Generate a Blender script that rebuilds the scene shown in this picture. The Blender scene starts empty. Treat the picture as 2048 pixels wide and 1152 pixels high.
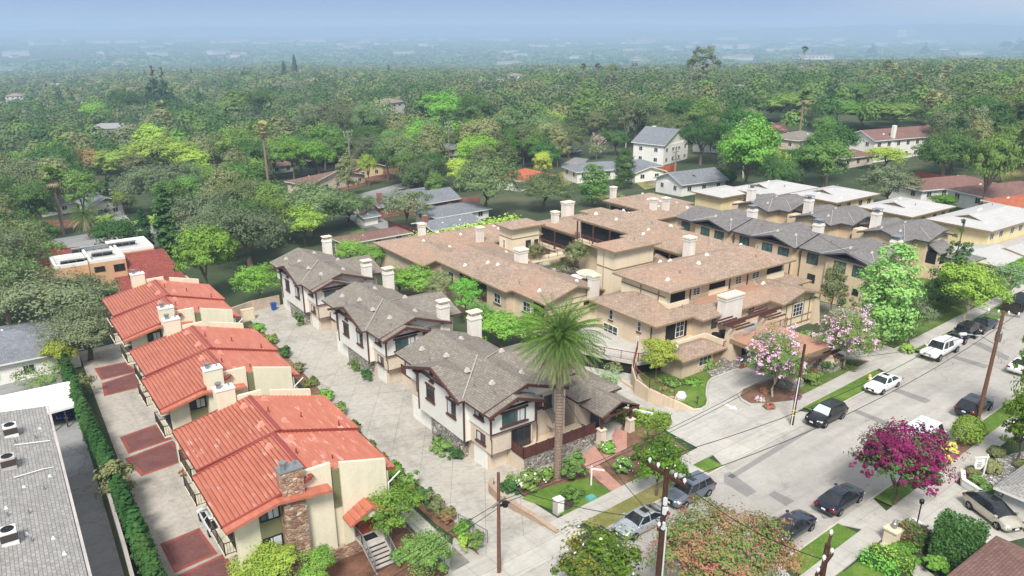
import bpy, bmesh, math, random
import numpy as np
from mathutils import Vector, Matrix, noise as mnoise
S = bpy.context.scene
COL = S.collection
random.seed(7); rng = np.random.default_rng(7)
R = math.radians
# ------------------------------------------------------------------ camera
H = 36.9; FPX = 1560.0; PPY = 655.0; YAW = R(35.3); PITCH = math.atan((PPY-50)/FPX)
cam = bpy.data.cameras.new('camera'); camo = bpy.data.objects.new('camera', cam); COL.objects.link(camo)
camo.location = (0, 0, H)
camo.rotation_euler = (math.pi/2-PITCH, 0, -YAW)
cam.sensor_width = 36; cam.lens = FPX/2048*36; cam.shift_y = (PPY-576)/2048
cam.clip_start = 1; cam.clip_end = 60000
S.camera = camo
# ------------------------------------------------------------------ sky, sun, exposure
SUN_EL, SUN_AZ = R(50), R(220)
w = bpy.data.worlds.new("World"); S.world = w; w.use_nodes = True
wt = w.node_tree; bg = wt.nodes['Background']
sky = wt.nodes.new('ShaderNodeTexSky'); sky.sky_type = 'NISHITA'; sky.sun_disc = False
sky.sun_elevation = SUN_EL; sky.sun_rotation = SUN_AZ; sky.altitude = 300
sky.air_density = 1.0; sky.dust_density = 2.0; sky.ozone_density = 1.5
# thin milky layer low over the horizon: the sky's own colour by elevation
wc = wt.nodes.new('ShaderNodeTexCoord'); wsx = wt.nodes.new('ShaderNodeSeparateXYZ')
wt.links.new(wc.outputs['Generated'], wsx.inputs[0])
wr = wt.nodes.new('ShaderNodeValToRGB'); wt.links.new(wsx.outputs['Z'], wr.inputs[0])
e = wr.color_ramp.elements
e[0].position = 0.0; e[0].color = (2.45, 3.1, 4.3, 1)
e[1].position = 0.6; e[1].color = (4.9, 5.2, 5.6, 1)
for p, c in ((0.010, (2.2, 2.9, 4.4, 1)), (0.036, (1.42, 2.3, 4.5, 1)), (0.12, (3.4, 4.4, 6.2, 1))):
    q = e.new(p); q.color = c
# a bright veil of cloud low in the west
wr2 = wt.nodes.new('ShaderNodeValToRGB'); wt.links.new(wsx.outputs['X'], wr2.inputs[0])
e2 = wr2.color_ramp.elements; e2[0].position = .80; e2[0].color = (0, 0, 0, 1); e2[1].position = .95; e2[1].color = (.75, .75, .75, 1)
wm2 = wt.nodes.new('ShaderNodeMixRGB'); wt.links.new(wr2.outputs[0], wm2.inputs[0]); wt.links.new(wr.outputs[0], wm2.inputs[1]); wm2.inputs[2].default_value = (4.3, 4.5, 4.7, 1)
wm = wt.nodes.new('ShaderNodeMixRGB'); wm.inputs[0].default_value = 0.88
wt.links.new(sky.outputs[0], wm.inputs[1]); wt.links.new(wm2.outputs[0], wm.inputs[2])
wt.links.new(wm.outputs[0], bg.inputs[0]); bg.inputs[1].default_value = 0.1
sun = bpy.data.lights.new('sun', 'SUN'); sun.energy = 2.8; sun.angle = R(15); sun.color = (1, .97, .93)
suno = bpy.data.objects.new('sun', sun); COL.objects.link(suno); suno.location = (0, 0, 200)
sd = Vector((math.sin(SUN_AZ)*math.cos(SUN_EL), math.cos(SUN_AZ)*math.cos(SUN_EL), math.sin(SUN_EL)))
suno.rotation_euler = sd.to_track_quat('Z', 'Y').to_euler()
S.view_settings.view_transform = 'Standard'; S.view_settings.look = 'None'
S.view_settings.exposure = 0.82; S.view_settings.gamma = 1; S.view_settings.use_curve_mapping = False
S.render.engine = 'CYCLES'
S.cycles.volume_bounces = 1; S.cycles.max_bounces = 6; S.cycles.diffuse_bounces = 3
S.cycles.transparent_max_bounces = 6; S.cycles.caustics_reflective = False; S.cycles.caustics_refractive = False

# ------------------------------------------------------------------ survey helpers: sight lines to real ground points
_cy, _sy, _cp, _sp = math.cos(YAW), math.sin(YAW), math.cos(PITCH), math.sin(PITCH)
FW = np.array([_sy*_cp, _cy*_cp, -_sp]); RT = np.array([_cy, -_sy, 0.0]); DN = -np.cross(RT, FW)
CAM = np.array([0, 0, H])
def ray(px, py): return RT*((px-1024)/FPX) + DN*((py-PPY)/FPX) + FW
def gz(x, y):
    sx, sy = x-34.0, y-52.0
    zx = 0.035*sx if -60 < sx < 170 else (-2.1 - 6*(1-math.exp((sx+60)*.035/6)) if sx <= -60 else 5.95 + 5*(1-math.exp(-(sx-170)*.035/5)))
    if sy < -110: zy = 5.5
    elif sy < 150: zy = -0.05*sy
    else: zy = -7.5 - 40*(1-math.exp(-(sy-150)*.05/40))
    r = math.hypot(x, y)
    if r < 450: return zx + zy
    q = math.atan2(x, y); r -= 90*math.sin(7*q)+60*math.sin(19*q+1)+40*math.sin(41*q)
    t = max(0.0, min(1.0, (r-480)/2900)); a = min(1.0, max(0.0, (math.atan2(x, y)-.75)/.4))
    return zx + zy - 64*t*t*(3-2*t)*(1-.4*a*max(0, 1-(r-650)/6000))
def G(px, py, dz=0.0):
    """point of the ground seen along this sight line"""
    r = ray(px, py); a, b = 20.0, 20.0
    while b < 30000:
        P = CAM + r*b
        if P[2] - gz(P[0], P[1]) - dz < 0: break
        a = b; b *= 1.03
    for _ in range(40):
        m = (a+b)/2; P = CAM + r*m
        if P[2] - gz(P[0], P[1]) - dz < 0: b = m
        else: a = m
    P = CAM + r*b
    return (float(P[0]), float(P[1]), float(P[2]))
def AT(px, py, z): r = ray(px, py); P = CAM + r*((z-H)/r[2]); return (float(P[0]), float(P[1]), z)
def AX(px, py, x): r = ray(px, py); P = CAM + r*(x/r[0]); return (x, float(P[1]), float(P[2]))
def AY(px, py, y): r = ray(px, py); P = CAM + r*(y/r[1]); return (float(P[0]), y, float(P[2]))
def depth(P): return float(np.dot(np.array(P)-CAM, FW))
def top_z(P, py):
    """height at which the vertical through P meets image row py"""
    d = math.hypot(P[0], P[1]); c = math.cos(math.atan2(P[0], P[1])-YAW)*d
    t = (py-PPY)/FPX     # (DN.v)/(FW.v)=t with v=(x,y,z-H)
    hx = P[0]*(DN[0]-t*FW[0]) + P[1]*(DN[1]-t*FW[1]); k = DN[2]-t*FW[2]
    return H - hx/k

# ------------------------------------------------------------------ mesh helpers
class MB:
    def __init__(s): s.v = []; s.f = []; s.m = []
    def poly(s, pts, mi=0):
        b = len(s.v); s.v += [tuple(map(float, p)) for p in pts]; s.f.append(tuple(range(b, b+len(pts)))); s.m.append(mi)
    def box(s, x0, x1, y0, y1, z0, z1, mi=0):
        if x0 > x1: x0, x1 = x1, x0
        if y0 > y1: y0, y1 = y1, y0
        s.hexa([(x0,y0,z0),(x1,y0,z0),(x1,y1,z0),(x0,y1,z0)], [(x0,y0,z1),(x1,y0,z1),(x1,y1,z1),(x0,y1,z1)], mi)
    def hexa(s, lo, hi, mi=0):
        b = len(s.v); n = len(lo); s.v += [tuple(map(float, p)) for p in lo] + [tuple(map(float, p)) for p in hi]
        s.f.append(tuple(b+i for i in reversed(range(n)))); s.f.append(tuple(b+n+i for i in range(n))); s.m += [mi, mi]
        for i in range(n):
            j = (i+1) % n; s.f.append((b+i, b+j, b+n+j, b+n+i)); s.m.append(mi)
    def prism(s, xy, z0, z1, mi=0):
        s.hexa([(p[0], p[1], z0) for p in xy], [(p[0], p[1], z1) for p in xy], mi)
    def slab(s, pts, t, mi=0):
        """plate: top polygon pts, thickness t downward"""
        s.hexa([(p[0], p[1], p[2]-t) for p in pts], pts, mi)
    def obox(s, c, u, v, hu, hv, z0, z1, mi=0):
        """box on axes u,v (2d unit vectors) around c"""
        q = [(c[0]+a*hu*u[0]+b*hv*v[0], c[1]+a*hu*u[1]+b*hv*v[1]) for a, b in ((-1,-1),(1,-1),(1,1),(-1,1))]
        s.prism(q, z0, z1, mi)
    def tube(s, pts, r, n=8, mi=0, r1=None, cap=True):
        P = [Vector(p) for p in pts]; b = len(s.v); k = len(P)
        for i, p in enumerate(P):
            d = (P[min(i+1, k-1)]-P[max(i-1, 0)]).normalized()
            a = d.orthogonal().normalized() if abs(d.z) < .999 else Vector((1,0,0))
            if abs(d.z) < .999: a = d.cross(Vector((0,0,1))).normalized()
            c = d.cross(a); rr = r if r1 is None else r+(r1-r)*i/max(1, k-1)
            for j in range(n):
                t = 2*math.pi*j/n; s.v.append(tuple(p+a*(rr*math.cos(t))+c*(rr*math.sin(t))))
        for i in range(k-1):
            for j in range(n):
                j2 = (j+1) % n; s.f.append((b+i*n+j, b+i*n+j2, b+(i+1)*n+j2, b+(i+1)*n+j)); s.m.append(mi)
        if cap:
            s.f.append(tuple(b+j for j in reversed(range(n)))); s.f.append(tuple(b+(k-1)*n+j for j in range(n))); s.m += [mi, mi]
    def cyl(s, x, y, z0, z1, r, n=12, mi=0, r1=None): s.tube([(x,y,z0),(x,y,z1)], r, n, mi, r1)
    def lathe(s, c, prof, n=16, mi=0):
        b = len(s.v)
        for (r, z) in prof:
            for j in range(n):
                t = 2*math.pi*j/n; s.v.append((c[0]+r*math.cos(t), c[1]+r*math.sin(t), c[2]+z))
        for i in range(len(prof)-1):
            for j in range(n):
                j2 = (j+1) % n; s.f.append((b+i*n+j, b+i*n+j2, b+(i+1)*n+j2, b+(i+1)*n+j)); s.m.append(mi)
    def build(s, name, mats, parent=None, smooth=False, org=None):
        if not isinstance(mats, (list, tuple)): mats = [mats]
        me = bpy.data.meshes.new(name)
        o = org if org is not None else (tuple(parent['_w']) if parent is not None else None)
        vv = s.v if o is None else [(a-o[0], b-o[1], c-o[2]) for a, b, c in s.v]
        me.from_pydata(vv, [], s.f); 
        for m in mats: me.materials.append(m)
        if len(mats) > 1: me.polygons.foreach_set('material_index', s.m)
        if smooth: me.polygons.foreach_set('use_smooth', [True]*len(me.polygons))
        me.update()
        ob = bpy.data.objects.new(name, me); COL.objects.link(ob)
        if parent is not None:
            ob.parent = parent; ob['_w'] = list(o)
            if '_p' in parent: pass
            po = parent['_w']; ob.location = (o[0]-po[0], o[1]-po[1], o[2]-po[2])
        elif o is not None:
            ob.location = o; ob['_w'] = list(o)
        else: ob['_w'] = [0, 0, 0]
        return ob
def tag(o, label=None, cat=None, group=None, kind=None):
    if label: o['label'] = label
    if cat: o['category'] = cat
    if group: o['group'] = group
    if kind: o['kind'] = kind
    return o
def thing(name, loc, label, cat, group=None, rz=0):
    o = bpy.data.objects.new(name, None); COL.objects.link(o); o.empty_display_size = .5
    o.location = loc; o.rotation_euler = (0, 0, rz); o['_w'] = list(map(float, loc))
    return tag(o, label, cat, group)
KIDS = {}
def kids(o):
    return KIDS.get(o.name) or [c for c in COL.objects if c.parent == o]
def dup(o, loc=None, rz=None, parent=None, label=None, group=None, tree=None, scale=None):
    """copy of a thing with copies of its parts and sub-parts; tree = nested (obj, [subtrees])"""
    t = tree or treeof(o)
    c = o.copy(); COL.objects.link(c)
    if parent is not None: c.parent = parent
    if loc is not None: c.location = loc
    if rz is not None: c.rotation_euler = (0, 0, rz)
    if scale is not None: c.scale = scale
    if label: c['label'] = label
    if group: c['group'] = group
    for s_ in t[1]: dup(s_[0], parent=c, tree=s_)
    return c
def treeof(o): return (o, [treeof(k) for k in [c for c in COL.objects if c.parent == o]])

# ------------------------------------------------------------------ materials
def lin(c):
    return tuple((v/255/12.92 if v/255 <= .04045 else ((v/255+.055)/1.055)**2.4) for v in c)
def nd(nt, t, props=None, ins=None):
    n = nt.nodes.new(t)
    for k, v in (props or {}).items(): setattr(n, k, v)
    for k, v in (ins or {}).items():
        s_ = n.inputs[k]
        if isinstance(v, bpy.types.NodeSocket): nt.links.new(v, s_)
        elif isinstance(v, bpy.types.Node): nt.links.new(v.outputs[0], s_)
        else: s_.default_value = v
    return n
def c4(c): return (c[0], c[1], c[2], 1)
def mk(name, rough=.8, spec=.3):
    m = bpy.data.materials.new(name); m.use_nodes = True; nt = m.node_tree; b = nt.nodes['Principled BSDF']
    b.inputs['Roughness'].default_value = rough; b.inputs['Specular IOR Level'].default_value = spec
    return m, nt, b
def mix(nt, fac, a, b, mode='MIX'):
    n = nd(nt, 'ShaderNodeMixRGB', {'blend_type': mode})
    for i, v in ((0, fac), (1, a), (2, b)):
        if isinstance(v, bpy.types.NodeSocket): nt.links.new(v, n.inputs[i])
        elif i == 0: n.inputs[0].default_value = v
        else: n.inputs[i].default_value = c4(v)
    return n.outputs[0]
def pos(nt): return nd(nt, 'ShaderNodeNewGeometry').outputs['Position']
def noise(nt, scale, detail=4, vec=None, rough=.55, dist=0):
    return nd(nt, 'ShaderNodeTexNoise', None, {'Vector': vec or pos(nt), 'Scale': scale, 'Detail': detail, 'Roughness': rough, 'Distortion': dist}).outputs['Fac']
def ramp(nt, fac, stops):
    n = nd(nt, 'ShaderNodeValToRGB', None, {0: fac}); e = n.color_ramp.elements
    while len(e) < len(stops): e.new(.5)
    for i, (p, c) in enumerate(stops):
        e[i].position = p; e[i].color = c4(c) if isinstance(c, tuple) else (c, c, c, 1)
    return n.outputs[0]
def slopeuv(nt):
    g = nd(nt, 'ShaderNodeNewGeometry')
    t = nd(nt, 'ShaderNodeVectorMath', {'operation': 'NORMALIZE'}, {0: nd(nt, 'ShaderNodeVectorMath', {'operation': 'CROSS_PRODUCT'}, {0: g.outputs['True Normal'], 1: (0, 0, 1)}).outputs[0]}).outputs[0]
    bt = nd(nt, 'ShaderNodeVectorMath', {'operation': 'CROSS_PRODUCT'}, {0: g.outputs['True Normal'], 1: t}).outputs[0]
    u = nd(nt, 'ShaderNodeVectorMath', {'operation': 'DOT_PRODUCT'}, {0: g.outputs['Position'], 1: t}).outputs['Value']
    v = nd(nt, 'ShaderNodeVectorMath', {'operation': 'DOT_PRODUCT'}, {0: g.outputs['Position'], 1: bt}).outputs['Value']
    return nd(nt, 'ShaderNodeCombineXYZ', None, {0: u, 1: v}).outputs[0]
def plain(name, c, rough=.6, spec=.4, metal=0, var=.08, scale=3.0):
    m, nt, b = mk(name, rough, spec); c = lin(c)
    n = noise(nt, scale); f = ramp(nt, n, [(.3, 1-var), (.7, 1+var)])
    nt.links.new(mix(nt, 1.0, c, f, 'MULTIPLY') if False else nd(nt, 'ShaderNodeVectorMath', {'operation': 'MULTIPLY'}, {0: c, 1: f}).outputs[0], b.inputs['Base Color'])
    b.inputs['Metallic'].default_value = metal
    return m
def stucco(name, c, stain=.18):
    m, nt, b = mk(name, .9, .2); c = lin(c)
    n1 = noise(nt, .35, 5); n2 = noise(nt, 6, 3)
    st = nd(nt, 'ShaderNodeMapping', None, {'Vector': pos(nt), 'Scale': (.9, .9, .14)}).outputs[0]
    n3 = noise(nt, 1.0, 6, st, .7)
    f = ramp(nt, n1, [(.3, 1-stain*.6), (.65, 1.03)]); g = ramp(nt, n3, [(.3, 1-stain*1.1), (.55, 1.0)]); h = ramp(nt, n2, [(.3, .95), (.7, 1.04)])
    o = nd(nt, 'ShaderNodeVectorMath', {'operation': 'MULTIPLY'}, {0: c, 1: f}).outputs[0]
    o = nd(nt, 'ShaderNodeVectorMath', {'operation': 'MULTIPLY'}, {0: o, 1: g}).outputs[0]
    o = nd(nt, 'ShaderNodeVectorMath', {'operation': 'MULTIPLY'}, {0: o, 1: h}).outputs[0]
    nt.links.new(o, b.inputs['Base Color'])
    nt.links.new(nd(nt, 'ShaderNodeBump', None, {'Strength': .25, 'Distance': .02, 'Height': noise(nt, 40, 2)}).outputs[0], b.inputs['Normal'])
    return m
def siding(name, c, row=.18):
    m, nt, b = mk(name, .7, .3); c = lin(c)
    z = nd(nt, 'ShaderNodeSeparateXYZ', None, {0: pos(nt)}).outputs[2]
    fr = nd(nt, 'ShaderNodeMath', {'operation': 'FRACT'}, {0: nd(nt, 'ShaderNodeMath', {'operation': 'MULTIPLY'}, {0: z, 1: 1/row}).outputs[0]}).outputs[0]
    n1 = ramp(nt, noise(nt, .6, 4), [(.3, .93), (.7, 1.03)])
    nt.links.new(nd(nt, 'ShaderNodeVectorMath', {'operation': 'MULTIPLY'}, {0: c, 1: n1}).outputs[0], b.inputs['Base Color'])
    nt.links.new(nd(nt, 'ShaderNodeBump', None, {'Strength': .8, 'Distance': .03, 'Height': fr}).outputs[0], b.inputs['Normal'])
    return m
def shingle(name, c1, c2, mort, tint=None, bw=.45, rh=.2, blotch=.3, bump=.5):
    m, nt, b = mk(name, .9, .15); uv = slopeuv(nt)
    br = nd(nt, 'ShaderNodeTexBrick', {'offset': .5}, {'Vector': uv, 'Color1': c4(lin(c1)), 'Color2': c4(lin(c2)), 'Mortar': c4(lin(mort)), 'Scale': 1.0, 'Mortar Size': .018, 'Mortar Smooth': .3, 'Bias': 0, 'Brick Width': bw, 'Row Height': rh})
    n1 = noise(nt, .22, 5); n2 = noise(nt, 3.2, 4)
    o = nd(nt, 'ShaderNodeVectorMath', {'operation': 'MULTIPLY'}, {0: br.outputs[0], 1: ramp(nt, n2, [(.25, 1-blotch), (.75, 1+blotch)])}).outputs[0]
    o = nd(nt, 'ShaderNodeVectorMath', {'operation': 'MULTIPLY'}, {0: o, 1: ramp(nt, n1, [(.3, 1-blotch*.45), (.7, 1+blotch*.4)])}).outputs[0]
    if tint: o = mix(nt, ramp(nt, noise(nt, .12, 3), [(.5, 0.0), (.75, .55)]), o, lin(tint))
    nt.links.new(o, b.inputs['Base Color'])
    nt.links.new(nd(nt, 'ShaderNodeBump', None, {'Strength': bump, 'Distance': .03, 'Height': br.outputs['Fac']}).outputs[0], b.inputs['Normal'])
    return m
def stone(name, cols, scale=2.6, mort=(120,112,102), stretch=(1, 1, 1.6)):
    m, nt, b = mk(name, .9, .2)
    v = nd(nt, 'ShaderNodeMapping', None, {'Vector': pos(nt), 'Scale': stretch}).outputs[0]
    vo = nd(nt, 'ShaderNodeTexVoronoi', None, {'Vector': v, 'Scale': scale})
    ed = nd(nt, 'ShaderNodeTexVoronoi', {'feature': 'DISTANCE_TO_EDGE'}, {'Vector': v, 'Scale': scale}).outputs['Distance']
    rnd = nd(nt, 'ShaderNodeSeparateColor', None, {0: vo.outputs['Color']}).outputs[0]
    cr = ramp(nt, rnd, [(i/max(1, len(cols)-1), lin(c)) for i, c in enumerate(cols)])
    cr = nd(nt, 'ShaderNodeVectorMath', {'operation': 'MULTIPLY'}, {0: cr, 1: ramp(nt, noise(nt, 14, 3), [(.3, .85), (.7, 1.15)])}).outputs[0]
    nt.links.new(mix(nt, ramp(nt, ed, [(.02, 0.0), (.06, 1.0)]), lin(mort), cr), b.inputs['Base Color'])
    nt.links.new(nd(nt, 'ShaderNodeBump', None, {'Strength': .9, 'Distance': .06, 'Height': ramp(nt, ed, [(0, 0.0), (.15, 1.0)])}).outputs[0], b.inputs['Normal'])
    return m
def brick(name, c1, c2, mort, bw=.22, rh=.08, flat=False, scale=1.0):
    m, nt, b = mk(name, .85, .25)
    br = nd(nt, 'ShaderNodeTexBrick', None, {'Vector': pos(nt) if flat else slopeuv(nt), 'Color1': c4(lin(c1)), 'Color2': c4(lin(c2)), 'Mortar': c4(lin(mort)), 'Scale': scale, 'Mortar Size': .012, 'Brick Width': bw, 'Row Height': rh})
    nt.links.new(nd(nt, 'ShaderNodeVectorMath', {'operation': 'MULTIPLY'}, {0: br.outputs[0], 1: ramp(nt, noise(nt, .5, 5), [(.3, .8), (.7, 1.15)])}).outputs[0], b.inputs['Base Color'])
    nt.links.new(nd(nt, 'ShaderNodeBump', None, {'Strength': .4, 'Distance': .01, 'Height': br.outputs['Fac']}).outputs[0], b.inputs['Normal'])
    return m
def concrete(name, c, ang=0.0, jx=3.0, jy=3.0, dark=.5, stain=.25, joint=.02):
    m, nt, b = mk(name, .9, .2); c = lin(c)
    v = nd(nt, 'ShaderNodeMapping', None, {'Vector': pos(nt), 'Rotation': (0, 0, ang)}).outputs[0]
    br = nd(nt, 'ShaderNodeTexBrick', {'offset': 0}, {'Vector': v, 'Color1': (1, 1, 1, 1), 'Color2': (.93, .93, .93, 1), 'Mortar': c4((dark,)*3), 'Scale': 1.0, 'Mortar Size': joint, 'Mortar Smooth': .2, 'Brick Width': jx, 'Row Height': jy}).outputs[0]
    st = nd(nt, 'ShaderNodeMapping', None, {'Vector': pos(nt), 'Scale': (1.0, .35, 1)}).outputs[0]
    n1 = ramp(nt, noise(nt, .3, 7, st, .62, .6), [(.3, 1-stain), (.5, .97), (.72, 1.07)])
    n2 = ramp(nt, noise(nt, 2.3, 6, None, .65), [(.28, 1-stain*.7), (.55, 1.02)])
    n3 = ramp(nt, noise(nt, 25, 2), [(.2, .94), (.8, 1.05)])
    o = nd(nt, 'ShaderNodeVectorMath', {'operation': 'MULTIPLY'}, {0: c, 1: br}).outputs[0]
    n4 = ramp(nt, noise(nt, .9, 3, nd(nt, 'ShaderNodeMapping', None, {'Vector': pos(nt), 'Location': (7, 3, 0)}).outputs[0]), [(.66, 1.0), (.74, .78)])
    n5 = ramp(nt, noise(nt, .55, 8, nd(nt, 'ShaderNodeMapping', None, {'Vector': pos(nt), 'Scale': (.25, 1.3, 1), 'Rotation': (0, 0, .6)}).outputs[0], .7, 1.2), [(.34, .84), (.5, 1.0)])
    for n in (n1, n2, n3, n4, n5): o = nd(nt, 'ShaderNodeVectorMath', {'operation': 'MULTIPLY'}, {0: o, 1: n}).outputs[0]
    nt.links.new(o, b.inputs['Base Color'])
    return m
def asphalt(name, c, crack=.6, stain=.2):
    m, nt, b = mk(name, .92, .2); c = lin(c)
    n1 = ramp(nt, noise(nt, .12, 6, None, .6), [(.3, 1-stain), (.7, 1+stain*.6)])
    n2 = ramp(nt, noise(nt, 1.6, 5, None, .6), [(.3, 1-stain*.5), (.7, 1+stain*.35)])
    n3 = ramp(nt, noise(nt, 18, 3), [(.2, .9), (.8, 1.1)])
    wv = nd(nt, 'ShaderNodeVectorMath', {'operation': 'ADD'}, {0: pos(nt), 1: nd(nt, 'ShaderNodeVectorMath', {'operation': 'SCALE'}, {0: nd(nt, 'ShaderNodeTexNoise', None, {'Vector': pos(nt), 'Scale': .5, 'Detail': 4}).outputs['Color'], 'Scale': 2.4}).outputs[0]}).outputs[0]
    ed = nd(nt, 'ShaderNodeTexVoronoi', {'feature': 'DISTANCE_TO_EDGE'}, {'Vector': wv, 'Scale': .16}).outputs['Distance']
    msk = ramp(nt, noise(nt, .1, 3), [(.45, 0.0), (.6, 1.0)])
    ck = ramp(nt, ed, [(.002, 1-crack), (.007, 1.0)])
    o = nd(nt, 'ShaderNodeVectorMath', {'operation': 'MULTIPLY'}, {0: c, 1: n1}).outputs[0]
    sp = ramp(nt, noise(nt, .75, 4, nd(nt, 'ShaderNodeMapping', None, {'Vector': pos(nt), 'Location': (3, 9, 0), 'Scale': (.6, 1.6, 1)}).outputs[0]), [(.64, 1.0), (.72, .8)])
    tk = ramp(nt, noise(nt, .5, 6, nd(nt, 'ShaderNodeMapping', None, {'Vector': pos(nt), 'Scale': (.06, 1.5, 1)}).outputs[0]), [(.35, .9), (.55, 1.02)])
    for n in (n2, n3, sp, tk): o = nd(nt, 'ShaderNodeVectorMath', {'operation': 'MULTIPLY'}, {0: o, 1: n}).outputs[0]
    o2 = nd(nt, 'ShaderNodeVectorMath', {'operation': 'MULTIPLY'}, {0: o, 1: ck}).outputs[0]
    nt.links.new(mix(nt, msk, o, o2), b.inputs['Base Color'])
    return m
def grassmat(name, c1, c2, c3, s1=.5):
    m, nt, b = mk(name, .95, .1)
    o = ramp(nt, noise(nt, s1, 6, None, .65), [(.3, lin(c1)), (.52, lin(c2)), (.72, lin(c3))])
    o = nd(nt, 'ShaderNodeVectorMath', {'operation': 'MULTIPLY'}, {0: o, 1: ramp(nt, noise(nt, 9, 4, None, .7), [(.25, .62), (.75, 1.3)])}).outputs[0]
    nt.links.new(o, b.inputs['Base Color'])
    nt.links.new(nd(nt, 'ShaderNodeBump', None, {'Strength': .6, 'Distance': .08, 'Height': noise(nt, 22, 3)}).outputs[0], b.inputs['Normal'])
    return m
def foliage(name, cols, trans=.25, hue=.02, val=.25):
    """leaves differ one from another (random per leaf), trees from tree to tree"""
    m, nt, b = mk(name, .6, .25); out = nt.nodes['Material Output']
    g = nd(nt, 'ShaderNodeNewGeometry'); oi = nd(nt, 'ShaderNodeObjectInfo')
    cl = nd(nt, 'ShaderNodeMath', {'operation': 'MULTIPLY_ADD'}, {0: g.outputs['Random Per Island'], 1: .3, 2: nd(nt, 'ShaderNodeMapRange', None, {0: noise(nt, .3, 2), 1: .3, 2: .7, 3: 0.0, 4: .7}).outputs[0]}).outputs[0]
    c = ramp(nt, cl, [(i/max(1, len(cols)-1), lin(cc)) for i, cc in enumerate(cols)])
    hv = nd(nt, 'ShaderNodeMapRange', None, {0: oi.outputs['Random'], 3: .5-hue, 4: .5+hue}).outputs[0]
    rr = nd(nt, 'ShaderNodeMath', {'operation': 'FRACT'}, {0: nd(nt, 'ShaderNodeMath', {'operation': 'MULTIPLY'}, {0: oi.outputs['Random'], 1: 7.31}).outputs[0]}).outputs[0]
    vv = nd(nt, 'ShaderNodeMapRange', None, {0: rr, 3: 1-val, 4: 1+val}).outputs[0]
    c = nd(nt, 'ShaderNodeHueSaturation', None, {'Hue': hv, 'Saturation': 1.0, 'Value': vv, 'Color': c}).outputs[0]
    d = nd(nt, 'ShaderNodeBsdfDiffuse', None, {'Color': c}); t = nd(nt, 'ShaderNodeBsdfTranslucent', None, {'Color': c})
    nt.nodes.remove(b)
    nt.links.new(nd(nt, 'ShaderNodeMixShader', None, {0: trans, 1: d.outputs[0], 2: t.outputs[0]}).outputs[0], out.inputs[0])
    return m
def glassmat(name, c, rough=.08):
    m, nt, b = mk(name, rough, .6)
    nt.links.new(ramp(nt, noise(nt, .9, 3), [(.35, lin(c)), (.65, tuple(v*1.5+.01 for v in lin(c)))]), b.inputs['Base Color'])
    return m
def paint(name, c, metal=.0, rough=.25):
    m, nt, b = mk(name, rough, .5); b.inputs['Base Color'].default_value = c4(lin(c)); b.inputs['Metallic'].default_value = metal
    b.inputs['Coat Weight'].default_value = .6; b.inputs['Coat Roughness'].default_value = .08
    nt.links.new(ramp(nt, noise(nt, 2.0, 3), [(.3, tuple(v*.94 for v in lin(c))), (.7, tuple(min(1, v*1.05) for v in lin(c)))]), b.inputs['Base Color'])
    return m
M = {}
M['white_trim'] = plain('white_trim', (226,224,216), .6)
M['glass'] = glassmat('window_glass', (38,44,48))
M['glass_teal'] = glassmat('window_glass_teal', (58,84,82))
M['curtain'] = plain('pale_curtain', (196,198,198), .8)
M['dark'] = plain('dark_shade_and_fittings', (26,25,24), .9)  # shade of openings and recesses painted as a dark tone; also doors, mats
M['metal'] = plain('galvanised_metal', (150,152,152), .4, .5, .6)
M['brownwood'] = plain('dark_brown_wood', (84,52,44), .75)
M['black'] = plain('black_plastic', (20,20,21), .5)
HAZE_COL = (.50, .66, .86, 1); HAZE_D = 1/3500
# ================================================================== GROUND, STREET, LAWNS, PAVING
M['street'] = asphalt('worn_grey_asphalt', (172,166,157), .6, .18)
M['asphalt'] = asphalt('dark_grey_asphalt', (146,145,142), .55, .22)
M['patch'] = asphalt('asphalt_patch', (138,134,130), .2, .12)
M['walk'] = concrete('sidewalk_concrete', (184,178,168), R(-1.6), 1.8, 40, .62, .14, .022)
M['apron'] = concrete('apron_concrete', (188,183,172), R(-1.6), 3.0, 3.0, .62, .14, .02)
M['drive'] = concrete('scored_drive_concrete', (182,176,164), R(33), 2.9, 2.9, .6, .3, .025)
M['drive2'] = concrete('pale_drive_concrete', (188,183,173), R(-1.6), 4.2, 4.2, .7, .2, .02)
M['court'] = concrete('old_court_concrete', (180,172,160), 0, 5.0, 6.0, .75, .3, .025)
M['kerb'] = concrete('kerb_concrete', (192,186,176), 0, 3, 3, .8, .2, .01)
M['gutter'] = concrete('gutter_concrete', (176,170,160), R(-1.6), 3, 9, .7, .22, .02)
M['lawn'] = grassmat('lawn_green', (72,92,44), (94,114,54), (122,132,72))
M['lawn_dry'] = grassmat('lawn_patchy', (104,112,54), (142,134,84), (166,148,104), .35)
M['turf'] = grassmat('turf_bright', (78,104,42), (98,126,52), (122,142,66))
M['soil'] = grassmat('garden_soil', (98,74,58), (126,98,78), (146,118,96), .8)
M['mulch'] = grassmat('brown_mulch', (92,66,52), (120,88,72), (138,104,86), .7)
M['earth'] = grassmat('valley_floor', (54,66,46), (72,84,58), (104,102,80), .03)
M['paver'] = brick('dark_red_pavers', (134,86,80), (112,74,72), (92,66,62), .22, .11, True)
M['paver_edge'] = brick('red_paver_border', (168,88,74), (150,80,70), (110,70,62), .22, .11, True)
M['brickpath'] = brick('pink_brick_path', (196,146,128), (182,132,118), (160,128,116), .24, .12, True)
M['pebble'] = stone('grey_pebbles', [(206,200,192),(150,144,138),(120,116,112),(226,222,214)], 4.5, (96,92,86))
M['mat_red'] = plain('red_entry_mat', (150,44,52), .9)
M['roadpaint'] = plain('worn_white_road_paint', (214,212,206), .8)

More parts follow.
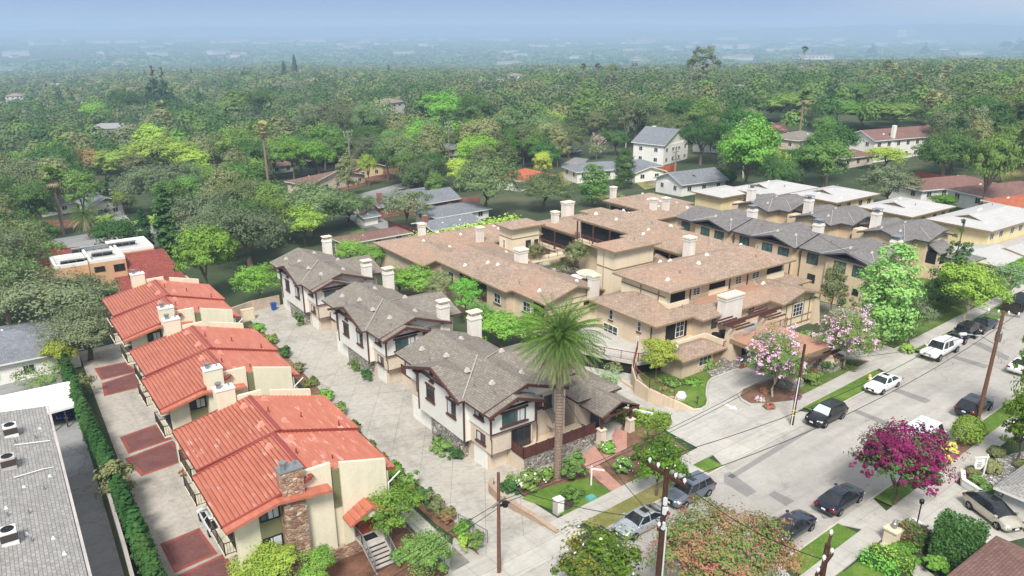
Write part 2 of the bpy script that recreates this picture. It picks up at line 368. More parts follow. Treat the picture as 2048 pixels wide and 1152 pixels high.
# terrain: fine near the camera, coarse far away
def axis(lo, hi, near0, near1, step, grow):
    a = list(np.arange(near0, near1+1e-6, step)); x, s = near1, step
    while x < hi: s *= grow; x += s; a.append(x)
    x, s = near0, step
    while x > lo: s *= grow; x -= s; a.insert(0, x)
    return np.array(a)
gx_, gy_ = axis(-9000, 17000, -40, 240, 6, 1.12), axis(-500, 17000, 0, 260, 6, 1.12)
tv = [(x, y, gz(x, y)-(.06 if -40 < x < 200 and -10 < y < 240 else .06)) for y in gy_ for x in gx_]
nx = len(gx_)
tf = [(j*nx+i, j*nx+i+1, (j+1)*nx+i+1, (j+1)*nx+i) for j in range(len(gy_)-1) for i in range(nx-1)]
me = bpy.data.meshes.new('ground'); me.from_pydata(tv, [], tf); me.materials.append(M['earth'])
me.polygons.foreach_set('use_smooth', [True]*len(me.polygons)); me.update()
ground = bpy.data.objects.new('ground', me); COL.objects.link(ground); tag(ground, kind='structure')

def GP(*pts): return [G(*p)[:2] for p in pts]
def sheet(name, xy, mat, dz=.01, skirt=0.0, kind='structure', step=None):
    mb = MB(); top = [(x, y, gz(x, y)+dz) for x, y in xy]
    a = sum(xy[i][0]*xy[(i+1) % len(xy)][1]-xy[(i+1) % len(xy)][0]*xy[i][1] for i in range(len(xy)))
    if a < 0: top.reverse()
    mb.poly(top)
    if skirt:
        n = len(top)
        for i in range(n):
            p, q = top[i], top[(i+1) % n]
            mb.poly([(p[0], p[1], p[2]-skirt), (q[0], q[1], q[2]-skirt), q, p])
    return tag(mb.build(name, mat), kind=kind)
kN = lambda x: 37.0+.029*(x-45); kS = lambda x: 26.2+.045*(x-46)
wN0 = lambda x: 38.95+.035*(x-45); wN1 = lambda x: 40.65+.035*(x-45)
wS1 = lambda x: 24.5+.05*(x-47); wS0 = lambda x: 22.95+.05*(x-47)
X0, X1 = -12.0, 190.0
def strip(f0, f1, x0, x1): return [(x0, f0(x0)), (x1, f0(x1)), (x1, f1(x1)), (x0, f1(x0))]
sheet('street', strip(lambda x: kS(x)-.05, lambda x: kN(x)+.05, X0, X1), M['street'], .0)
sheet('gutter', strip(lambda x: kN(x)-.75, lambda x: kN(x)-.02, X0, X1), M['gutter'], .012)
sheet('gutter', strip(lambda x: kS(x)+.02, lambda x: kS(x)+.6, X0, X1), M['gutter'], .012)
c_ = lambda x, y: (1448+x/3.273, 800+y/3.273)
b_ = lambda x, y: (1500+x/3.389, 560+y/3.389)
for pl in ([c_(0,490),c_(40,470),c_(215,600),c_(150,635),c_(0,540)], [c_(290,620),c_(330,595),c_(460,660),c_(405,695)], [b_(960,750),b_(1000,735),b_(1230,815),b_(1190,838)], [b_(690,890),b_(730,880),b_(965,972),b_(930,992)], [b_(1370,530),b_(1400,515),b_(1620,580),b_(1590,600)], [c_(440,245),c_(560,175),c_(600,185),c_(60,515),c_(20,500)], [b_(1500,430),b_(1560,420),b_(1760,520),b_(1740,545)]):
    sheet('asphalt_patch', GP(*pl), M['patch'], .008)
sheet('sidewalk', strip(wN0, wN1, X0, X1), M['walk'], .13, .14)
sheet('sidewalk', strip(wS0, wS1, X0, X1), M['walk'], .13, .14)
# kerbs, broken by the drive aprons
APN = [(21.8, 33.2), (49.6, 62.3), (77.2, 83.6), (88, 90.5)]; APS = [(49.4, 52.8), (36.5, 40.6), (88, 93)]
def kerbs(f, out, ap):
    xs = [X0]+[v for a in sorted(ap) for v in a]+[X1]
    for i in range(0, len(xs), 2):
        g = (lambda x: f(x)+out)
        sheet('kerb', strip(f, g, xs[i], xs[i+1]), M['kerb'], .13, .15)
kerbs(kN, .16, APN); kerbs(kS, -.16, APS)
for a, b in APN: sheet('driveway_apron', [(a-.9, kN(a)), (b+.9, kN(b)), (b, wN0(b)), (a, wN0(a))], M['apron'], .07, .08)
for a, b in APS: sheet('driveway_apron', [(a, wS1(a)), (b, wS1(b)), (b+.9, kS(b)), (a-.9, kS(a))], M['apron'], .07, .08)
kn = lambda x: kN(x)+.16; ks = lambda x: kS(x)-.16
for nm, a, b, mt in (('verge', X0, 20.9, 'lawn_dry'), ('verge', 34.1, 44.6, 'lawn_dry'), ('verge', 46.9, 48.8, 'turf'), ('verge', 63.2, 76.3, 'turf'), ('verge', 84.5, 87.3, 'turf'), ('verge', 91.2, 120, 'turf'), ('verge', 120, X1, 'lawn_dry')):
    sheet(nm, strip(kn, wN0, a, b), M[mt], .12)
sheet('verge', strip(kn, wN0, 44.6, 46.9), M['apron'], .115)
for a, b, mt in ((X0, 35.6, 'turf'), (41.4, 48.6, 'turf'), (53.7, 61, 'turf'), (61, 68.5, 'soil'), (68.5, 87, 'turf'), (94, X1, 'lawn_dry')):
    sheet('verge', strip(wS1, ks, a, b), M[mt], .12)
# lots north of the street
sheet('shared_drive', [(22.6, wN1(22.6)), (33.0, wN1(33)), (32.7, 46.2), (44, 46.2), (44, 112), (30.4, 112), (27.6, 70), (26.95, 57), (26.95, 50), (26.4, 45)], M['drive'], .03)
sheet('west_court', [(4.6, wN1(4.6)), (12.5, wN1(12)), (13.5, 112), (8.2, 112), (7.4, 90), (6.2, 57)], M['court'], .02)
z0 = lambda x, y: (x/2.548, 700+y/2.548)
PV = [[z0(815,990), z0(1015,908), z0(1110,1040), z0(890,1138)], [z0(902,1152), z0(1140,1040), z0(1260,1180), z0(990,1290)],
      [z0(610,445), z0(800,378), z0(880,455), z0(655,530)], [z0(634,555), z0(880,462), z0(960,560), z0(720,645)],
      [z0(480,95), z0(640,62), z0(700,110), z0(517,155)], [z0(520,170), z0(690,115), z0(760,180), z0(530,237)]]
for q in PV:
    sheet('brick_paving', GP(*q), M['paver_edge'], .034)
    P = GP(*q); c = np.mean(np.array(P), axis=0); P2 = [tuple(c+(np.array(p)-c)*.84) for p in P]
    sheet('brick_paving', P2, M['paver'], .042)
sheet('side_path', [(23.1, wN1(23)), (24.6, wN1(24.6)), (25.0, 57), (28.2, 104), (26.6, 104), (23.8, 57)], M['apron'], .03)
sheet('planting_bed', [(25.6, wN1(25.6)+.3), (26.2, 43), (26.8, 50), (26.8, 57), (30.2, 106), (29.0, 106), (25.4, 57), (25.1, 46)], M['soil'], .05)
sheet('front_yard', [(13.2, wN1(13)), (22.9, wN1(23)), (23.6, 56), (13.2, 56)], M['mulch'], .02)
a_ = lambda x, y: (860+x/3.273, 800+y/3.273)
sheet('planting_bed', [(32.9, 44.6), (33.2, 47.6), (46.5, 52), (51, 52), (48.6, 41.0), (34.8, wN1(35)+.02)], M['soil'], .03)
sheet('lawn', GP(a_(600,650), a_(700,590), a_(830,560), a_(1030,510), a_(1190,600), a_(880,768), a_(830,735)), M['turf'], .06)
sheet('brick_path', GP(a_(985,375), a_(1060,315), a_(1200,262), a_(1140,165), a_(1165,160), a_(1290,215), a_(1288,322), a_(1105,425), a_(1255,568), a_(1190,605), a_(1030,470)), M['brickpath'], .06)
d_ = lambda x, y: (1180+x/3.6, 600+y/3.6)
sheet('hotel_drive', [(49.6, wN1(49.6)), (62.3, wN1(62.3)), (78, wN1(78)), (83.6, wN1(83.6)), (84.5, 47), (80, 53), (64.5, 53.5), (60.5, 56), (60.5, 72), (52, 72), (50.8, 56), (50.0, 47)], M['drive2'], .03)
sheet('east_yard', [(84, wN1(84)), (150, wN1(150)), (150, 60), (92, 60), (86, 54), (84, 47)], M['lawn'], .02)
sheet('planting_bed', [(76.2, 44.5), (78.2, wN1(78)), (64, wN1(64)), (61.6, 42.6), (60.4, 43.6), (60.7, 45.3), (62.4, 46.2), (68, 45.6)], M['soil'], .1, .1)
sheet('lawn', [(66, wN1(66)+.02), (77.5, wN1(77.5)+.02), (76.5, 43.9), (67, 43.2)], M['lawn'], .13)
# kerbed entry island: lawn and ground cover
ISL = GP(d_(760,795), d_(830,770), d_(845,730), d_(835,690), d_(845,610), d_(860,575), d_(930,545), d_(1060,500), d_(960,400), d_(580,440), d_(340,430), d_(325,500), d_(400,620), d_(600,720))
sheet('lawn', ISL, M['lawn'], .10, .1)
sheet('lawn', GP(d_(752,788), d_(822,765), d_(832,700), d_(824,650), d_(835,590), d_(855,560), d_(800,560), d_(720,630), d_(690,700), d_(690,745)), M['turf'], .14)
sheet('pebble_bed', GP(d_(835,520), d_(880,560), d_(1055,505), d_(1110,460), d_(1090,410), d_(960,440)), M['pebble'], .14)
kb = MB()
KL = GP(d_(750,795), d_(800,792), d_(838,768), d_(848,730), d_(838,690), d_(840,640), d_(850,600), d_(875,572), d_(935,548), d_(1060,503))
kb.tube([(x, y, gz(x, y)+.1) for x, y in KL], .13, 6); tag(kb.build('kerb', M['kerb']), kind='structure')
kb = MB(); KL = [(59.9,43.2),(60.2,44.6),(61.0,45.8),(62.4,46.4),(68,46.0),(76.4,44.8),(78.4,41.9)]
kb.tube([(x, y, gz(x, y)+.1) for x, y in KL], .12, 6); tag(kb.build('kerb', M['kerb']), kind='structure')
sheet('entry_mat', GP(d_(1052,480), d_(1175,440), d_(1185,465), d_(1085,500)), M['mat_red'], .05)
def arrow(cx, cy, s, ang):
    c, n = math.cos(ang), math.sin(ang)
    sh = [(-.18,-1.0),(.18,-1.0),(.18,.1),(.55,.1),(0,1.0),(-.55,.1),(-.18,.1)]
    sheet('road_marking', [(cx+s*(x*c-y*n), cy+s*(x*n+y*c)) for x, y in sh], M['roadpaint'], .036)
q = G(1462, 814); arrow(q[0], q[1], .85, R(175))
q = G(1712, 717); arrow(q[0], q[1], .8, R(150))
# far side of the street
sheet('south_drive', GP(c_(965,822), c_(1415,478), c_(1560,575), c_(1870,760), c_(1990,900), c_(1720,960), c_(1330,860)), M['apron'], .03)
sheet('lawn', [(X0, 8), (44, 8), (44, wS0(44)), (X0, wS0(X0))], M['turf'], .02)
sheet('front_lawn', GP(c_(500,1180), c_(760,1145), c_(885,1050), c_(1200,1180), c_(1100,1400), c_(500,1400)), M['turf'], .04)
sheet('garden_path', GP(c_(1020,945), c_(1070,900), c_(1300,1090), c_(1480,1240), c_(1380,1290)), M['apron'], .04)
sheet('pebble_bed', GP(c_(1620,500), c_(1780,380), c_(1990,330), c_(1990,560), c_(1790,560), c_(1850,690), c_(1700,600)), M['pebble'], .04)
# lots further off
sheet('apartment_drive', [(-9, 30), (2.8, 30), (5.9, 104), (-3, 112)], M['asphalt'], .02)
sheet('east_lane', [(87.2, 48), (92.2, 50), (92.2, 100), (87.2, 92)], M['drive2'], .02)
sheet('courtyard', [(62, 72), (80, 72), (80, 106), (62, 106)], M['apron'], .03)
sheet('lawn', [(66.5, 77), (77, 77), (77, 92), (66.5, 92)], M['turf'], .05)
for nm, pl, mt in (('side_street', [(-30,505),(60,487),(175,468),(330,447),(480,432),(700,393),(805,366),(830,372),(720,400),(560,432),(330,470),(100,520),(-30,540)], 'asphalt'),
                   ('side_drive', [(215,445),(240,420),(290,470),(262,480)], 'drive2'), ('side_drive', [(700,410),(745,425),(830,480),(800,500),(720,455),(690,430)], 'asphalt'),
                   ('side_street', [(1120,330),(1150,315),(1178,318),(1150,345)], 'asphalt'), ('cul_de_sac', [(1280,360),(1330,345),(1370,350),(1300,372)], 'drive2'),
                   ('front_lawn', [(1095,352),(1170,333),(1215,345),(1130,372)], 'lawn_dry'), ('front_lawn', [(1270,365),(1390,345),(1400,356),(1290,380)], 'lawn_dry'),
                   ('front_lawn', [(2000,350),(2060,330),(2060,385),(2010,390)], 'lawn_dry'), ('back_lawn', [(700,466),(745,452),(770,462),(715,480)], 'turf'),
                   ('front_yard', [(640,352),(800,335),(830,345),(680,385)], 'mulch'), ('front_yard', [(0,480),(150,455),(170,440),(0,440)], 'mulch')):
    sheet(nm, GP(*pl), M[mt], .06)
# ================================================================== BUILDINGS
def redroof(name, worn):
    m, nt, b = mk(name, .55, .35); p = pos(nt)
    st = nd(nt, 'ShaderNodeMapping', None, {'Vector': p, 'Scale': (2.6, .55, 1)}).outputs[0]
    n = noise(nt, 1.1, 3, st, .6); n2 = noise(nt, .35, 4)
    base = ramp(nt, noise(nt, .9, 5, st), [(.3, lin((168,96,74))), (.7, lin((188,112,88)))])
    f = nd(nt, 'ShaderNodeMath', {'operation': 'MULTIPLY'}, {0: ramp(nt, n, [(.56, 0.0), (.62, 1.0)]), 1: ramp(nt, n2, [(.45, worn*.1), (.6, worn)])}).outputs[0]
    nt.links.new(mix(nt, f, base, lin((212,164,146))), b.inputs['Base Color'])
    return m
M['redroof'] = redroof('red_tile_panels', .18); M['redroof_worn'] = redroof('red_tile_panels_worn', .75)
M['redtrim'] = plain('red_fascia', (140,62,52), .5); M['lip'] = plain('course_shadow_edge', (96,44,38), .7)  # lip: darker red that paints the shadow line under each roof course
M['vent'] = plain('pink_roof_vent', (204,140,122), .6); M['venttan'] = plain('tan_roof_vent', (176,158,144), .6)
M['ventgrey'] = plain('roof_vent_grey', (186,178,170), .6)
M['cream'] = stucco('cream_stucco', (224,214,186), .1)
M['olive'] = stucco('olive_green_panel', (122,122,88), .12)
M['fieldstone'] = stone('brown_fieldstone', [(196,160,134),(150,106,84),(214,190,164),(122,92,78),(180,138,110)], 2.6, (150,132,116), (1, 1, 1.9))
M['greyroof'] = shingle('grey_brown_shingles', (126,118,107), (142,133,121), (94,88,80), None, .5, .24, .2)
M['hipline'] = plain('pale_ridge_flashing', (176,170,162), .7)
M['siding'] = siding('white_lap_siding', (238,235,226))
M['beige'] = stucco('beige_stucco', (212,196,176), .14)
M['cobble'] = stone('grey_river_cobble', [(196,190,180),(140,134,126),(168,160,150),(108,102,96),(214,208,198)], 3.6, (92,88,82), (1, 1, 1.3))
M['chimwhite'] = stucco('pale_chimney_stucco', (226,218,206), .16)
M['capcream'] = plain('cream_chimney_cap', (228,214,186), .8)
M['tanroof'] = shingle('tan_shingles', (170,148,128), (150,129,112), (118,101,88), (180,136,110), .5, .26, .2)
M['tan'] = stucco('tan_stucco', (208,187,160), .12)
M['tanlight'] = stucco('pale_tan_stucco', (226,210,180), .1)
M['tantrim'] = plain('tan_trim_band', (142,118,88), .8)
M['terra'] = plain('terracotta_flat_roof', (172,130,106), .85, var=.06, scale=.6)
M['charroof'] = shingle('charcoal_shingles', (116,112,108), (130,126,121), (88,85,82), None, .5, .24, .2)
M['chartrim'] = plain('dark_slate_trim', (62,62,68), .6)
M['chartan'] = stucco('sand_stucco', (214,192,160), .1)
M['greenframe'] = plain('dark_green_window_frame', (48,58,50), .6)
M['whiteroof'] = shingle('pale_grey_roofing', (178,175,170), (184,181,176), (160,158,154), None, 2.2, .9, .06, .1)
M['yellowst'] = stucco('yellow_cream_stucco', (226,206,158), .1)
M['aptroof'] = shingle('light_grey_shingles', (158,154,148), (140,137,131), (104,102,98), None, .42, .24, .16)
M['aptwall'] = stucco('grey_stucco', (188,180,172), .2)
M['rail_red'] = plain('dark_red_steel', (122,70,66), .6)
M['rail_dark'] = plain('dark_bronze_steel', (70,62,56), .6)
M['door_red'] = plain('brick_red_door', (158,74,52), .6)
M['door_blue'] = plain('dark_blue_door', (44,56,84), .5)
M['fence_wood'] = brick('brown_fence_boards', (104,64,56), (88,54,48), (56,36,32), .16, 3.0)
M['fence_orange'] = brick('orange_wood_fence', (186,104,62), (166,90,54), (120,66,42), .18, 3.0)
M['white_board'] = plain('white_boards', (232,230,222), .7)

def rect(face, wall, pA, pB):
    """wall rectangle between two sight lines -> (centre along wall, bottom z, width, height)"""
    f = AX if face in 'WE' else AY; i = 1 if face in 'WE' else 0
    a, b = f(pA[0], pA[1], wall), f(pB[0], pB[1], wall)
    return ((a[i]+b[i])/2, min(a[2], b[2]), abs(a[i]-b[i]), abs(a[2]-b[2]))
def wbox(mb, face, wall, c, w, z0, z1, d0, d1, mi=0):
    """box on a wall: centre c, width w, from d0 to d1 outward"""
    s = -1 if face in 'WS' else 1
    lo, hi = sorted((wall+s*d0, wall+s*d1))
    if face in 'WE': mb.box(lo, hi, c-w/2, c+w/2, z0, z1, mi)
    else: mb.box(c-w/2, c+w/2, lo, hi, z0, z1, mi)
def win(root, face, wall, c, z, w, h, nx=2, nz=1, fm='white_trim', gm='glass', fw=.07, sill=None, head=None, curtain=0, name='window'):
    mb = MB(); ft = .06
    for a, b, p, q in ((c-w/2, c-w/2+fw, z, z+h), (c+w/2-fw, c+w/2, z, z+h), (c-w/2+fw, c+w/2-fw, z, z+fw), (c-w/2+fw, c+w/2-fw, z+h-fw, z+h)):
        wbox(mb, face, wall, (a+b)/2, b-a, p, q, -.02, ft)
    for k in range(1, nx): wbox(mb, face, wall, c-w/2+w*k/nx, fw*.7, z+fw, z+h-fw, -.02, ft-.012)
    for k in range(1, nz): wbox(mb, face, wall, c, w-2*fw, z+h*k/nz-fw*.3, z+h*k/nz+fw*.3, -.02, ft-.024)
    if sill: wbox(mb, face, wall, c, w+sill*2, z-.14, z-.003, -.02, .16, 1)
    if head: wbox(mb, face, wall, c, w+head*2, z+h+.003, z+h+.17, -.02, .12, 1)
    fr = mb.build(name, [M[fm], M['brownwood']], root)
    g = MB(); wbox(g, face, wall, c, w-2*fw, z+fw, z+h-fw, -.01, .018); g.build('pane', M[gm], fr)
    if curtain:
        g = MB(); wbox(g, face, wall, c+(w-2*fw)*(.5-curtain/2)*.9, (w-2*fw)*curtain, z+fw+.03, z+h-fw-.03, .0, .022); g.build('curtain', M['curtain'], fr)
    return fr
def winp(root, face, wall, pA, pB, **k):
    c, z, w_, h = rect(face, wall, pA, pB); return win(root, face, wall, c, z, w_, h, **k)
def roofsolid(mb, x0, x1, y0, y1, ze, pitch, ax='x', h0=True, h1=True, th=.2, ridge=None, gi=.75):
    """hip (True) or gable (False) roof; faces 0 roof, 1 fascia and soffit, 2 gable wall set back under the overhang"""
    if ax == 'x': L0, L1, A, B = x0, x1, y0, y1
    else: L0, L1, A, B = y0, y1, x0, x1
    hw = (B-A)/2; mid = (A+B)/2 if ridge is None else ridge; zr = ze+pitch*hw
    r0, r1 = (L0+hw if h0 else L0), (L1-hw if h1 else L1)
    if r0 > r1: r0 = r1 = (r0+r1)/2
    P = lambda l, a, z: (l, a, z) if ax == 'x' else (a, l, z)
    fl = (lambda q: q) if ax == 'x' else (lambda q: list(reversed(q)))
    e = [P(L0, A, ze), P(L1, A, ze), P(L1, B, ze), P(L0, B, ze)]
    R0, R1 = P(r0, mid, zr), P(r1, mid, zr); dn = lambda p: (p[0], p[1], p[2]-th)
    F = [[e[0], e[1], R1, R0], [e[2], e[3], R0, R1]]
    if h0: F.append([e[3], e[0], R0])
    if h1: F.append([e[1], e[2], R1])
    for q in F: mb.poly(fl(q), 0); mb.poly(fl([dn(p) for p in reversed(q)]), 1)
    rim = [(e[0], e[1]), (e[2], e[3])]
    rim += [(e[3], e[0])] if h0 else [(e[3], R0), (R0, e[0])]
    rim += [(e[1], e[2])] if h1 else [(e[1], R1), (R1, e[2])]
    for p, q in rim: mb.poly(fl([dn(p), dn(q), q, p]), 1)
    for hh, l, s_ in ((h0, L0+gi, 0), (h1, L1-gi, 1)):
        if not hh:
            q = [P(l, A+gi, ze-th-.1), P(l, A+gi, ze+pitch*gi-th*.5), P(l, mid, zr-th*.5), P(l, B-gi, ze+pitch*gi-th*.5), P(l, B-gi, ze-th-.1)]
            mb.poly(fl(q if not s_ else list(reversed(q))), 2)
    return zr
def gutterline(mb, pts, r=.05): mb.tube(pts, r, 5)
def capped_chimney(root, x, y, w, d, z0, z1, wall='chimwhite', cap='capcream', kind='flat'):
    mb = MB(); mb.box(x-w/2, x+w/2, y-d/2, y+d/2, z0, z1); mb.box(x-w/2-.07, x+w/2+.07, y-d/2-.07, y+d/2+.07, z1-.35, z1-.2)
    ch = mb.build('chimney', M[wall], root)
    if kind == 'flat':
        g = MB(); g.prism([(x-w/2-.14, y-d/2-.14), (x+w/2+.14, y-d/2-.14), (x+w/2+.14, y+d/2+.14), (x-w/2-.14, y+d/2+.14)], z1+.002, z1+.2); g.build('chimney_cap', M[cap], ch)
    elif kind == 'hood':
        g = MB()
        for a in (-1, 1):
            for b in (-1, 1): g.box(x+a*(w/2-.1)-.03, x+a*(w/2-.1)+.03, y+b*(d/2-.1)-.03, y+b*(d/2-.1)+.03, z1+.002, z1+.4)
        g.box(x-.16, x+.16, y-.16, y+.16, z1+.002, z1+.3)
        g.prism([(x-w/2-.1, y-d/2-.1), (x+w/2+.1, y-d/2-.1), (x+w/2+.1, y+d/2+.1), (x-w/2-.1, y+d/2+.1)], z1+.4, z1+.5); g.build('chimney_cap', M[cap], ch)
    else:
        g = MB(); g.cyl(x, y, z1+.002, z1+.45, w*.3, 10); g.prism([(x-w*.55, y-d*.55), (x+w*.55, y-d*.55), (x+w*.55, y+d*.55), (x-w*.55, y+d*.55)], z1+.5, z1+.56)
        for a in (-1, 1):
            for b in (-1, 1): g.box(x+a*w*.42-.03, x+a*w*.42+.03, y+b*d*.42-.03, y+b*d*.42+.03, z1, z1+.5)
        g.build('chimney_cap', M['metal'], ch)
    return ch
def roof_vent(root, x, y, z, s=.5, m='white_trim', ax=0):
    mb = MB(); a, b = s*.5, s*.35
    mb.hexa([(x-a, y-b, z-.12), (x+a, y-b, z-.12), (x+a, y+b, z-.12), (x-a, y+b, z-.12)], [(x-a*.3, y-b*.6, z+s*.42), (x+a*.3, y-b*.6, z+s*.42), (x+a*.3, y+b*.6, z+s*.42), (x-a*.3, y+b*.6, z+s*.42)])
    return mb.build('roof_vent', M[m], root)
def pipe_vent(root, x, y, z, h=.45, m='metal'):
    mb = MB(); mb.cyl(x, y, z-.2, z+h, .06, 7); mb.cyl(x, y, z-.2, z+.06, .15, 8, r1=.08)
    return mb.build('roof_pipe', M[m], root)
def railing(root, pts, h=1.05, m='rail_dark', bars=.16, post=1.6, name='railing', solid=False):
    mb = MB()
    for (a, b) in zip(pts[:-1], pts[1:]):
        a, b = Vector(a), Vector(b); d = b-a; L = d.length; u = Vector((0, 0, 1))
        mb.tube([a+u*h, b+u*h], .04, 6); mb.tube([a+u*.1, b+u*.1], .025, 5)
        n = max(1, int(round(L/post)))
        for k in range(n+1):
            p = a+d*(k/n); mb.tube([p, p+u*(h+.05)], .045, 6)
        if bars:
            k = int(L/bars)
            for i in range(1, k):
                p = a+d*(i/k); mb.tube([p+u*.1, p+u*h], .012, 4, cap=False)
    return mb.build(name, M[m], root)

# ------------------------------------------------------------------ three red-roofed apartment buildings
def red_building(O, lab, first, worn):
    ox, oy, oz = O
    g = lambda x, y: gz(ox+x, oy+y)
    root = thing('apartment_building', (ox, oy-7.5, g(0, -7.5)), lab, 'building', 'red roofed apartment buildings in a row')
    X = lambda x: ox+x; Y = lambda y: oy+y; Z = lambda z: oz+z
    rm = M['redroof_worn' if worn else 'redroof']
    halves = [(0.0, -7.45, 0.0, 0.0, -6.4, -1.42, 6.5, -1.85), (-7.5, -15.1, -.5, -.09, -6.8, -1.72, 6.2, -1.98)]
    for hi_, (ya, yb, rx, rz_, xl, zl, xr, zr) in enumerate(halves):
        mb = MB(); n = 20; LP = .10
        for (xe, ze) in ((xl, zl), (xr, zr)):
            yb0 = yb; yb = yb if xe < rx or not hi_ else -14.45
            for k in range(n):
                t0, t1 = k/n, (k+1)/n
                xa, xb = rx+(xe-rx)*t0, rx+(xe-rx)*t1; za, zb = rz_+(ze-rz_)*t0, rz_+(ze-rz_)*t1
                q = [(X(xa), Y(yb), Z(za)), (X(xa), Y(ya), Z(za)), (X(xb), Y(ya), Z(zb+LP)), (X(xb), Y(yb), Z(zb+LP))]
                lip = [(X(xb), Y(yb), Z(zb+LP)), (X(xb), Y(ya), Z(zb+LP)), (X(xb), Y(ya), Z(zb)), (X(xb), Y(yb), Z(zb))]
                if xe > rx: q.reverse(); lip.reverse()
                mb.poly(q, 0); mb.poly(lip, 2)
            # underside and fascia
            th = .2
            q = [(X(rx), Y(yb), Z(rz_-th)), (X(xe), Y(yb), Z(ze-th)), (X(xe), Y(ya), Z(ze-th)), (X(rx), Y(ya), Z(rz_-th))]
            if xe > rx: q.reverse()
            mb.poly(q, 1)
            mb.poly([(X(xe), Y(yb), Z(ze+.05)), (X(xe), Y(ya), Z(ze+.05)), (X(xe), Y(ya), Z(ze-th)), (X(xe), Y(yb), Z(ze-th))], 1)
            for yy in (ya, yb): mb.poly([(X(rx), Y(yy), Z(rz_+.03)), (X(xe), Y(yy), Z(ze+.05)), (X(xe), Y(yy), Z(ze-th)), (X(rx), Y(yy), Z(rz_-th))], 1)
            yb = yb0
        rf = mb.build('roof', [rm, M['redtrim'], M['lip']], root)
        rc = MB(); rc.hexa([(X(rx-.22), Y(yb), Z(rz_-.02)), (X(rx+.22), Y(yb), Z(rz_-.02)), (X(rx+.22), Y(ya), Z(rz_-.02)), (X(rx-.22), Y(ya), Z(rz_-.02))], [(X(rx-.1), Y(yb), Z(rz_+.1)), (X(rx+.1), Y(yb), Z(rz_+.1)), (X(rx+.1), Y(ya), Z(rz_+.1)), (X(rx-.1), Y(ya), Z(rz_+.1))])
        rc.tube([(X(xl), Y(yb+.05 if hi_ else ya-.08), Z(zl+.08)), (X(rx), Y(yb+.05 if hi_ else ya-.08), Z(rz_+.06))], .07, 6)
        rc.tube([(X(xl), Y(ya-.06 if hi_ else yb+.06), Z(zl+.1)), (X(rx), Y(ya-.06 if hi_ else yb+.06), Z(rz_+.1))], .07, 6)
        rc.build('ridge_cap', M['redtrim'], rf)
        for (vx, vy) in ((-.9, -1.6), (-.8, -5.6), (.9, -1.2), (.95, -5.9)):
            sl = (zl/xl if vx < 0 else zr/xr); roof_vent(rf, X(rx+vx), Y(ya+vy), Z(rz_+sl*vx*1+.1) if vx > 0 else Z(rz_-abs(sl*vx)+.1), .7, 'vent')
        for (vx, vy) in ((2.6, -5.0), (5.0, -6.9), (.35, -3.8)): pipe_vent(rf, X(rx+vx), Y(ya+vy), Z(rz_+zr/xr*vx+.1), .4, 'redtrim')
    # walls
    yF, yB = -14.4, -.35; fl = -5.3; gl = g(0, -7)-oz
    mb = MB()
    def prof(x0, x1, ya, yb, zb, cut=True):
        p = [(x0, zb), (x1, zb), (x1, -1.85*x1/6.5-.22 if x1 > 0 else -.3), (0, -.26), (x0, -1.5*abs(x0)/6.6-.28)]
        b = len(mb.v); n = len(p)
        mb.v += [(X(a), Y(ya), Z(c)) for a, c in p]+[(X(a), Y(yb), Z(c)) for a, c in p]
        mb.f += [tuple(b+i for i in range(n)), tuple(b+n+i for i in reversed(range(n)))]; mb.m += [0, 0]
        for i in range(n): j = (i+1) % n; mb.f.append((b+i, b+n+i, b+n+j, b+j)); mb.m.append(0)
    prof(-5.7, 5.6, yF, yB, fl)
    mb.box(X(-3.0), X(5.59), Y(yF+.01), Y(yB-.01), Z(gl-1.2), Z(fl+.05))
    mb.box(X(-5.85), X(-5.7), Y(yF-.0), Y(yF+.55), Z(gl+.6), Z(-1.7)); mb.box(X(-5.85), X(-5.7), Y(-7.7), Y(-7.2), Z(fl), Z(-1.6))
    wl = mb.build('wall', M['cream'], root)
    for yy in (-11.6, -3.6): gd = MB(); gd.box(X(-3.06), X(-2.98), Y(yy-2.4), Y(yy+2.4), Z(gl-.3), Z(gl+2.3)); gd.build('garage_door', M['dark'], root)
    # parapets on both end walls, with olive slot between
    for yy, dd in ((yF-.02, .28), (.12, .26)):
        for (xa, za, xb, zb) in ((-1.0, .0, 1.05, -.0), (1.75, -.22, 5.3, -1.12)):
            pp = MB(); pp.hexa([(X(xa), Y(yy-dd), Z(-3.0)), (X(xb), Y(yy-dd), Z(-3.0)), (X(xb), Y(yy), Z(-3.0)), (X(xa), Y(yy), Z(-3.0))], [(X(xa), Y(yy-dd), Z(za+.28)), (X(xb), Y(yy-dd), Z(zb+.28)), (X(xb), Y(yy), Z(zb+.28)), (X(xa), Y(yy), Z(za+.28))])
            if yy < -5: pp.box(X(xa), X(xb), Y(yy-.28), Y(yy), Z(gl-1), Z(-3.0))
            pp.build('parapet', M['cream'], root)
    for q_ in ((yF-.12, yF, -3.6, -.45), (-.1, 0, -3.0, -.5)): ol = MB(); ol.box(X(1.05), X(1.75), Y(q_[0]), Y(q_[1]), Z(q_[2]), Z(q_[3])); ol.build('olive_panel', M['olive'], root)
    # pent return at the front below the ridge
    pr = MB(); V = (-3.0, -.80)
    pr.hexa([(X(V[0]-.1), Y(-15.75), Z(V[1]-.2)), (X(.7), Y(-15.75), Z(V[1]-.62)), (X(.7), Y(-14.6), Z(V[1]-.62)), (X(V[0]-.1), Y(-14.6), Z(V[1]-.2))], [(X(V[0]-.1), Y(-15.75), Z(V[1])), (X(.7), Y(-15.75), Z(V[1]-.42)), (X(.7), Y(-14.6), Z(V[1]-.42)), (X(V[0]-.1), Y(-14.6), Z(V[1]))])
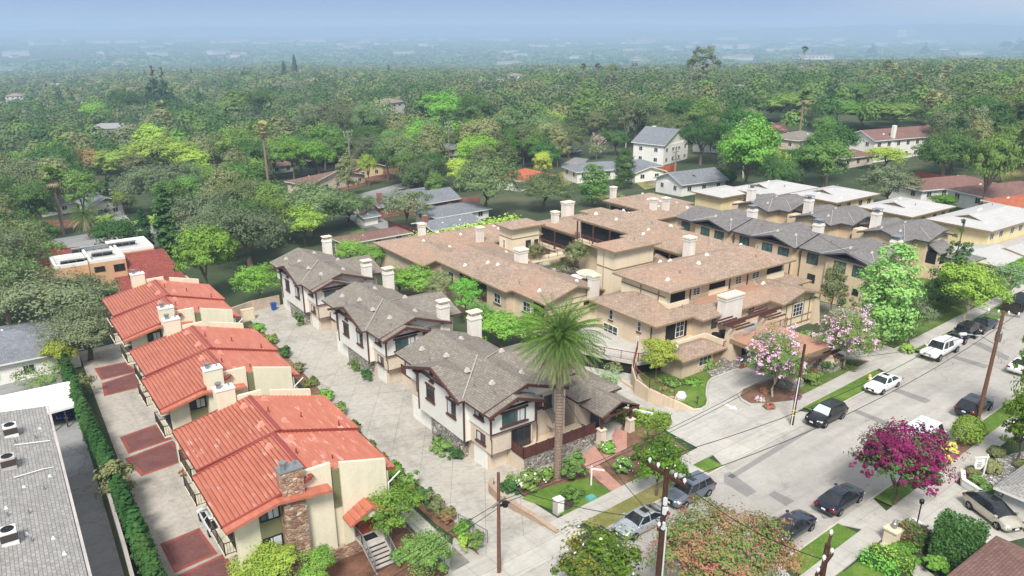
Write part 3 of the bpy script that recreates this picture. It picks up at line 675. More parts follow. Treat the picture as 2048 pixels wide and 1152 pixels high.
    pr.hexa([(X(-6.8), Y(-15.75), Z(-1.92)), (X(V[0]-.1), Y(-15.75), Z(V[1]-.2)), (X(V[0]-.1), Y(-15.1), Z(V[1]-.2)), (X(-6.8), Y(-15.1), Z(-1.92))], [(X(-6.8), Y(-15.75), Z(-1.70)), (X(V[0]-.1), Y(-15.75), Z(V[1]+.02)), (X(V[0]-.1), Y(-15.1), Z(V[1]+.02)), (X(-6.8), Y(-15.1), Z(-1.70))])
    pr.build('pent_roof', [M['redroof']], root)
    # chimneys
    for (cx, cy, top, st) in ((-1.9, -14.75, .95, first), (-1.9, .25, 1.1, False)):
        wd, dp = 1.55, 1.0
        mb = MB(); mb.box(X(cx-wd/2), X(cx+wd/2), Y(cy-dp/2), Y(cy+dp/2), Z(gl-.6 if cy < -5 else -4.0), Z(top))
        ch = mb.build('chimney', M['fieldstone' if st else 'cream'], root)
        g2 = MB(); g2.box(X(cx-wd/2-.06), X(cx+wd/2+.06), Y(cy-dp/2-.06), Y(cy+dp/2+.06), Z(top+.002), Z(top+.1)); g2.build('chimney_cap', M['metal'] if st else M['white_trim'], ch)
        g2 = MB(); g2.cyl(X(cx-.38), Y(cy), Z(top+.1), Z(top+.5), .2, 12); g2.cyl(X(cx-.38), Y(cy), Z(top+.5), Z(top+.62), .27, 12); g2.cyl(X(cx+.45), Y(cy+.1), Z(top+.1), Z(top+.42), .07, 8); g2.build('flue', M['metal'], ch)
    # front windows in an olive bay
    ol = MB(); ol.box(X(-4.25), X(-2.72), Y(yF-.05), Y(yF+.02), Z(fl+.1), Z(-1.35)); ol.build('olive_panel', M['olive'], root)
    win(root, 'S', Y(yF-.05), X(-3.5), Z(-2.75), 1.4, 1.0, nx=3, fm='black', curtain=.55)
    win(root, 'S', Y(yF-.05), X(-3.5), Z(-5.1), 1.4, 1.0, nx=2, fm='black', curtain=.6)
    # gutter pipe on the right
    mb = MB(); mb.tube([(X(6.3), Y(-15.0), Z(-2.05)), (X(5.4), Y(-14.75), Z(-2.9)), (X(5.4), Y(-14.72), Z(-4.6))], .06, 6); mb.build('downpipe', M['white_trim'], root)
    # west side windows and balconies
    for yc, zz in ((-8.6, -3.4), (-8.6, -5.0), (-1.2, -3.4), (-1.2, -5.0), (-13.6, -5.0)):
        win(root, 'W', X(-5.7), Y(yc), Z(zz), .9, 1.2, nx=2, fm='black', curtain=.4)
    for yc in (-8.6, -1.2, -13.6): ol = MB(); ol.box(X(-5.74), X(-5.69), Y(yc-.62), Y(yc+.62), Z(fl+.05), Z(-1.75)); ol.build('olive_panel', M['olive'], root)
    for yc in (-11.4, -4.0):
        for zz in (-3.05, -5.3):
            mb = MB(); mb.box(X(-6.55), X(-5.7), Y(yc-1.75), Y(yc+1.75), Z(zz-.18), Z(zz)); bl = mb.build('balcony', M['cream'], root)
            railing(bl, [(X(-5.72), Y(yc-1.72), Z(zz)), (X(-6.5), Y(yc-1.72), Z(zz)), (X(-6.5), Y(yc+1.72), Z(zz)), (X(-5.72), Y(yc+1.72), Z(zz))], 1.0)
            mb = MB(); mb.box(X(-5.72), X(-5.68), Y(yc-1.5), Y(yc+1.5), Z(zz+.02), Z(min(zz+1.95, -1.85))); mb.build('balcony_opening', M['dark'], bl)  # flat dark panel on the wall paints the shade of a recessed balcony
    if first:
        YF = Y(yF)
        for q in (((862,675),(893,745)), ((880,842),(913,925))):
            winp(root, 'S', YF, (340+q[0][0]/3.097, 780+q[0][1]/3.097), (340+q[1][0]/3.097, 780+q[1][1]/3.097), nx=1, nz=2, fm='black')
        c, dz, dw, dh = rect('S', YF-.3, (340+978/3.097, 780+835/3.097), (340+1070/3.097, 780+938/3.097))
        c = X(3.35); dw = 1.3; dh = 2.1; dz = max(dz, Z(gl+1.2)); yd = YF-.3
        mb = MB(); wbox(mb, 'S', yd, c, dw+.5, dz, dz+dh+.2, 0, .05); fr = mb.build('door_surround', M['brownwood'], root)
        mb = MB(); wbox(mb, 'S', yd, c, dw, dz, dz+dh, .05, .09)
        for k in (-1, 1):
            for q in (.2, .85, 1.45): wbox(mb, 'S', yd, c+k*dw*.25, dw*.34, dz+q, dz+q+.5, .09, .11)
        dr = mb.build('door', M['door_red'], root)
        mb = MB(); P = [(c+.27*math.cos(t), yd-.13, dz+1.55+.27*math.sin(t)) for t in np.linspace(0, 2*math.pi, 13)]; mb.tube(P, .09, 6); mb.build('wreath', M['curtain'], dr)
        # porch roof
        pr = MB(); zr = dz+3.1
        for sgn in (-1, 1):
            q = [(c, yd-1.5, zr), (c, yd, zr), (c+sgn*1.75, yd, zr-.95), (c+sgn*1.75, yd-1.5, zr-.95)]
            if sgn > 0: q.reverse()
            pr.slab(q, .2)
            for k in range(1, 4):
                t = k/4; pr.box(c+sgn*1.75*t-.03, c+sgn*1.75*t+.03, yd-1.5, yd, zr-.95*t-.02, zr-.95*t+.06)
        pr.build('porch_roof', M['redroof'], root)
        mb = MB(); mb.poly([(c-1.5, yd-1.3, zr-.95), (c+1.5, yd-1.3, zr-.95), (c, yd-1.3, zr-.18)]); mb.build('porch_gable', M['cream'], root)
        for k in (-1, 1):
            mb = MB(); mb.lathe((c+k*1.15, yd-.12, dz+1.75), [(.02,.0),(.1,.05),(.12,.3),(.03,.42)], 8); mb.build('wall_lamp', M['black'], root)
        # steps with rails
        st = MB(); gy0 = g(3.4, -17.5); rise = (dz-gy0)/7
        st.box(c-.95, c+.95, yd-1.2, yd, dz-.18, dz)
        for k in range(7): st.box(c-.85, c+.85, yd-1.2-.3*(k+1), yd-1.2-.3*k, dz-rise*(k+1)-.06, dz-rise*(k+1))
        for sg in (-1, 1): st.hexa([(c+sg*.85-.03, yd-1.2, dz-.4), (c+sg*.85+.03, yd-1.2, dz-.4), (c+sg*.85+.03, yd-3.4, gy0-.1), (c+sg*.85-.03, yd-3.4, gy0-.1)], [(c+sg*.85-.03, yd-1.2, dz-.05), (c+sg*.85+.03, yd-1.2, dz-.05), (c+sg*.85+.03, yd-3.4, gy0+.12), (c+sg*.85-.03, yd-3.4, gy0+.12)])
        sp = st.build('steps', M['aptwall'], root)
        for sg in (-1, 1): railing(sp, [(c+sg*.9, yd-.05, dz), (c+sg*.9, yd-1.2, dz), (c+sg*.9, yd-3.3, gy0+.15)], 1.0, 'metal', .14, 1.2)
        mb = MB(); mb.box(c-.5, c+.5, yd-1.0, yd-.3, dz+.002, dz+.02); mb.build('door_mat', M['dark'], root)
        pl = MB(); pl.box(X(0.4), X(5.4), YF-.36, YF-.2, Z(gl-1), dz-.35); pl.build('stone_plinth', M['fieldstone'], root)
    return root
def sc(o): return tuple(CAM+1.065*(np.array(o)-CAM))
ORED = [sc((15.17,57.54,9.5)), sc((15.95,77.97,8.82)), sc((16.7,98.1,8.25))]
red_building(ORED[0], 'front red roofed apartment building with a fieldstone chimney and a red door up steps', True, True)
red_building(ORED[1], 'middle red roofed apartment building between the stone chimney one and the rear one', False, False)
red_building(ORED[2], 'rearmost red roofed apartment building beside the dark oaks and the orange villa', False, False)

# ------------------------------------------------------------------ three grey-roofed craftsman townhouses
OGREY = [(36.27,57.03,7.9), (38.13,80.51,6.47), (39.36,103.51,5.56)]
def grey_house(O, lab, first):
    ox, oy, oz = O; X = lambda x: ox+x; Y = lambda y: oy+y; Z = lambda z: oz+z
    gl = gz(ox-3, oy-4)-oz
    root = thing('townhouse', (ox, oy, gz(ox, oy)), lab, 'house', 'grey roofed craftsman townhouses along the drive')
    p = .335
    mb = MB()
    roofsolid(mb, X(-4.5), X(4.7), Y(-7.9), Y(8.0), Z(-1.42), p, 'y', False, False, .2)
    r = [('main', mb)]
    m2 = MB(); roofsolid(m2, X(-5.1), X(.3), Y(-5.0), Y(4.4), Z(-1.38), .335, 'x', False, True, .19, gi=.84); r.append(('w', m2))
    m3 = MB(); roofsolid(m3, X(-.2), X(7.3), Y(-6.0), Y(3.0), Z(-1.44), .33, 'x', True, False, .21); r.append(('e', m3))
    m4 = MB(); roofsolid(m4, X(-4.42), X(1.45), Y(-8.75), Y(-5.0), Z(-1.47), .36, 'y', False, False, .18); r.append(('f', m4))
    for nm, q in r: q.build('roof', [M['greyroof'], M['brownwood'], M['siding']], root)
    # bargeboards
    def barge(pts, t=.08, h=.26):
        bb = MB()
        for a, b in zip(pts[:-1], pts[1:]):
            a, b = Vector(a), Vector(b); n = Vector((-(b-a).y, (b-a).x, 0))
            if n.length < 1e-6: n = Vector((1, 0, 0))
            n = n.normalized()*t
            bb.hexa([a-n-Vector((0,0,h)), b-n-Vector((0,0,h)), b+n-Vector((0,0,h)), a+n-Vector((0,0,h))], [a-n+Vector((0,0,.02)), b-n+Vector((0,0,.02)), b+n+Vector((0,0,.02)), a+n+Vector((0,0,.02))])
        bb.build('bargeboard', M['brownwood'], root)
    barge([(X(-4.55), Y(-7.95), Z(-1.46)), (X(.1), Y(-7.95), Z(.1)), (X(4.75), Y(-7.95), Z(-1.46))])
    barge([(X(-4.45), Y(-8.8), Z(-1.5)), (X(-1.485), Y(-8.8), Z(-.42)), (X(1.48), Y(-8.8), Z(-1.5))])
    barge([(X(-5.15), Y(-5.05), Z(-1.4)), (X(-5.15), Y(-.3), Z(.2)), (X(-5.15), Y(4.45), Z(-1.4))])
    barge([(X(7.35), Y(-6.05), Z(-1.46)), (X(7.35), Y(-1.5), Z(.05)), (X(7.35), Y(3.05), Z(-1.46))])
    hl = MB()
    for a, b in (((-4.6,-4.85,-1.28),(-.1,-.35,.2)), ((4.65,2.6,-1.3),(.3,-1.2,.1))): hl.tube([(X(a[0]), Y(a[1]), Z(a[2])), (X(b[0]), Y(b[1]), Z(b[2]))], .055, 5)
    hl.build('valley_flashing', M['hipline'], root)
    # walls: lower beige body, upper white body
    zm = -3.75; zb = gl
    lo = MB()
    lo.box(X(-3.3), X(4.0), Y(-7.0), Y(7.2), Z(zb-1.5), Z(-1.45)); lo.box(X(4.0), X(6.5), Y(-5.2), Y(2.2), Z(zb-1.5), Z(-1.5)); lo.build('lower_wall', M['beige'], root)
    up = MB()
    up.box(X(-3.75), X(.95), Y(-8.0), Y(-4.3), Z(zm), Z(-1.5))
    up.box(X(-3.7), X(-2), Y(3.2), Y(7.35), Z(zm), Z(-1.5))
    for (ya, yb, x0) in ((-4.45, 3.75, -4.25),):
        zb2 = gl+2.15
        up.box(X(x0), X(-3.0), Y(ya), Y(yb), Z(zb2), Z(-1.42))
        0 and up.poly([(X(x0-.003), Y(ya), Z(-1.42)), (X(x0-.003), Y(yb), Z(-1.42)), (X(x0-.003), Y((ya+yb)/2), Z(0.03))][::-1])
    up.build('upper_wall', M['siding'], root)
    fl = MB(); fl.box(X(-3.6), X(.8), Y(-7.8), Y(-4.0), Z(gl+2.2), Z(zm+.02)); fl.build('lower_wall', M['beige'], root)
    for (x, y) in ((-4.27, -4.47), (-4.27, 3.77), (-3.77, -8.02), (.97, -8.02)): tr = MB(); tr.box(X(x-.07), X(x+.07), Y(y-.07), Y(y+.07), Z(zm if y < -7 else gl+2.1), Z(-1.5)); tr.build('corner_board', M['brownwood'], root)
    tr = MB(); tr.box(X(-3.8), X(1.0), Y(-8.05), Y(-7.99), Z(zm-.03), Z(zm+.08)); tr.build('belt_board', M['brownwood'], root)
    st = MB(); st.box(X(-4.1), X(-3.28), Y(-3.6), Y(1.8), Z(zb-1.2), Z(gl+2.18)); st.build('stone_base', M['cobble'], root)
    for q_ in ((-6.7, -4.6), (2.2, 6.9)): gd = MB(); gd.box(X(-3.36), X(-3.29), Y(q_[0]), Y(q_[1]), Z(gl-.5), Z(gl+2.05)); gd.build('garage_door', M['white_trim'], root)
    kb = MB()
    for (x, y, ax) in ((-5.0, -.3, 'x'), (-5.0, -3.4, 'x'), (-5.0, 2.8, 'x'), (-5.0, -4.7, 'x')):
        kb.box(X(x-.12), X(-4.2), Y(y-.08), Y(y+.08), Z(-1.62 if abs(y+.3) > 1 else -.35), Z(-1.45 if abs(y+.3) > 1 else -.18))
    for (x, z) in ((-1.48, -.85), (-4.0, -1.85), (1.0, -1.85), (.1, -.35), (3.6, -1.5)): kb.box(X(x-.08), X(x+.08), Y(-8.85 if x < 1.5 and z < -.5 else -8.0), Y(-7.9 if x < 1.5 and z < -.5 else -7.0), Z(z), Z(z+.17))
    kb.build('bracket', M['brownwood'], root)
    mb = MB()
    for a in ((-4.36, 3.95), (-3.85, -8.1), (1.05, -8.1)): mb.tube([(X(a[0]), Y(a[1]), Z(-1.55)), (X(a[0]), Y(a[1]), Z(zm-.3)), (X(a[0]+.3), Y(a[1]+.3), Z(zm-.6)), (X(a[0]+.3), Y(a[1]+.3), Z(gl+1.9))], .05, 6)
    mb.build('downpipe', M['brownwood'], root)
    # windows
    K = dict(fm='brownwood', fw=.06)
    for (yc, zz, wv, hv) in ((-2.35, -4.05, 1.5, 1.45), (1.45, -4.05, 1.5, 1.45), (-2.9, -1.95, .62, 1.1), (1.1, -1.95, .62, 1.1)):
        win(root, 'W', X(-4.25), Y(yc), Z(zz), wv, hv, nx=2 if wv > 1 else 1, sill=.1, head=.12 if wv > 1 else 0, curtain=.5 if wv > 1 and yc < 0 else 0, **K)
    for zz in (-2.75, -5.2): win(root, 'W', X(-3.75 if zz > zm else -3.6), Y(-6.2), Z(zz), 1.4, .95, nx=2, sill=.12, curtain=.4, **K)
    win(root, 'S', Y(-8.0), X(-1.35), Z(-3.25), 2.5, 1.25, nx=4, sill=.25, head=.22, gm='glass_teal', curtain=.3, **K)
    win(root, 'S', Y(-7.0), X(2.0), Z(-3.2), .95, 1.2, nx=2, sill=.1, gm='glass_teal', **K)
    win(root, 'S', Y(-7.8), X(-.45), Z(-5.95), 2.1, 1.95, nx=3, gm='glass', name='sliding_door', fm='brownwood', fw=.06)
    win(root, 'W', X(-3.7), Y(5.2), Z(-2.6), 1.0, .95, nx=2, sill=.1, **K)
    # chimneys
    capped_chimney(root, X(4.2), Y(-7.0), 1.25, .85, Z(gl), Z(.55), kind='hood')
    capped_chimney(root, X(4.4), Y(7.2), 1.25, .85, Z(-3), Z(.9), kind='hood')
    # roof furniture
    for (x, y, zz) in ((-2.2, -1.9, -.33), (-1.9, 2.3, -.4), (-1.7, -5.2, -.45), (1.6, -5.0, -.42), (-2.6, 5.8, -.75), (1.4, 5.0, -.35), (3.2, .4, -.55)): roof_vent(root, X(x), Y(y), Z(zz+.08), .58, 'ventgrey')
    for (x, y, zz) in ((-2.9, -4.1, -.85), (-2.4, -6.6, -.72), (.4, -3.2, .0), (-3.2, 3.3, -.9), (.3, 4.4, 0.0)): pipe_vent(root, X(x), Y(y), Z(zz), .35)
    # deck with a board railing over a wall
    if not first:
        mb = MB(); mb.box(X(-1.9), X(1.3), Y(-10.6), Y(-7.85), Z(gl-.5), Z(-6.1)); dk = mb.build('deck', M['beige'], root)
        mb = MB()
        mb.box(X(-2.0), X(1.35), Y(-10.7), Y(-10.6), Z(-6.1), Z(-5.05)); mb.box(X(-2.0), X(-1.9), Y(-10.6), Y(-7.85), Z(-6.1), Z(-5.05)); mb.build('deck_railing', M['fence_wood'], dk)
        mb = MB(); mb.box(X(-1.98), X(-1.6), Y(-10.62), Y(-10.2), Z(gl-.5), Z(-6.1)); mb.build('stone_pier', M['cobble'], dk)
    else:
        zf = -6.05
        mb = MB(); mb.box(X(-1.35), X(6.6), Y(-9.5), Y(-7.05), Z(gl-.6), Z(zf-.03)); mb.build('deck_wall', M['beige'], root)
        mb = MB(); mb.box(X(-1.3), X(6.65), Y(-9.56), Y(-9.5), Z(gl-.6), Z(zf-.02)); mb.build('stone_base', M['cobble'], root)
        mb = MB(); mb.box(X(-1.34), X(6.6), Y(-9.48), Y(-7.07), Z(zf-.03), Z(zf)); dk = mb.build('deck', M['tan'], root)
        mb = MB(); mb.box(X(-1.45), X(6.65), Y(-9.6), Y(-9.5), Z(zf), Z(zf+1.05)); mb.box(X(-1.45), X(-1.35), Y(-9.5), Y(-7.85), Z(zf), Z(zf+1.05))
        for k in range(7): mb.box(X(-1.45+k*1.33), X(-1.31+k*1.33), Y(-9.64), Y(-9.48), Z(zf), Z(zf+1.12))
        mb.build('deck_railing', M['fence_wood'], dk)
        win(root, 'S', Y(-7.0), X(3.3), Z(-3.4), 1.3, 1.15, nx=2, sill=.1, **K)
        mb = MB(); mb.hexa([(X(3.0), Y(-7.9), Z(-5.2)), (X(4.0), Y(-7.9), Z(-5.2)), (X(4.0), Y(-7), Z(-5.2)), (X(3.0), Y(-7), Z(-5.2))], [(X(3.0), Y(-7.9), Z(-4.5)), (X(4.0), Y(-7.9), Z(-4.5)), (X(4.0), Y(-7), Z(-3.7)), (X(3.0), Y(-7), Z(-3.7))]); mb.build('fireplace_bay', M['beige'], root)
        mb = MB(); mb.slab([(X(2.9), Y(-8.0), Z(-4.45)), (X(4.1), Y(-8.0), Z(-4.45)), (X(4.1), Y(-7), Z(-3.55)), (X(2.9), Y(-7), Z(-3.55))], .1); mb.build('bay_roof', M['greyroof'], root)
        # entry porch with a timber gable
        px0, px1, yf, zt = 7.2, 11.2, -9.4, -3.4
        mb = MB(); mb.box(X(6.4), X(11.3), Y(-7.0), Y(2.2), Z(gl-.5), Z(-3.95)); mb.build('lower_wall', M['beige'], root)
        mb = MB(); roofsolid(mb, X(6.4), X(11.9), Y(-7.4), Y(2.8), Z(-3.75), .3, 'y', True, True, .2); mb.build('roof', [M['greyroof'], M['brownwood'], M['siding']], root)
        mb = MB(); roofsolid(mb, X(6.9), X(11.5), Y(-10.2), Y(-6.5), Z(-4.3), .42, 'y', False, False, .16); po = mb.build('porch_roof', [M['greyroof'], M['brownwood'], M['dark']], root)
        mb = MB()
        for k in range(4):
            xx = 7.15+k*1.38; mb.box(X(xx-.06), X(xx+.06), Y(-10.5), Y(-9.2), Z(-4.62), Z(-4.46))
        mb.box(X(6.9), X(11.5), Y(-10.28), Y(-10.2), Z(-4.55), Z(-4.35))
        for sg in (-1, 1): mb.tube([(X(9.2+sg*2.3), Y(-10.26), Z(-4.35)), (X(9.2), Y(-10.26), Z(-3.38))], .1, 4)
        mb.build('porch_beam', M['brownwood'], po)
        zg = gl+.75
        for xx in (7.4, 11.0):
            mb = MB(); mb.hexa([(X(xx-.42), Y(-10.1), Z(gl-.2)), (X(xx+.42), Y(-10.1), Z(gl-.2)), (X(xx+.42), Y(-9.3), Z(gl-.2)), (X(xx-.42), Y(-9.3), Z(gl-.2))], [(X(xx-.28), Y(-9.98), Z(zg+1.3)), (X(xx+.28), Y(-9.98), Z(zg+1.3)), (X(xx+.28), Y(-9.42), Z(zg+1.3)), (X(xx-.28), Y(-9.42), Z(zg+1.3))]); pi = mb.build('porch_pier', M['beige'], root)
            mb = MB(); mb.box(X(xx-.36), X(xx+.36), Y(-10.06), Y(-9.34), Z(zg+1.3), Z(zg+1.42)); mb.build('pier_cap', M['capcream'], pi)
            mb = MB(); mb.box(X(xx-.12), X(xx+.12), Y(-9.82), Y(-9.58), Z(zg+1.42), Z(-4.45)); mb.build('porch_post', M['brownwood'], root)
        mb = MB(); mb.box(X(7.0), X(11.4), Y(-9.9), Y(-7.2), Z(gl-.3), Z(zg)); mb.box(X(8.0), X(10.7), Y(-10.25), Y(-9.9), Z(gl-.3), Z(zg-.17)); mb.box(X(8.0), X(10.7), Y(-10.6), Y(-10.25), Z(gl-.3), Z(zg-.34)); mb.build('porch_floor', M['apron'], root)
        mb = MB(); wbox(mb, 'S', Y(-7.2), X(8.8), 1.0, Z(zg), Z(zg+2.1), 0, .06); mb.build('door', M['door_blue'], root)
        win(root, 'S', Y(-7.2), X(10.3), Z(zg+1.0), .8, .8, nx=1, fm='brownwood')
        mb = MB(); mb.box(X(8.3), X(9.3), Y(-8.4), Y(-7.7), Z(zg+.002), Z(zg+.03)); mb.build('door_mat', M['door_red'], root)
        for xx in (7.1, 11.3): railing(root, [(X(xx), Y(-9.2), Z(zg)), (X(xx), Y(-7.3), Z(zg))], .95, 'brownwood', .15, 1.8, 'porch_railing')
    return root
grey_house(OGREY[0], 'front craftsman townhouse with timber entry porch and a long deck on a cobble base', True)
grey_house(OGREY[1], 'middle craftsman townhouse with a covered grill on its small deck, second along the drive', False)
grey_house(OGREY[2], 'rearmost craftsman townhouse at the far end of the drive near the blue bin', False)
# ------------------------------------------------------------------ tan courtyard complex
root = thing('residence_complex', (70, 65, gz(70, 65)), 'large tan stucco courtyard residence with shingled hip roofs and an entry canopy', 'building')
TM = [M['tanroof'], M['tantrim'], M['tan']]
def roof(x0, x1, y0, y1, ze, p=.34, ax='x', h0=True, h1=True, name='roof', vents=3, mats=TM, rt=root, th=.22):
    mb = MB(); zr = roofsolid(mb, x0, x1, y0, y1, ze, p, ax, h0, h1, th); o = mb.build(name, mats, rt)
    r_ = random.Random(int(x0*10+y0))
    for k in range(vents):
        x = r_.uniform(x0+1.2, x1-1.2); y = r_.uniform(y0+1.2, y1-1.2)
        dd = min(y-y0, y1-y) if ax == 'x' else min(x-x0, x1-x)
        if ax == 'x':
            if h0: dd = min(dd, x-x0)
            if h1: dd = min(dd, x1-x)
        else:
            if h0: dd = min(dd, y-y0)
            if h1: dd = min(dd, y1-y)
        (roof_vent if k % 3 else pipe_vent)(o, x, y, ze+p*dd+.05, .55 if k % 3 else .35)
    return o
def wall(x0, x1, y0, y1, zb, zt, m='tan', rt=root, name='wall'):
    mb = MB(); mb.box(x0, x1, y0, y1, zb, zt); return mb.build(name, M[m] if isinstance(m, str) else m, rt)
gg = lambda x, y: gz(x, y)-1.0
# lower front block
roof(59.6, 78, 56.5, 68.2, 5.7, .34, 'x', vents=7)
wall(60.4, 77, 57.3, 67.4, gg(62, 62), 5.55)
mb = MB(); A = [(65.5, 55, 5.7), (84, 55, 5.7), (84, 57.4, 6.52), (67.9, 57.4, 6.52)]
mb.slab(A, .22, 0); mb.slab([(65.5, 55, 5.7), (67.9, 57.4, 6.52), (67.9, 60, 6.52), (65.5, 60, 5.7)], .22, 0); mb.build('roof', TM, root)
mb = MB(); mb.box(67.8, 79, 57.3, 59.2, 6.3, 6.5); mb.build('flat_roof', M['terra'], root)
wall(66.2, 78, 55.8, 58, gg(70, 56), 5.52)
roof(77.3, 85.3, 52.9, 60.5, 5.72, .26, 'y', False, False, vents=3)
wall(78.0, 84.6, 53.8, 60.4, gg(81, 54), 5.55, 'tanlight')
roof(79, 88.5, 56.9, 70, 5.68, .34, 'y', True, True, vents=2)
wall(79.5, 87.6, 57.6, 69, gg(84, 60), 5.5)
for nm, y in (('buttress', 53.3),):
    for x in (77.7, 84.9):
        mb = MB(); mb.hexa([(x-.75, 53.0, gg(x, 53)), (x+.75, 53.0, gg(x, 53)), (x+.75, 54.5, gg(x, 53)), (x-.75, 54.5, gg(x, 53))], [(x-.45, 53.5, 4.9), (x+.45, 53.5, 4.9), (x+.45, 54.5, 4.9), (x-.45, 54.5, 4.9)]); mb.build('buttress', M['tan'], root)
mb = MB()
for x in (79.2, 80.4, 82.6, 83.8): mb.box(x-.07, x+.07, 53.74, 53.8, 2.0, 5.4)
for z in (2.2, 3.1, 5.0): mb.box(78.5, 84.3, 53.732, 53.8, z-.07, z+.07)
for x in (80.9, 81.5, 82.1): mb.box(x-.05, x+.05, 53.735, 53.8, 5.05, 6.2)
mb.build('half_timber', M['tantrim'], root)
win(root, 'S', 53.8, 81.5, 3.2, 1.9, 1.65, nx=3, nz=3, curtain=0)
win(root, 'S', 53.8, 80.2, 1.3, 1.6, .6, nx=4)
# upper storey and east wing
roof(63, 86.3, 58.1, 67.7, 8.6, .34, 'x', vents=9)
wall(64.2, 85.3, 59.2, 66.8, 5.6, 8.45)
roof(76, 85.95, 58.3, 80.5, 8.57, .34, 'y', True, True, vents=6)
wall(77.0, 85.0, 60, 80, gg(80, 70), 8.4)
roof(78, 87.5, 78.8, 93.5, 8.54, .33, 'y', True, True, vents=6)
wall(79.0, 86.6, 80, 92.8, gg(82, 86), 8.35)
wall(63.6, 64.2, 59.0, 66.6, 6.2, 8.42, 'tanlight')
mb = MB()
for yy in (60.3, 63.2): mb.box(63.5, 63.6, yy-.06, yy+.06, 6.4, 8.4)
mb.box(63.52, 63.6, 59.2, 66.6, 7.55, 7.68); mb.build('trim_band', M['tantrim'], root)
wall(63.5, 66.9, 58.55, 58.75, 5.95, 6.95, 'tanlight', name='balcony_parapet'); wall(63.45, 63.65, 58.75, 61.5, 5.95, 6.95, 'tanlight', name='balcony_parapet')
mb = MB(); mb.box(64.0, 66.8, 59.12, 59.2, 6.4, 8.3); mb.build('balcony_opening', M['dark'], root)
u = lambda x, y: (1180+x/5.76, 500+y/5.76)
v = lambda x, y: (1400+x/5.76, 500+y/5.76)
q = lambda x, y: (1320+x/6.4, 430+y/6.4)
YU = 59.2
for a, b in ((q(415,1040), q(515,915)), (q(955,895), q(1045,770)), (q(1170,825), q(1275,710))): winp(root, 'S', YU, a, b, nx=2, nz=3)
for a, b in ((q(630,930), q(835,850)), (q(1365,755), q(1560,665))):
    c, z, w_, h = rect('S', YU, a, b); mb = MB(); wbox(mb, 'S', YU, c, w_, 7.1, 8.3, 0, .03); mb.build('balcony_opening', M['dark'], root)
    mb = MB(); wbox(mb, 'S', YU, c, w_+.5, 6.2, 7.1, .0, .3); mb.build('balcony_parapet', M['tanlight'], root)
mb = MB()
for p_ in (q(375,1100), q(880,955), q(1105,900), q(1640,745)):
    x = AY(*p_, YU)[0]; mb.box(x-.06, x+.06, YU-.12, YU-.02, 6.1, 8.4)
mb.build('downpipe', M['brownwood'], root)
# west wall windows of the lower block
for a, b, nx_, nz_ in ((u(222,745), u(272,665), 1, 2), (u(545,920), u(598,815), 1, 2), (u(150,990), u(322,900), 3, 2), (u(535,1095), u(556,1040), 1, 1)):
    c, z, w_, h = rect('W', 60.4, a, b); z2 = max(z, 1.0)
    win(root, 'W', 60.4, c, (3.9 if nx_ == 1 and nz_ == 2 else 1.75), w_, (1.25 if nz_ == 2 and nx_ == 1 else 1.5), nx=nx_, nz=nz_, sill=.05)
mb = MB(); mb.box(60.28, 60.38, 57.9, 58.0, gg(60, 58), 5.5); mb.build('downpipe', M['brownwood'], root)
# planted terrace over the office
TZ = 3.95
wall(61.4, 66.3, 55.15, 57.3, gg(63, 56), TZ-.9, 'tan'); wall(61.3, 66.2, 55.0, 55.2, TZ-1.0, TZ, 'tanlight', name='terrace_parapet'); wall(66.15, 66.35, 52.2, 55.0, TZ-1.1, TZ, 'tanlight', name='terrace_parapet')
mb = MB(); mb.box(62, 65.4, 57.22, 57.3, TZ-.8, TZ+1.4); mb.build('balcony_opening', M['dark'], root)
win(root, 'S', 57.22, 64.2, TZ-.7, 1.4, 2.0, nx=2, nz=3, name='terrace_door')
wall(66.3, 77.5, 52.6, 55.8, gg(70, 54), TZ-.85, 'tan'); 
mb = MB(); mb.box(66.35, 77.5, 52.5, 55.9, TZ-.84, TZ-.8); mb.build('terrace_floor', M['aptwall'], root)
railing(root, [(65.6, 51.9, TZ-1.0), (66.6, 52.0, TZ-1.0)], 1.1, 'rail_red', .15)
railing(root, [(73.2, 52.1, TZ-.8), (77.4, 52.3, TZ-.8)], 1.1, 'rail_red', .12)
for (xx, nm) in ((68.4, 'window'), (71.0, 'window'), (75.0, 'window')): win(root, 'S', 55.8, xx, TZ-.1, .9, 1.3, nx=1, nz=2, fm='brownwood')
for x in (63.3, 64.6):
    mb = MB(); mb.lathe((x+4.0, 54.4, TZ-.8), [(.02,0),(.55,0),(.55,.7),(.4,.75),(.02,.72)], 14); mb.build('condenser_unit', M['black'], root)
# front office
roof(58.9, 66.0, 51.6, 55.6, 3.4, .36, 'x', True, True, 'office_roof', 2)
wall(59.6, 66.6, 52.3, 55.4, gg(62, 53), 3.25)
win(root, 'S', 52.3, 63.2, 1.75, 2.0, 1.15, nx=3, nz=2)
mb = MB(); mb.box(64.6, 66.4, 52.24, 52.3, 1.6, 3.0); mb.build('trim_band', M['tantrim'], root)
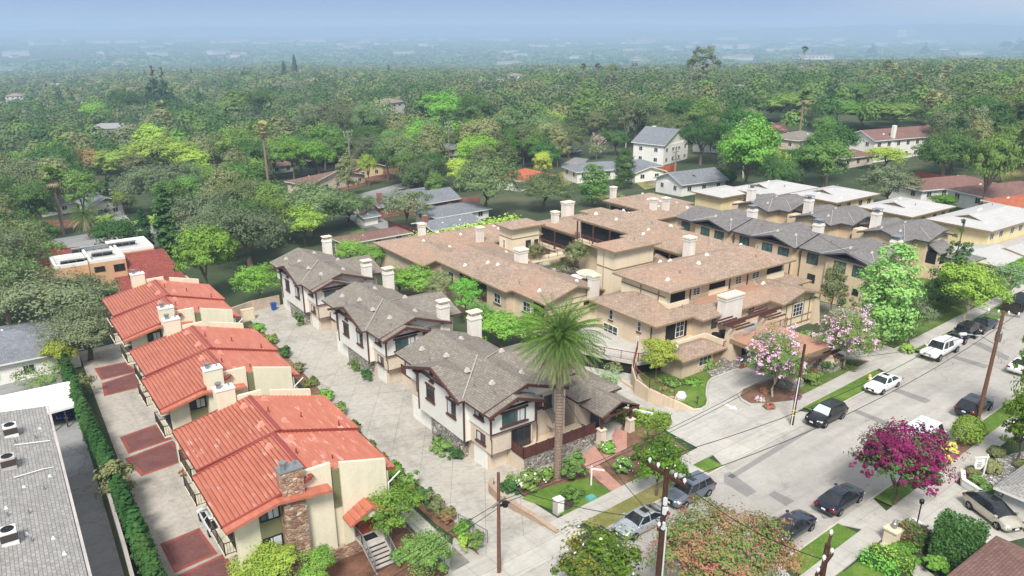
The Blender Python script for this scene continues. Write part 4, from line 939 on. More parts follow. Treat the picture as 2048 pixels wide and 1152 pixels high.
# entry canopy
mb = MB(); mb.box(66.0, 73.75, 43.75, 51.45, 4.02, 4.5, 1); mb.poly([(66.0,43.75,4.503),(73.75,43.75,4.503),(73.75,51.45,4.503),(66.0,51.45,4.503)], 0); mb.build('canopy_roof', [M['terra'], M['tantrim']], root)
mb = MB(); mb.box(64.9, 74.9, 51.5, 51.75, 6.15, 6.5); mb.build('canopy_beam', M['brownwood'], root)
mb = MB(); mb.box(64.9, 74.9, 43.3, 43.55, 3.72, 4.0)
for xx in (66.2, 73.4):
    for k in range(3): mb.box(xx-.5+k*.42, xx-.34+k*.42, 42.4, 45.0, 3.5, 3.72)
mb.build('canopy_beam', M['brownwood'], root)
for xc in (66.9, 72.4):
    mb = MB()
    for k in range(6): mb.box(xc-1.5, xc+1.5, 50.2+k*.6, 50.34+k*.6, 5.98, 6.14)
    mb.build('pergola_slats', M['brownwood'], root)
for xc in (66.9, 72.4):
    mb = MB(); z_ = gg(xc, 51.6); mb.hexa([(xc-1.0, 51.0, z_), (xc+1.0, 51.0, z_), (xc+1.0, 52.4, z_), (xc-1.0, 52.4, z_)], [(xc-.75, 51.1, 5.7), (xc+.75, 51.1, 5.7), (xc+.75, 52.2, 5.7), (xc-.75, 52.2, 5.7)]); pi = mb.build('entry_pier', M['tan'], root)
    mb = MB(); mb.box(xc-.5, xc+.5, 51.3, 52.0, 5.7, 5.98); mb.build('pier_cap', M['tantrim'], pi)
for xc in (66.6, 73.3):
    mb = MB(); z_ = gz(xc, 43.5); mb.hexa([(xc-.75, 42.8, z_+.9), (xc+.75, 42.8, z_+.9), (xc+.75, 44.2, z_+.9), (xc-.75, 44.2, z_+.9)], [(xc-.45, 43.1, 3.72), (xc+.45, 43.1, 3.72), (xc+.45, 43.9, 3.72), (xc-.45, 43.9, 3.72)]); pi = mb.build('entry_pier', M['tan'], root)
    mb = MB(); mb.hexa([(xc-1.1, 42.5, z_-.3), (xc+1.1, 42.5, z_-.3), (xc+1.1, 44.5, z_-.3), (xc-1.1, 44.5, z_-.3)], [(xc-.85, 42.7, z_+.92), (xc+.85, 42.7, z_+.92), (xc+.85, 44.3, z_+.92), (xc-.85, 44.3, z_+.92)]); mb.build('stone_base', M['cobble'], pi)
mb = MB(); mb.box(67.9, 71.5, 52.3, 52.62, gz(70, 52)-.2, 3.1); mb.build('entry_shade_panel', M['dark'], root)  # dark panel painted as the shade under the canopy
mb = MB(); mb.hexa([(65.2,50.4,.6),(67.6,50.4,.6),(67.6,52.2,.6),(65.2,52.2,.6)], [(65.6,50.9,1.9),(67.4,50.9,1.9),(67.4,52.2,2.1),(65.6,52.2,2.1)]); mb.build('stone_base', M['cobble'], root)
# towers
roof(65.3, 73.6, 69.9, 74.5, 10.3, .34, 'x', vents=1, name='tower_roof'); wall(66.0, 72.9, 70.6, 73.9, gg(69, 72), 10.12, 'tanlight', name='tower_wall')
mb = MB(); mb.box(65.95, 72.95, 70.55, 73.95, 7.55, 7.7); mb.box(65.96, 66.0, 72.6, 72.66, gg(69,72), 10); mb.build('trim_band', M['tantrim'], root)
roof(72.4, 79, 69.4, 77.2, 6.5, .26, 'x', True, False, vents=3); wall(73.2, 78.5, 70, 76.5, gg(75, 73), 6.3)
mb = MB(); mb.box(73.12, 73.2, 70.3, 76.0, 4.2, 6.1); mb.build('gallery_shade_panel', M['dark'], root)
roof(69.0, 75.7, 97.6, 102.6, 7.0, .3, 'x', vents=0, name='tower_roof'); wall(69.7, 75.0, 98.3, 102, gg(72, 100), 6.85, 'tanlight', name='tower_wall')
mb = MB(); mb.box(69.65, 75.05, 98.25, 102.05, 5.1, 5.24); mb.build('trim_band', M['tantrim'], root)
win(root, 'W', 69.7, 100.6, 3.2, .6, 1.5, nz=2); win(root, 'S', 98.3, 72.8, 2.4, 1.0, 2.2, fm='brownwood', name='gallery_door'); win(root, 'S', 98.3, 74.4, 2.9, .8, 1.6, fm='brownwood')
roof(86.2, 91.2, 96.5, 101.7, 7.0, .3, 'x', vents=0, name='tower_roof'); wall(86.9, 90.5, 97.2, 101, gg(88, 99), 6.85, 'tanlight', name='tower_wall')
# west wing towards the townhouses
roof(56.1, 66.5, 72.1, 81, 4.5, .29, 'y', False, False, vents=4); wall(56.9, 65.7, 73.0, 81, gg(60, 76), 4.35, 'tanlight')
roof(55.0, 66.0, 79.3, 97.5, 4.47, .28, 'y', True, False, vents=7); wall(55.8, 65.2, 80.1, 97, gg(60, 88), 4.3)
mb = MB(); mb.box(56.95, 65.65, 72.92, 73.0, 2.35, 2.5); mb.box(56.95, 65.65, 72.94, 73.0, 3.3, 3.42); mb.build('trim_band', M['tantrim'], root)
win(root, 'S', 73.0, 63.6, 2.75, .9, .45, nx=2, fm='brownwood')
for yc in (82.2, 94.2): win(root, 'W', 55.8, yc, 1.9, 1.5, 1.4, nx=2, nz=2, sill=.1)
win(root, 'W', 56.9, 77.0, 1.9, 1.6, 1.4, nx=2, nz=2, sill=.1)
for yc, ln in ((88.3, 7.0), (74.4, 2.2)):
    x = 55.8 if yc > 80 else 56.9
    mb = MB(); mb.box(x-.04, x+.01, yc-ln/2, yc+ln/2, 1.2, 4.1); mb.build('balcony_opening', M['dark'], root)
    railing(root, [(x-.1, yc-ln/2, 1.1), (x-.1, yc+ln/2, 1.1)], 1.1, 'rail_red', .14)
roof(54.3, 64.4, 100, 117, 3.0, .24, 'y', False, True, vents=3); wall(55.1, 63.6, 101, 116, gg(59, 108), 2.85)
roof(56.5, 84.5, 104.9, 116.2, 3.05, .27, 'x', True, True, vents=8); wall(57.5, 83.7, 105.7, 115.4, gg(70, 110), 2.9)
wall(63, 70, 96, 106, gg(66, 100), 2.9); roof(62, 70.4, 95.5, 107, 3.1, .2, 'y', vents=2)
roof(80, 92.6, 89, 106.5, 5.0, .2, 'y', True, True, vents=7); wall(81, 91.8, 90, 105.8, gg(86, 98), 4.85)
roof(84.5, 110, 93.4, 100.6, 5.6, .3, 'x', True, True, vents=6); wall(85.5, 109, 94.2, 99.8, gg(97, 97), 5.4)
roof(98.5, 111, 97.8, 109.5, 6.0, .26, 'y', True, True, vents=5); wall(99.5, 110, 98.8, 108.6, gg(104, 103), 5.8)
# galleries round the court
for a, b, z in (((80.95, 90.4), (80.95, 105.4), 1.6), ((77.0, 62+8), (77, 79.5), 5.3), ((79.0, 80.4), (79.0, 92.5), 5.3), ((99.45, 99), (99.45, 108.2), 2.6)):
    mb = MB(); mb.box(a[0]-.06, a[0]+.02, a[1], b[1], z, z+2.5); mb.build('gallery_shade_panel', M['dark'], root)  # dark sheet on the wall stands for the shaded gallery depth
    mb = MB(); mb.box(a[0]-1.3, a[0]+.02, a[1], b[1], z-.35, z-.1); sl = mb.build('gallery_floor', M['tanlight'], root)
    railing(sl, [(a[0]-1.25, a[1], z-.1), (a[0]-1.25, b[1], z-.1)], 1.1, 'rail_red', .2, 1.8)
    mb = MB()
    for k in range(4): yy = a[1]+.4+(b[1]-a[1]-.8)*k/3; mb.box(a[0]-1.25, a[0]-1.08, yy-.09, yy+.09, z-.1, z+3.0)
    mb.build('gallery_post', M['brownwood'], root)
mb = MB(); mb.box(70, 81, 96.2, 98.2, 1.3, 1.6); sl = mb.build('gallery_floor', M['tanlight'], root)
railing(sl, [(70, 96.25, 1.6), (80.9, 96.25, 1.6)], 1.1, 'rail_red', .2, 1.8)
# chimneys
for px_, py_, z, w_, d_c, h in ((1460, 612, 6.4, 3.0, 1.2, 1.3), (1378, 497, 10.0, 1.1, 1.1, 1.4), (1255, 448, 5.9, .9, .9, 1.7), (1042, 520, 5.6, 1.5, 1.3, 1.5), (1187, 574, 5.4, 1.1, 1.1, 1.5), (1110, 442, 5.6, 1.0, 1.0, 1.5), (1135, 425, 5.6, 1.9, 1.3, 1.8), (960, 478, 3.9, 1.0, 1.0, 1.9), (844, 472, 3.8, 1.0, 1.0, 2.0), (1226, 394, 6.2, .9, .9, 1.8), (1306, 418, 6.6, 1.0, 1.0, 1.7), (1331, 416, 6.6, 1.0, 1.0, 1.7)):
    P = AT(px_, py_, z); capped_chimney(root, P[0], P[1], w_, d_c, z-1.8, z+h)
# podium over the garage ramp
mb = MB(); PD = [(53.9, 62.5), (55.0, 59.8), (56.9, 56.2), (60.5, 55.2), (60.5, 68), (53.9, 68)]
mb.prism(PD, 1.85, 2.2); mb.build('podium', M['apron'], root)
mb = MB(); mb.prism([(54.3, 62.5), (55.3, 60.1), (57.0, 56.6), (60.4, 55.6), (60.4, 67), (54.3, 67)], -1.0, 1.85); mb.build('garage_shade_block', M['dark'], root)  # solid dark block painted as the shade inside the garage mouth
railing(root, [(54.0, 67.8, 2.2), (54.0, 62.5, 2.2), (55.1, 59.9, 2.2), (57.0, 56.4, 2.2), (60.3, 55.4, 2.2)], 1.0, 'rail_red', .15, 1.7)

# ------------------------------------------------------------------ charcoal-roofed townhouses, two rows
CM = [M['charroof'], M['chartrim'], M['chartan']]
def char_near(c, dz, lab, ns):
    x0, z = 92.3, 8.3+dz; b = gz(95, c)-.6
    rt = thing('townhouse', (96, c, gz(96, c)), lab, 'house', 'charcoal roofed townhouses')
    roof(x0, 102.0, c-4.0, c+7.3, z, .27, 'y', False, False, 'roof', 0, CM, rt)
    roof(x0-.5, 97.5, c-4.0, c+3.8, z-.02, .27, 'x', False, False, 'roof', 0, CM, rt)
    roof(96.5, 103.5, c+.2, c+6.8, z-.3, .27, 'x', False, False, 'roof', 0, CM, rt)
    wall(93.0, 101.3, c-3.9, c+7.2, b, z-.18, 'chartan', rt); wall(92.6, 93.4, c-3.3, c+3.1, b, z-.2, 'chartan', rt)
    mb = MB(); mb.poly([(92.55, c-3.3, z-.2), (92.55, c-.1, z+.75), (92.55, c+3.1, z-.2)][::-1]); mb.build('gable_panel', M['chartrim'], rt)
    mb = MB(); mb.tube([(x0+.1, c+3.7, z+.1), (97.0, c+.5, z+1.2)], .045, 5); mb.tube([(x0+.1, c-3.9, z+.06), (97.0, c-.3, z+1.2)], .045, 5); mb.build('valley_flashing', M['hipline'], rt)
    for yc in (c-1.75, c+1.0): win(rt, 'W', 92.6, yc, z-2.0, 1.75, 1.45, nx=2, fm='greenframe', gm='glass_teal')
    win(rt, 'W', 93.0, c+5.4, z-2.0, 1.7, 1.45, nx=2, fm='greenframe', gm='glass_teal')
    win(rt, 'W', 92.6, c-1.75, z-4.5, .9, .9, fm='greenframe'); win(rt, 'W', 93.0, c+5.2, z-4.6, 1.2, 1.2, nx=2, fm='greenframe')
    win(rt, 'W', 92.6, c+1.6, b+1.2, .9, .6, fm='greenframe')
    capped_chimney(rt, 98.6, c-2.8, 1.2, 1.1, z-.5, z+2.3, kind='metal')
    for x, y in ((95.2, c+1.4), (95.3, c-1.6), (98.2, c+2.6)): roof_vent(rt, x, y, z+.85, .45, 'ventgrey')
    pipe_vent(rt, 95.5, c+4.5, z+.75)
for c, dz, lab, ns in ((78.0, -.05, 'charcoal roofed townhouse of the near row, rearmost, behind the tan complex roof', 1), (66.4, 0, 'charcoal roofed townhouse of the near row, middle one, directly behind the small conifer', 2), (54.8, .05, 'charcoal roofed townhouse of the near row, frontmost, partly behind the big leafy street tree', 3)):
    char_near(c, dz, lab, ns)
def char_back(c, lab):
    z = 8.3; b = gz(112, c)-.6
    rt = thing('townhouse', (112, c, gz(112, c)), lab, 'house', 'charcoal roofed townhouses')
    roof(107.2, 119.5, c-3.7, c+3.7, z, .27, 'x', False, False, 'roof', 0, CM, rt)
    roof(110.2, 117.4, c-5.6, c+1.0, z-.04, .27, 'y', False, False, 'roof', 0, CM, rt)
    roof(112, 119, c+2, c+6.5, z-.1, .24, 'x', False, False, 'roof', 0, CM, rt)
    wall(107.9, 118.8, c-3.0, c+3.0, b, z-.18, 'chartan', rt); wall(110.8, 116.8, c-5.0, c-3, b, z-.2, 'chartan', rt)
    wall(110.0, 118, c+2.9, c+6, b, z-.4, 'chartan', rt)
    mb = MB(); mb.slab([(111.2, c-7.0, z-1.65), (115.4, c-7.0, z-1.65), (115.4, c-4.9, z-.45), (111.2, c-4.9, z-.45)], .15); mb.build('porch_roof', M['charroof'], rt)
    mb = MB(); mb.box(111.4, 115.2, c-6.8, c-5.0, z-3.4, z-1.78); mb.build('screened_porch', M['dark'], rt)
    mb = MB(); mb.box(111.35, 115.25, c-6.85, c-5.0, b, z-3.4)
    for x in (111.5, 113.9, 115.1): mb.box(x-.15, x+.15, c-6.87, c-6.5, z-3.4, z-1.75)
    mb.build('porch_wall', M['chartan'], rt)
    mb = MB(); mb.tube([(107.4, c-3.6, z+.1), (112.5, c-.4, z+1.1)], .045, 5); mb.tube([(111, c-5.3, z+.2), (113.8, c-2.2, z+.95)], .045, 5); mb.build('valley_flashing', M['hipline'], rt)
    win(rt, 'W', 107.9, c, z-2.0, 1.9, 1.0, nx=3, fm='chartrim')
    win(rt, 'S', c-5.0, 116.1, z-2.2, .8, 1.2, fm='greenframe')
    capped_chimney(rt, 112.3, c+3.9, 1.2, 1.1, z-.6, z+2.2, kind='metal')
    for x, y in ((109.5, c+1.2), (110.0, c-1.4), (115.5, c+1.0)): roof_vent(rt, x, y, z+.75, .45, 'ventgrey')
    return rt
for c, lab in ((82.4, 'charcoal roofed townhouse of the back row, rearmost, beside the thin dark tree'), (70.9, 'charcoal roofed townhouse of the back row, middle one'), (59.1, 'charcoal roofed townhouse of the back row, frontmost, beside the tall dark conifer')):
    rt = char_back(c, lab)
mb = MB(); mb.box(112.0, 117, 49.6, 52.2, gz(114, 51)-.5, gz(114, 51)+1.1); mb.build('stone_base', M['fieldstone'], rt)
mb = MB(); roofsolid(mb, 113.2, 117.6, 48.6, 52.8, gz(114, 51)+3.0, .3, 'x', True, True, .15); mb.build('porch_roof', CM, rt)
mb = MB(); mb.box(113.6, 117.2, 49.4, 52.2, gz(114, 51)+1.1, gz(114, 51)+2.9); mb.build('porch_wall', M['chartan'], rt)

# ------------------------------------------------------------------ cream apartment blocks
WM = [M['whiteroof'], M['tantrim'], M['yellowst']]
def cream_apt(x0, x1, y0, y1, ze, lab, low=False):
    rt = thing('apartment_building', ((x0+x1)/2, (y0+y1)/2, gz((x0+x1)/2, (y0+y1)/2)), lab, 'building', 'cream apartment blocks with pale hip roofs')
    hw = (y1-y0)/2; c = (y0+y1)/2; p = .2
    roof(x0, x1, y0, y1, ze, p, 'x', True, True, 'roof', 4, WM, rt)
    # small vent gable at the west end of the ridge
    g = x0+hw*.62
    mb = MB(); zt = ze+p*hw+.1; zb = ze+p*hw*.62
    mb.poly([(g, c-hw*.36, zb+.05), (g, c, zt+.12), (g, c+hw*.36, zb+.05)][::-1], 2)
    mb.slab([(g-.25, c-hw*.42, zb+.04), (g+hw*.6, c, zt+.05), (g-.25, c, zt+.18)], .1, 0); mb.slab([(g-.25, c, zt+.18), (g+hw*.6, c, zt+.05), (g-.25, c+hw*.42, zb+.04)], .1, 0)
    mb.build('vent_gable', [M['whiteroof'], M['tantrim'], M['tantrim']], rt)
    wall(x0+.8, x1-.8, y0+.7, y1-.7, gz(x0, c)-1, ze-.18, 'yellowst', rt)
    for xx in (x0+1.9, x0+4.9, x0+8.6, x0+11.4):
        if xx < x1-1.2: win(rt, 'S', y0+.7, xx, ze-1.75, 1.3, 1.15, nx=2, fm='white_trim')
    win(rt, 'W', x0+.8, c+2.2, ze-3.9, .5, .5)
    return rt
cream_apt(126.4, 140.6, 64.8, 74.9, 7.5, 'cream apartment block with a pale roof, second nearest to the street')
cream_apt(126.2, 140.0, 78.5, 88.5, 7.5, 'cream apartment block with a pale roof, third from the street')
cream_apt(121.9, 137.0, 89.4, 99.5, 7.3, 'cream apartment block with a pale roof, farthest from the street')
rt = cream_apt(126.6, 148.0, 52.4, 62.7, 7.6, 'cream apartment block nearest the street, above a trimmed hedge and brick-red doors')
roof(119.0, 128.5, 47.0, 57.0, 4.6, .18, 'x', True, False, 'roof', 0, WM, rt); wall(119.8, 128, 47.8, 56.4, gz(122, 50)-1, 4.4, 'yellowst', rt)
roof(127, 150, 47.4, 52.9, 4.9, .2, 'x', False, False, 'roof', 0, WM, rt); wall(127.5, 149, 49.6, 53, gz(135, 50)-1, 4.7, 'yellowst', rt)
for xx in (121.5, 130, 136, 142):
    mb = MB(); wbox(mb, 'S', 47.8 if xx < 127 else 49.6, xx, 1.6, gz(xx, 49), 4.2, 0, .05); mb.build('brick_panel', M['door_red'], rt)
for xx in (132.5, 139, 145): win(rt, 'S', 49.6, xx, gz(xx, 49)+.9, 1.4, 1.3, nx=2)
rt = thing('outbuilding', (119, 101, gz(119, 101)), 'low pale roofed annex left of the cream apartment blocks', 'building')
roof(115.2, 125.5, 95.0, 103.0, 6.9, .18, 'x', True, True, 'roof', 1, WM, rt); wall(116, 124.8, 95.8, 102.2, gz(119, 99)-1, 6.7, 'yellowst', rt)

# ------------------------------------------------------------------ orange villa with solar panels
M['villa'] = stucco('orange_stucco', (208,166,128), .12); M['villatile'] = shingle('dark_red_barrel_tiles', (150,82,72), (134,70,62), (92,50,46), None, .3, .42, .18, 1.0)
M['flatroof'] = plain('grey_flat_roof', (186,184,178), .9, var=.1, scale=.7); M['solar'] = plain('dark_solar_panel', (42,48,62), .25, .6); M['solarback'] = plain('solar_back_sheet', (196,198,200), .6)  # solar: dark tone used for the shade below the panels
ZV = 2.4; vq = lambda x, y: AT(x/5.689, 440+y/5.689, ZV)
A, B, C_, D_ = vq(610,495), vq(1020,465), vq(1420,405), vq(1745,285); Bk = vq(1655,175); Bl = vq(940,240)
yf = (B[1]+C_[1])/2; yb = Bk[1]
rt = thing('villa', (A[0]+6, yf+4, gz(14, 128)), 'orange stucco villa with red barrel tile roofs and solar panels on its flat roof', 'house')
zgv = gz(14, 128)-1
blocks = [(A[0], B[0]-.1, A[1]+.2, yf+8.4, ZV-.5), (B[0], C_[0], yf, yf+9, ZV), (C_[0]-1.0, D_[0], D_[1], yb, ZV-.05)]
for (x0, x1, y0, y1, zt) in blocks:
    wall(x0, x1, y0, y1, zgv, zt-.5, 'villa', rt)
    mb = MB(); t = .35
    for q_ in ((x0, x1, y0, y0+t), (x0, x1, y1-t, y1), (x0, x0+t, y0+t, y1-t), (x1-t, x1, y0+t, y1-t)): mb.box(*q_, zt-.5, zt)
    mb.build('parapet', M['white_trim'], rt)
    mb = MB(); mb.box(x0+t, x1-t, y0+t, y1-t, zt-.49, zt-.44); mb.build('flat_roof', M['flatroof'], rt)
def solar_row(x0, x1, y, z):
    mb = MB(); n = max(1, int((x1-x0)/1.05))
    for k in range(n):
        a, b = x0+(x1-x0)*k/n+.02, x0+(x1-x0)*(k+1)/n-.02
        mb.hexa([(a, y, z+.95), (b, y, z+.95), (b, y+1.7, z+.12), (a, y+1.7, z+.12)], [(a, y, z+1.0), (b, y, z+1.0), (b, y+1.7, z+.17), (a, y+1.7, z+.17)])
    o = mb.build('solar_panel_row', M['solarback'], rt)
    mb = MB()
    for k in range(n+1):
        a = x0+(x1-x0)*k/n; mb.tube([(a, y+.05, z-.1), (a, y+.05, z+.95)], .03, 5); mb.tube([(a, y+.05, z), (a, y+1.4, z+.25)], .02, 4)
    mb.build('panel_frame', M['metal'], o)
    mb = MB(); mb.box(x0, x1, y+1.0, y+1.05, z-.1, z+.45); mb.build('panel_shade', M['solar'], o)  # dark board added to paint the shade beneath the tilted panels
solar_row(A[0]+1, B[0]+.6, yf+2.2, ZV-.9); solar_row(B[0]+.8, C_[0]-1.2, yf+2.8, ZV-.45); solar_row(B[0]-1.5, D_[0]-2, D_[1]+3.5, ZV-.5)
for a, b in (((1080,600), (1190,520)), ((1305,590), (1415,490))):
    c, z, w_, h = rect('S', yf, (a[0]/5.689, 440+a[1]/5.689), (b[0]/5.689, 440+b[1]/5.689)); win(rt, 'S', yf, c, z, w_, h, nx=2, fm='brownwood', gm='dark')
VT = [M['villatile'], M['redtrim'], M['villa']]
x0, x1 = C_[0]-.05, D_[0]+1.2
mb = MB(); mb.slab([(x0, yf-5.0, -2.0), (x1+1.5, yf-5.0, -2.0), (x1+.2, D_[1]-.05, ZV-.75), (x0, D_[1]-.05, ZV-.75)], .25); mb.build('tile_roof', M['villatile'], rt)
mb = MB(); mb.slab([(B[0]+3, yf-5.2, -2.1), (x0, yf-5.2, -2.1), (x0, yf, -.9), (B[0]+3, yf, -.9)], .25); mb.build('tile_roof', M['villatile'], rt)
mb = MB(); roofsolid(mb, x0+1.2, x1+3.4, yf-9.4, yf-3.5, -2.4, .35, 'x', True, True, .22); mb.build('tile_roof', VT, rt)
wall(B[0]+3.4, x1+2.4, yf-8.6, yf+.1, zgv, -2.5, 'villa', rt)
mb = MB(); roofsolid(mb, A[0]-4.4, A[0]+5.5, yf+8.2, yf+17, ZV-1.6, .3, 'x', True, True, .22); mb.build('tile_roof', VT, rt); wall(A[0]-3.8, A[0]+5, yf+8.5, yf+16.4, zgv, ZV-1.8, 'villa', rt)

# ------------------------------------------------------------------ shingled block at lower left, carport, hip-roofed house
ZA = 4.2
A, B = AT(92, 812, ZA), AT(169, 1152, ZA)
rt = thing('apartment_building', (-5, 60, gz(-5, 60)), 'long low building under light grey shingles with air conditioners on its roof', 'building')
xe = A[0]; ytop = A[1]
mb = MB(); mb.slab([(-26, ytop+1.5, ZA+2.6), (-26, 30, ZA+2.6), (B[0]-.35, 30, ZA), (xe, ytop, ZA)], .2); mb.build('roof', M['aptroof'], rt)
mb = MB(); mb.hexa([(B[0]-.28, 30, ZA-.28), (B[0]-.1, 30, ZA-.28), (xe+.25, ytop, ZA-.28), (xe+.05, ytop, ZA-.28)], [(B[0]-.28, 30, ZA-.03), (B[0]-.1, 30, ZA-.03), (xe+.25, ytop, ZA-.03), (xe+.05, ytop, ZA-.03)]); mb.build('eave_gutter', M['aptwall'], rt)
mb = MB(); mb.prism([(-25.5, 30.2), (B[0]-.8, 30.2), (xe-.5, ytop-.3), (-25.5, ytop+1)], gz(-5, 60)-2, ZA-.2); mb.build('wall', M['aptwall'], rt)
def roofz(x): return ZA+(xe-x)*2.6/(xe+26)
for i, (px_, py_) in enumerate(((22, 865), (18, 930), (20, 1080))):
    P = AT(px_, py_, ZA+.5); z = roofz(P[0])
    ac = thing('air_conditioner', (P[0], P[1], z), ('air conditioner on the grey shingle roof, farthest of the three along the roof', 'air conditioner on the grey shingle roof, middle one of three, brown sided', 'air conditioner on the grey shingle roof, nearest and whitest of three')[i], 'air conditioner', 'air conditioners on the shingle roof')
    mb = MB(); mb.box(P[0]-.5, P[0]+.5, P[1]-.5, P[1]+.5, z-.15, z+.95); mb.build('casing', M['aptwall' if i == 1 else 'white_trim'], ac)
    mb = MB(); mb.box(P[0]-.51, P[0]+.51, P[1]-.51, P[1]+.51, z+.25, z+.8); mb.build('coil_grille', M['rail_dark'], ac)
    mb = MB(); mb.lathe((P[0], P[1], z+.95), [(.40,.0),(.40,.05),(.33,.05),(.33,.012),(.12,.012),(.1,.05),(.01,.06)], 16); mb.build('fan_guard', M['black'], ac)
for i, (px_, py_) in enumerate(((30, 866+16), (78, 850), (70, 870), (47, 970), (87, 972), (12, 1015), (15, 1030), (53, 1065), (62, 1078), (105, 1070), (57, 1022), (127, 1100), (32, 918), (98, 945))):
    P = AT(px_, py_, ZA+.45)
    (roof_vent if i % 2 else pipe_vent)(rt, P[0], P[1], roofz(P[0]), .32)
mb = MB(); P, Q = AT(28, 890, ZA+.4), AT(100, 881, ZA+.2); mb.tube([P, Q], .04, 5); mb.build('conduit', M['white_trim'], rt); mb = MB(); P, Q, R2 = AT(28, 955, ZA+.4), AT(85, 938, ZA+.3), AT(108, 934, ZA+.1); mb.tube([P, Q, R2], .04, 5); mb.build('conduit', M['white_trim'], rt)
cp = thing('carport', (0, 92, gz(0, 92)), 'flat white roofed carport beside the shingled block with a blue car under it', 'carport')
ZC = gz(0, 92)+2.7
P = [AT(-60, 806, ZC), AT(100, 824, ZC), AT(155, 809, ZC), AT(149, 760, ZC), AT(-60, 797, ZC+.05)]
P = [AT(-40, 850, ZC), AT(100, 824, ZC), AT(155, 809, ZC), AT(149, 760, ZC), AT(-40, 800, ZC)]
mb = MB(); mb.slab(P, .25); mb.build('carport_roof', M['white_board'], cp)
mb = MB(); mb.prism([(P[4][0], P[4][1]-.4), (P[3][0]-.2, P[3][1]-.4), (P[3][0]-.2, P[3][1]-.1), (P[4][0], P[4][1]-.1)], gz(0, 95)-1, ZC-.25); mb.build('back_wall', M['aptwall'], cp)
mb = MB()
for t in (.02, .5, .98): x, y = P[1][0]+(P[2][0]-P[1][0])*t, P[1][1]+(P[2][1]-P[1][1])*t; mb.box(x-.07, x+.07, y+.1, y+.24, gz(x, y)-.2, ZC-.25)
mb.build('carport_post', M['rail_dark'], cp)
M['slateroof'] = shingle('slate_grey_shingles', (118,120,124), (132,134,138), (92,94,98), None, .5, .24, .18)
def house(label, px_, py_, wx, wy, hgt, p=.3, roofm='greyroof', wallm='beige', ax='x', hips=(True, True), rz=0.0, cat='house', group=None, zt=None, chim=None, wins=True, lift=0, P=None):
    """small house: its walls stand where this sight line meets the ground"""
    if P is None: wx *= .84; wy *= .84; hgt *= .92; chim = chim and (chim[0]*.84, chim[1]*.84, chim[2], chim[3])
    P = P or G(px_, py_); z = P[2]
    rt = thing('house', (P[0], P[1], z), label, cat, group, rz)
    x0, x1, y0, y1 = P[0]-wx/2, P[0]+wx/2, P[1]-wy/2, P[1]+wy/2; ze = z+hgt
    mats = [M[roofm], M['white_trim'], M[wallm]]
    mb = MB(); roofsolid(mb, x0-.6, x1+.6, y0-.6, y1+.6, ze, p, ax, hips[0], hips[1], .2); rf = mb.build('roof', mats, rt)
    mb = MB(); mb.box(x0, x1, y0, y1, z-2.5, ze-.16); mb.build('wall', M[wallm], rt)
    if wins:
        fl = 1 if hgt < 4 else 2
        for f in range(fl):
            zz = z+.9+f*2.8
            n = max(2, int(wx/3.5))
            for k in range(n): win(rt, 'S', y0, x0+wx*(k+.5)/n, zz, 1.3, 1.2, nx=2)
            n = max(2, int(wy/3.8))
            for k in range(n): win(rt, 'W', x0, y0+wy*(k+.5)/n, zz, 1.2, 1.2, nx=2)
    if chim:
        cx, cy = P[0]+chim[0], P[1]+chim[1]; mb = MB(); mb.box(cx-.5, cx+.5, cy-.4, cy+.4, z, ze+p*min(wx, wy)/2+chim[2]); mb.build('chimney', M[chim[3]], rt)
    r_ = random.Random(int(px_)+int(py_))
    for k in range(3): roof_vent(rf, P[0]+r_.uniform(-wx/3, wx/3), P[1]+r_.uniform(-wy*.3, wy*.3), ze+p*min(wx, wy)*.3, .5)
    return rt
M['brownroof'] = shingle('brown_shingles', (136,104,94), (120,92,84), (90,70,66), None, .5, .24, .2)
M['orangeroof'] = shingle('orange_tile', (190,112,82), (172,98,72), (120,70,56), None, .4, .3, .2)
M['brickwall'] = brick('red_brick_wall', (156,84,68), (138,72,60), (150,130,118), .22, .08)
M['palewall'] = stucco('off_white_stucco', (232,228,218), .08)
house('dark grey hip roofed house behind the carport', 40, 745, 15, 12, 3.0, .3, 'slateroof', 'palewall', 'x', P=AT(20, 735, gz(-3, 108)))
house('small house with a flat grey lean roof under the oaks beside the carport', 30, 690, 9, 7, 2.8, .2, 'slateroof', 'palewall', 'y', P=AT(60, 700, gz(0, 118)))
house('pale blue-grey roofed house behind the tall shaggy palm', 165, 415, 26, 12, 3.0, .24, 'slateroof', 'palewall', 'x', (False, False), .12)
house('small slate roofed wing right of the shaggy palm', 205, 428, 9, 10, 3.6, .4, 'slateroof', 'palewall', 'y', (False, False), .2)
house('brown roofed cottage behind the cypress pair', 390, 452, 12, 9, 2.6, .3, 'brownroof', 'beige', 'x', rz=.1)
house('beige roofed ranch house left of the tall leaning palm', 545, 345, 14, 9, 3.0, .25, 'brownroof', 'palewall', 'x', rz=.05)
house('long tan roofed ranch house with arched gate', 655, 375, 24, 11, 3.0, .26, 'brownroof', 'beige', 'y', (False, True), .3)
house('open brown carport beside the tan ranch house', 640, 330, 13, 8, 2.8, .1, 'brownroof', 'dark', 'x', (False, False), .1, wins=False)
house('cream stucco gabled house with arched windows near the utility pole', 725, 352, 12, 9, 3.2, .34, 'brownroof', 'yellowst', 'y', (False, False), .2)
house('grey roofed house with a white flat roof edge and a brick chimney', 800, 420, 20, 11, 3.0, .34, 'slateroof', 'brickwall', 'x', (False, False), .1, chim=(-9.2, -4.5, 1.4, 'brickwall'))
house('slate gabled house with red brick front next to the driveway', 862, 422, 12, 9, 3.2, .45, 'slateroof', 'brickwall', 'x', (False, False), .1)
house('low dark grey roofed house beside the bright green hedge', 905, 440, 16, 10, 2.6, .22, 'slateroof', 'palewall', 'x', rz=.06)
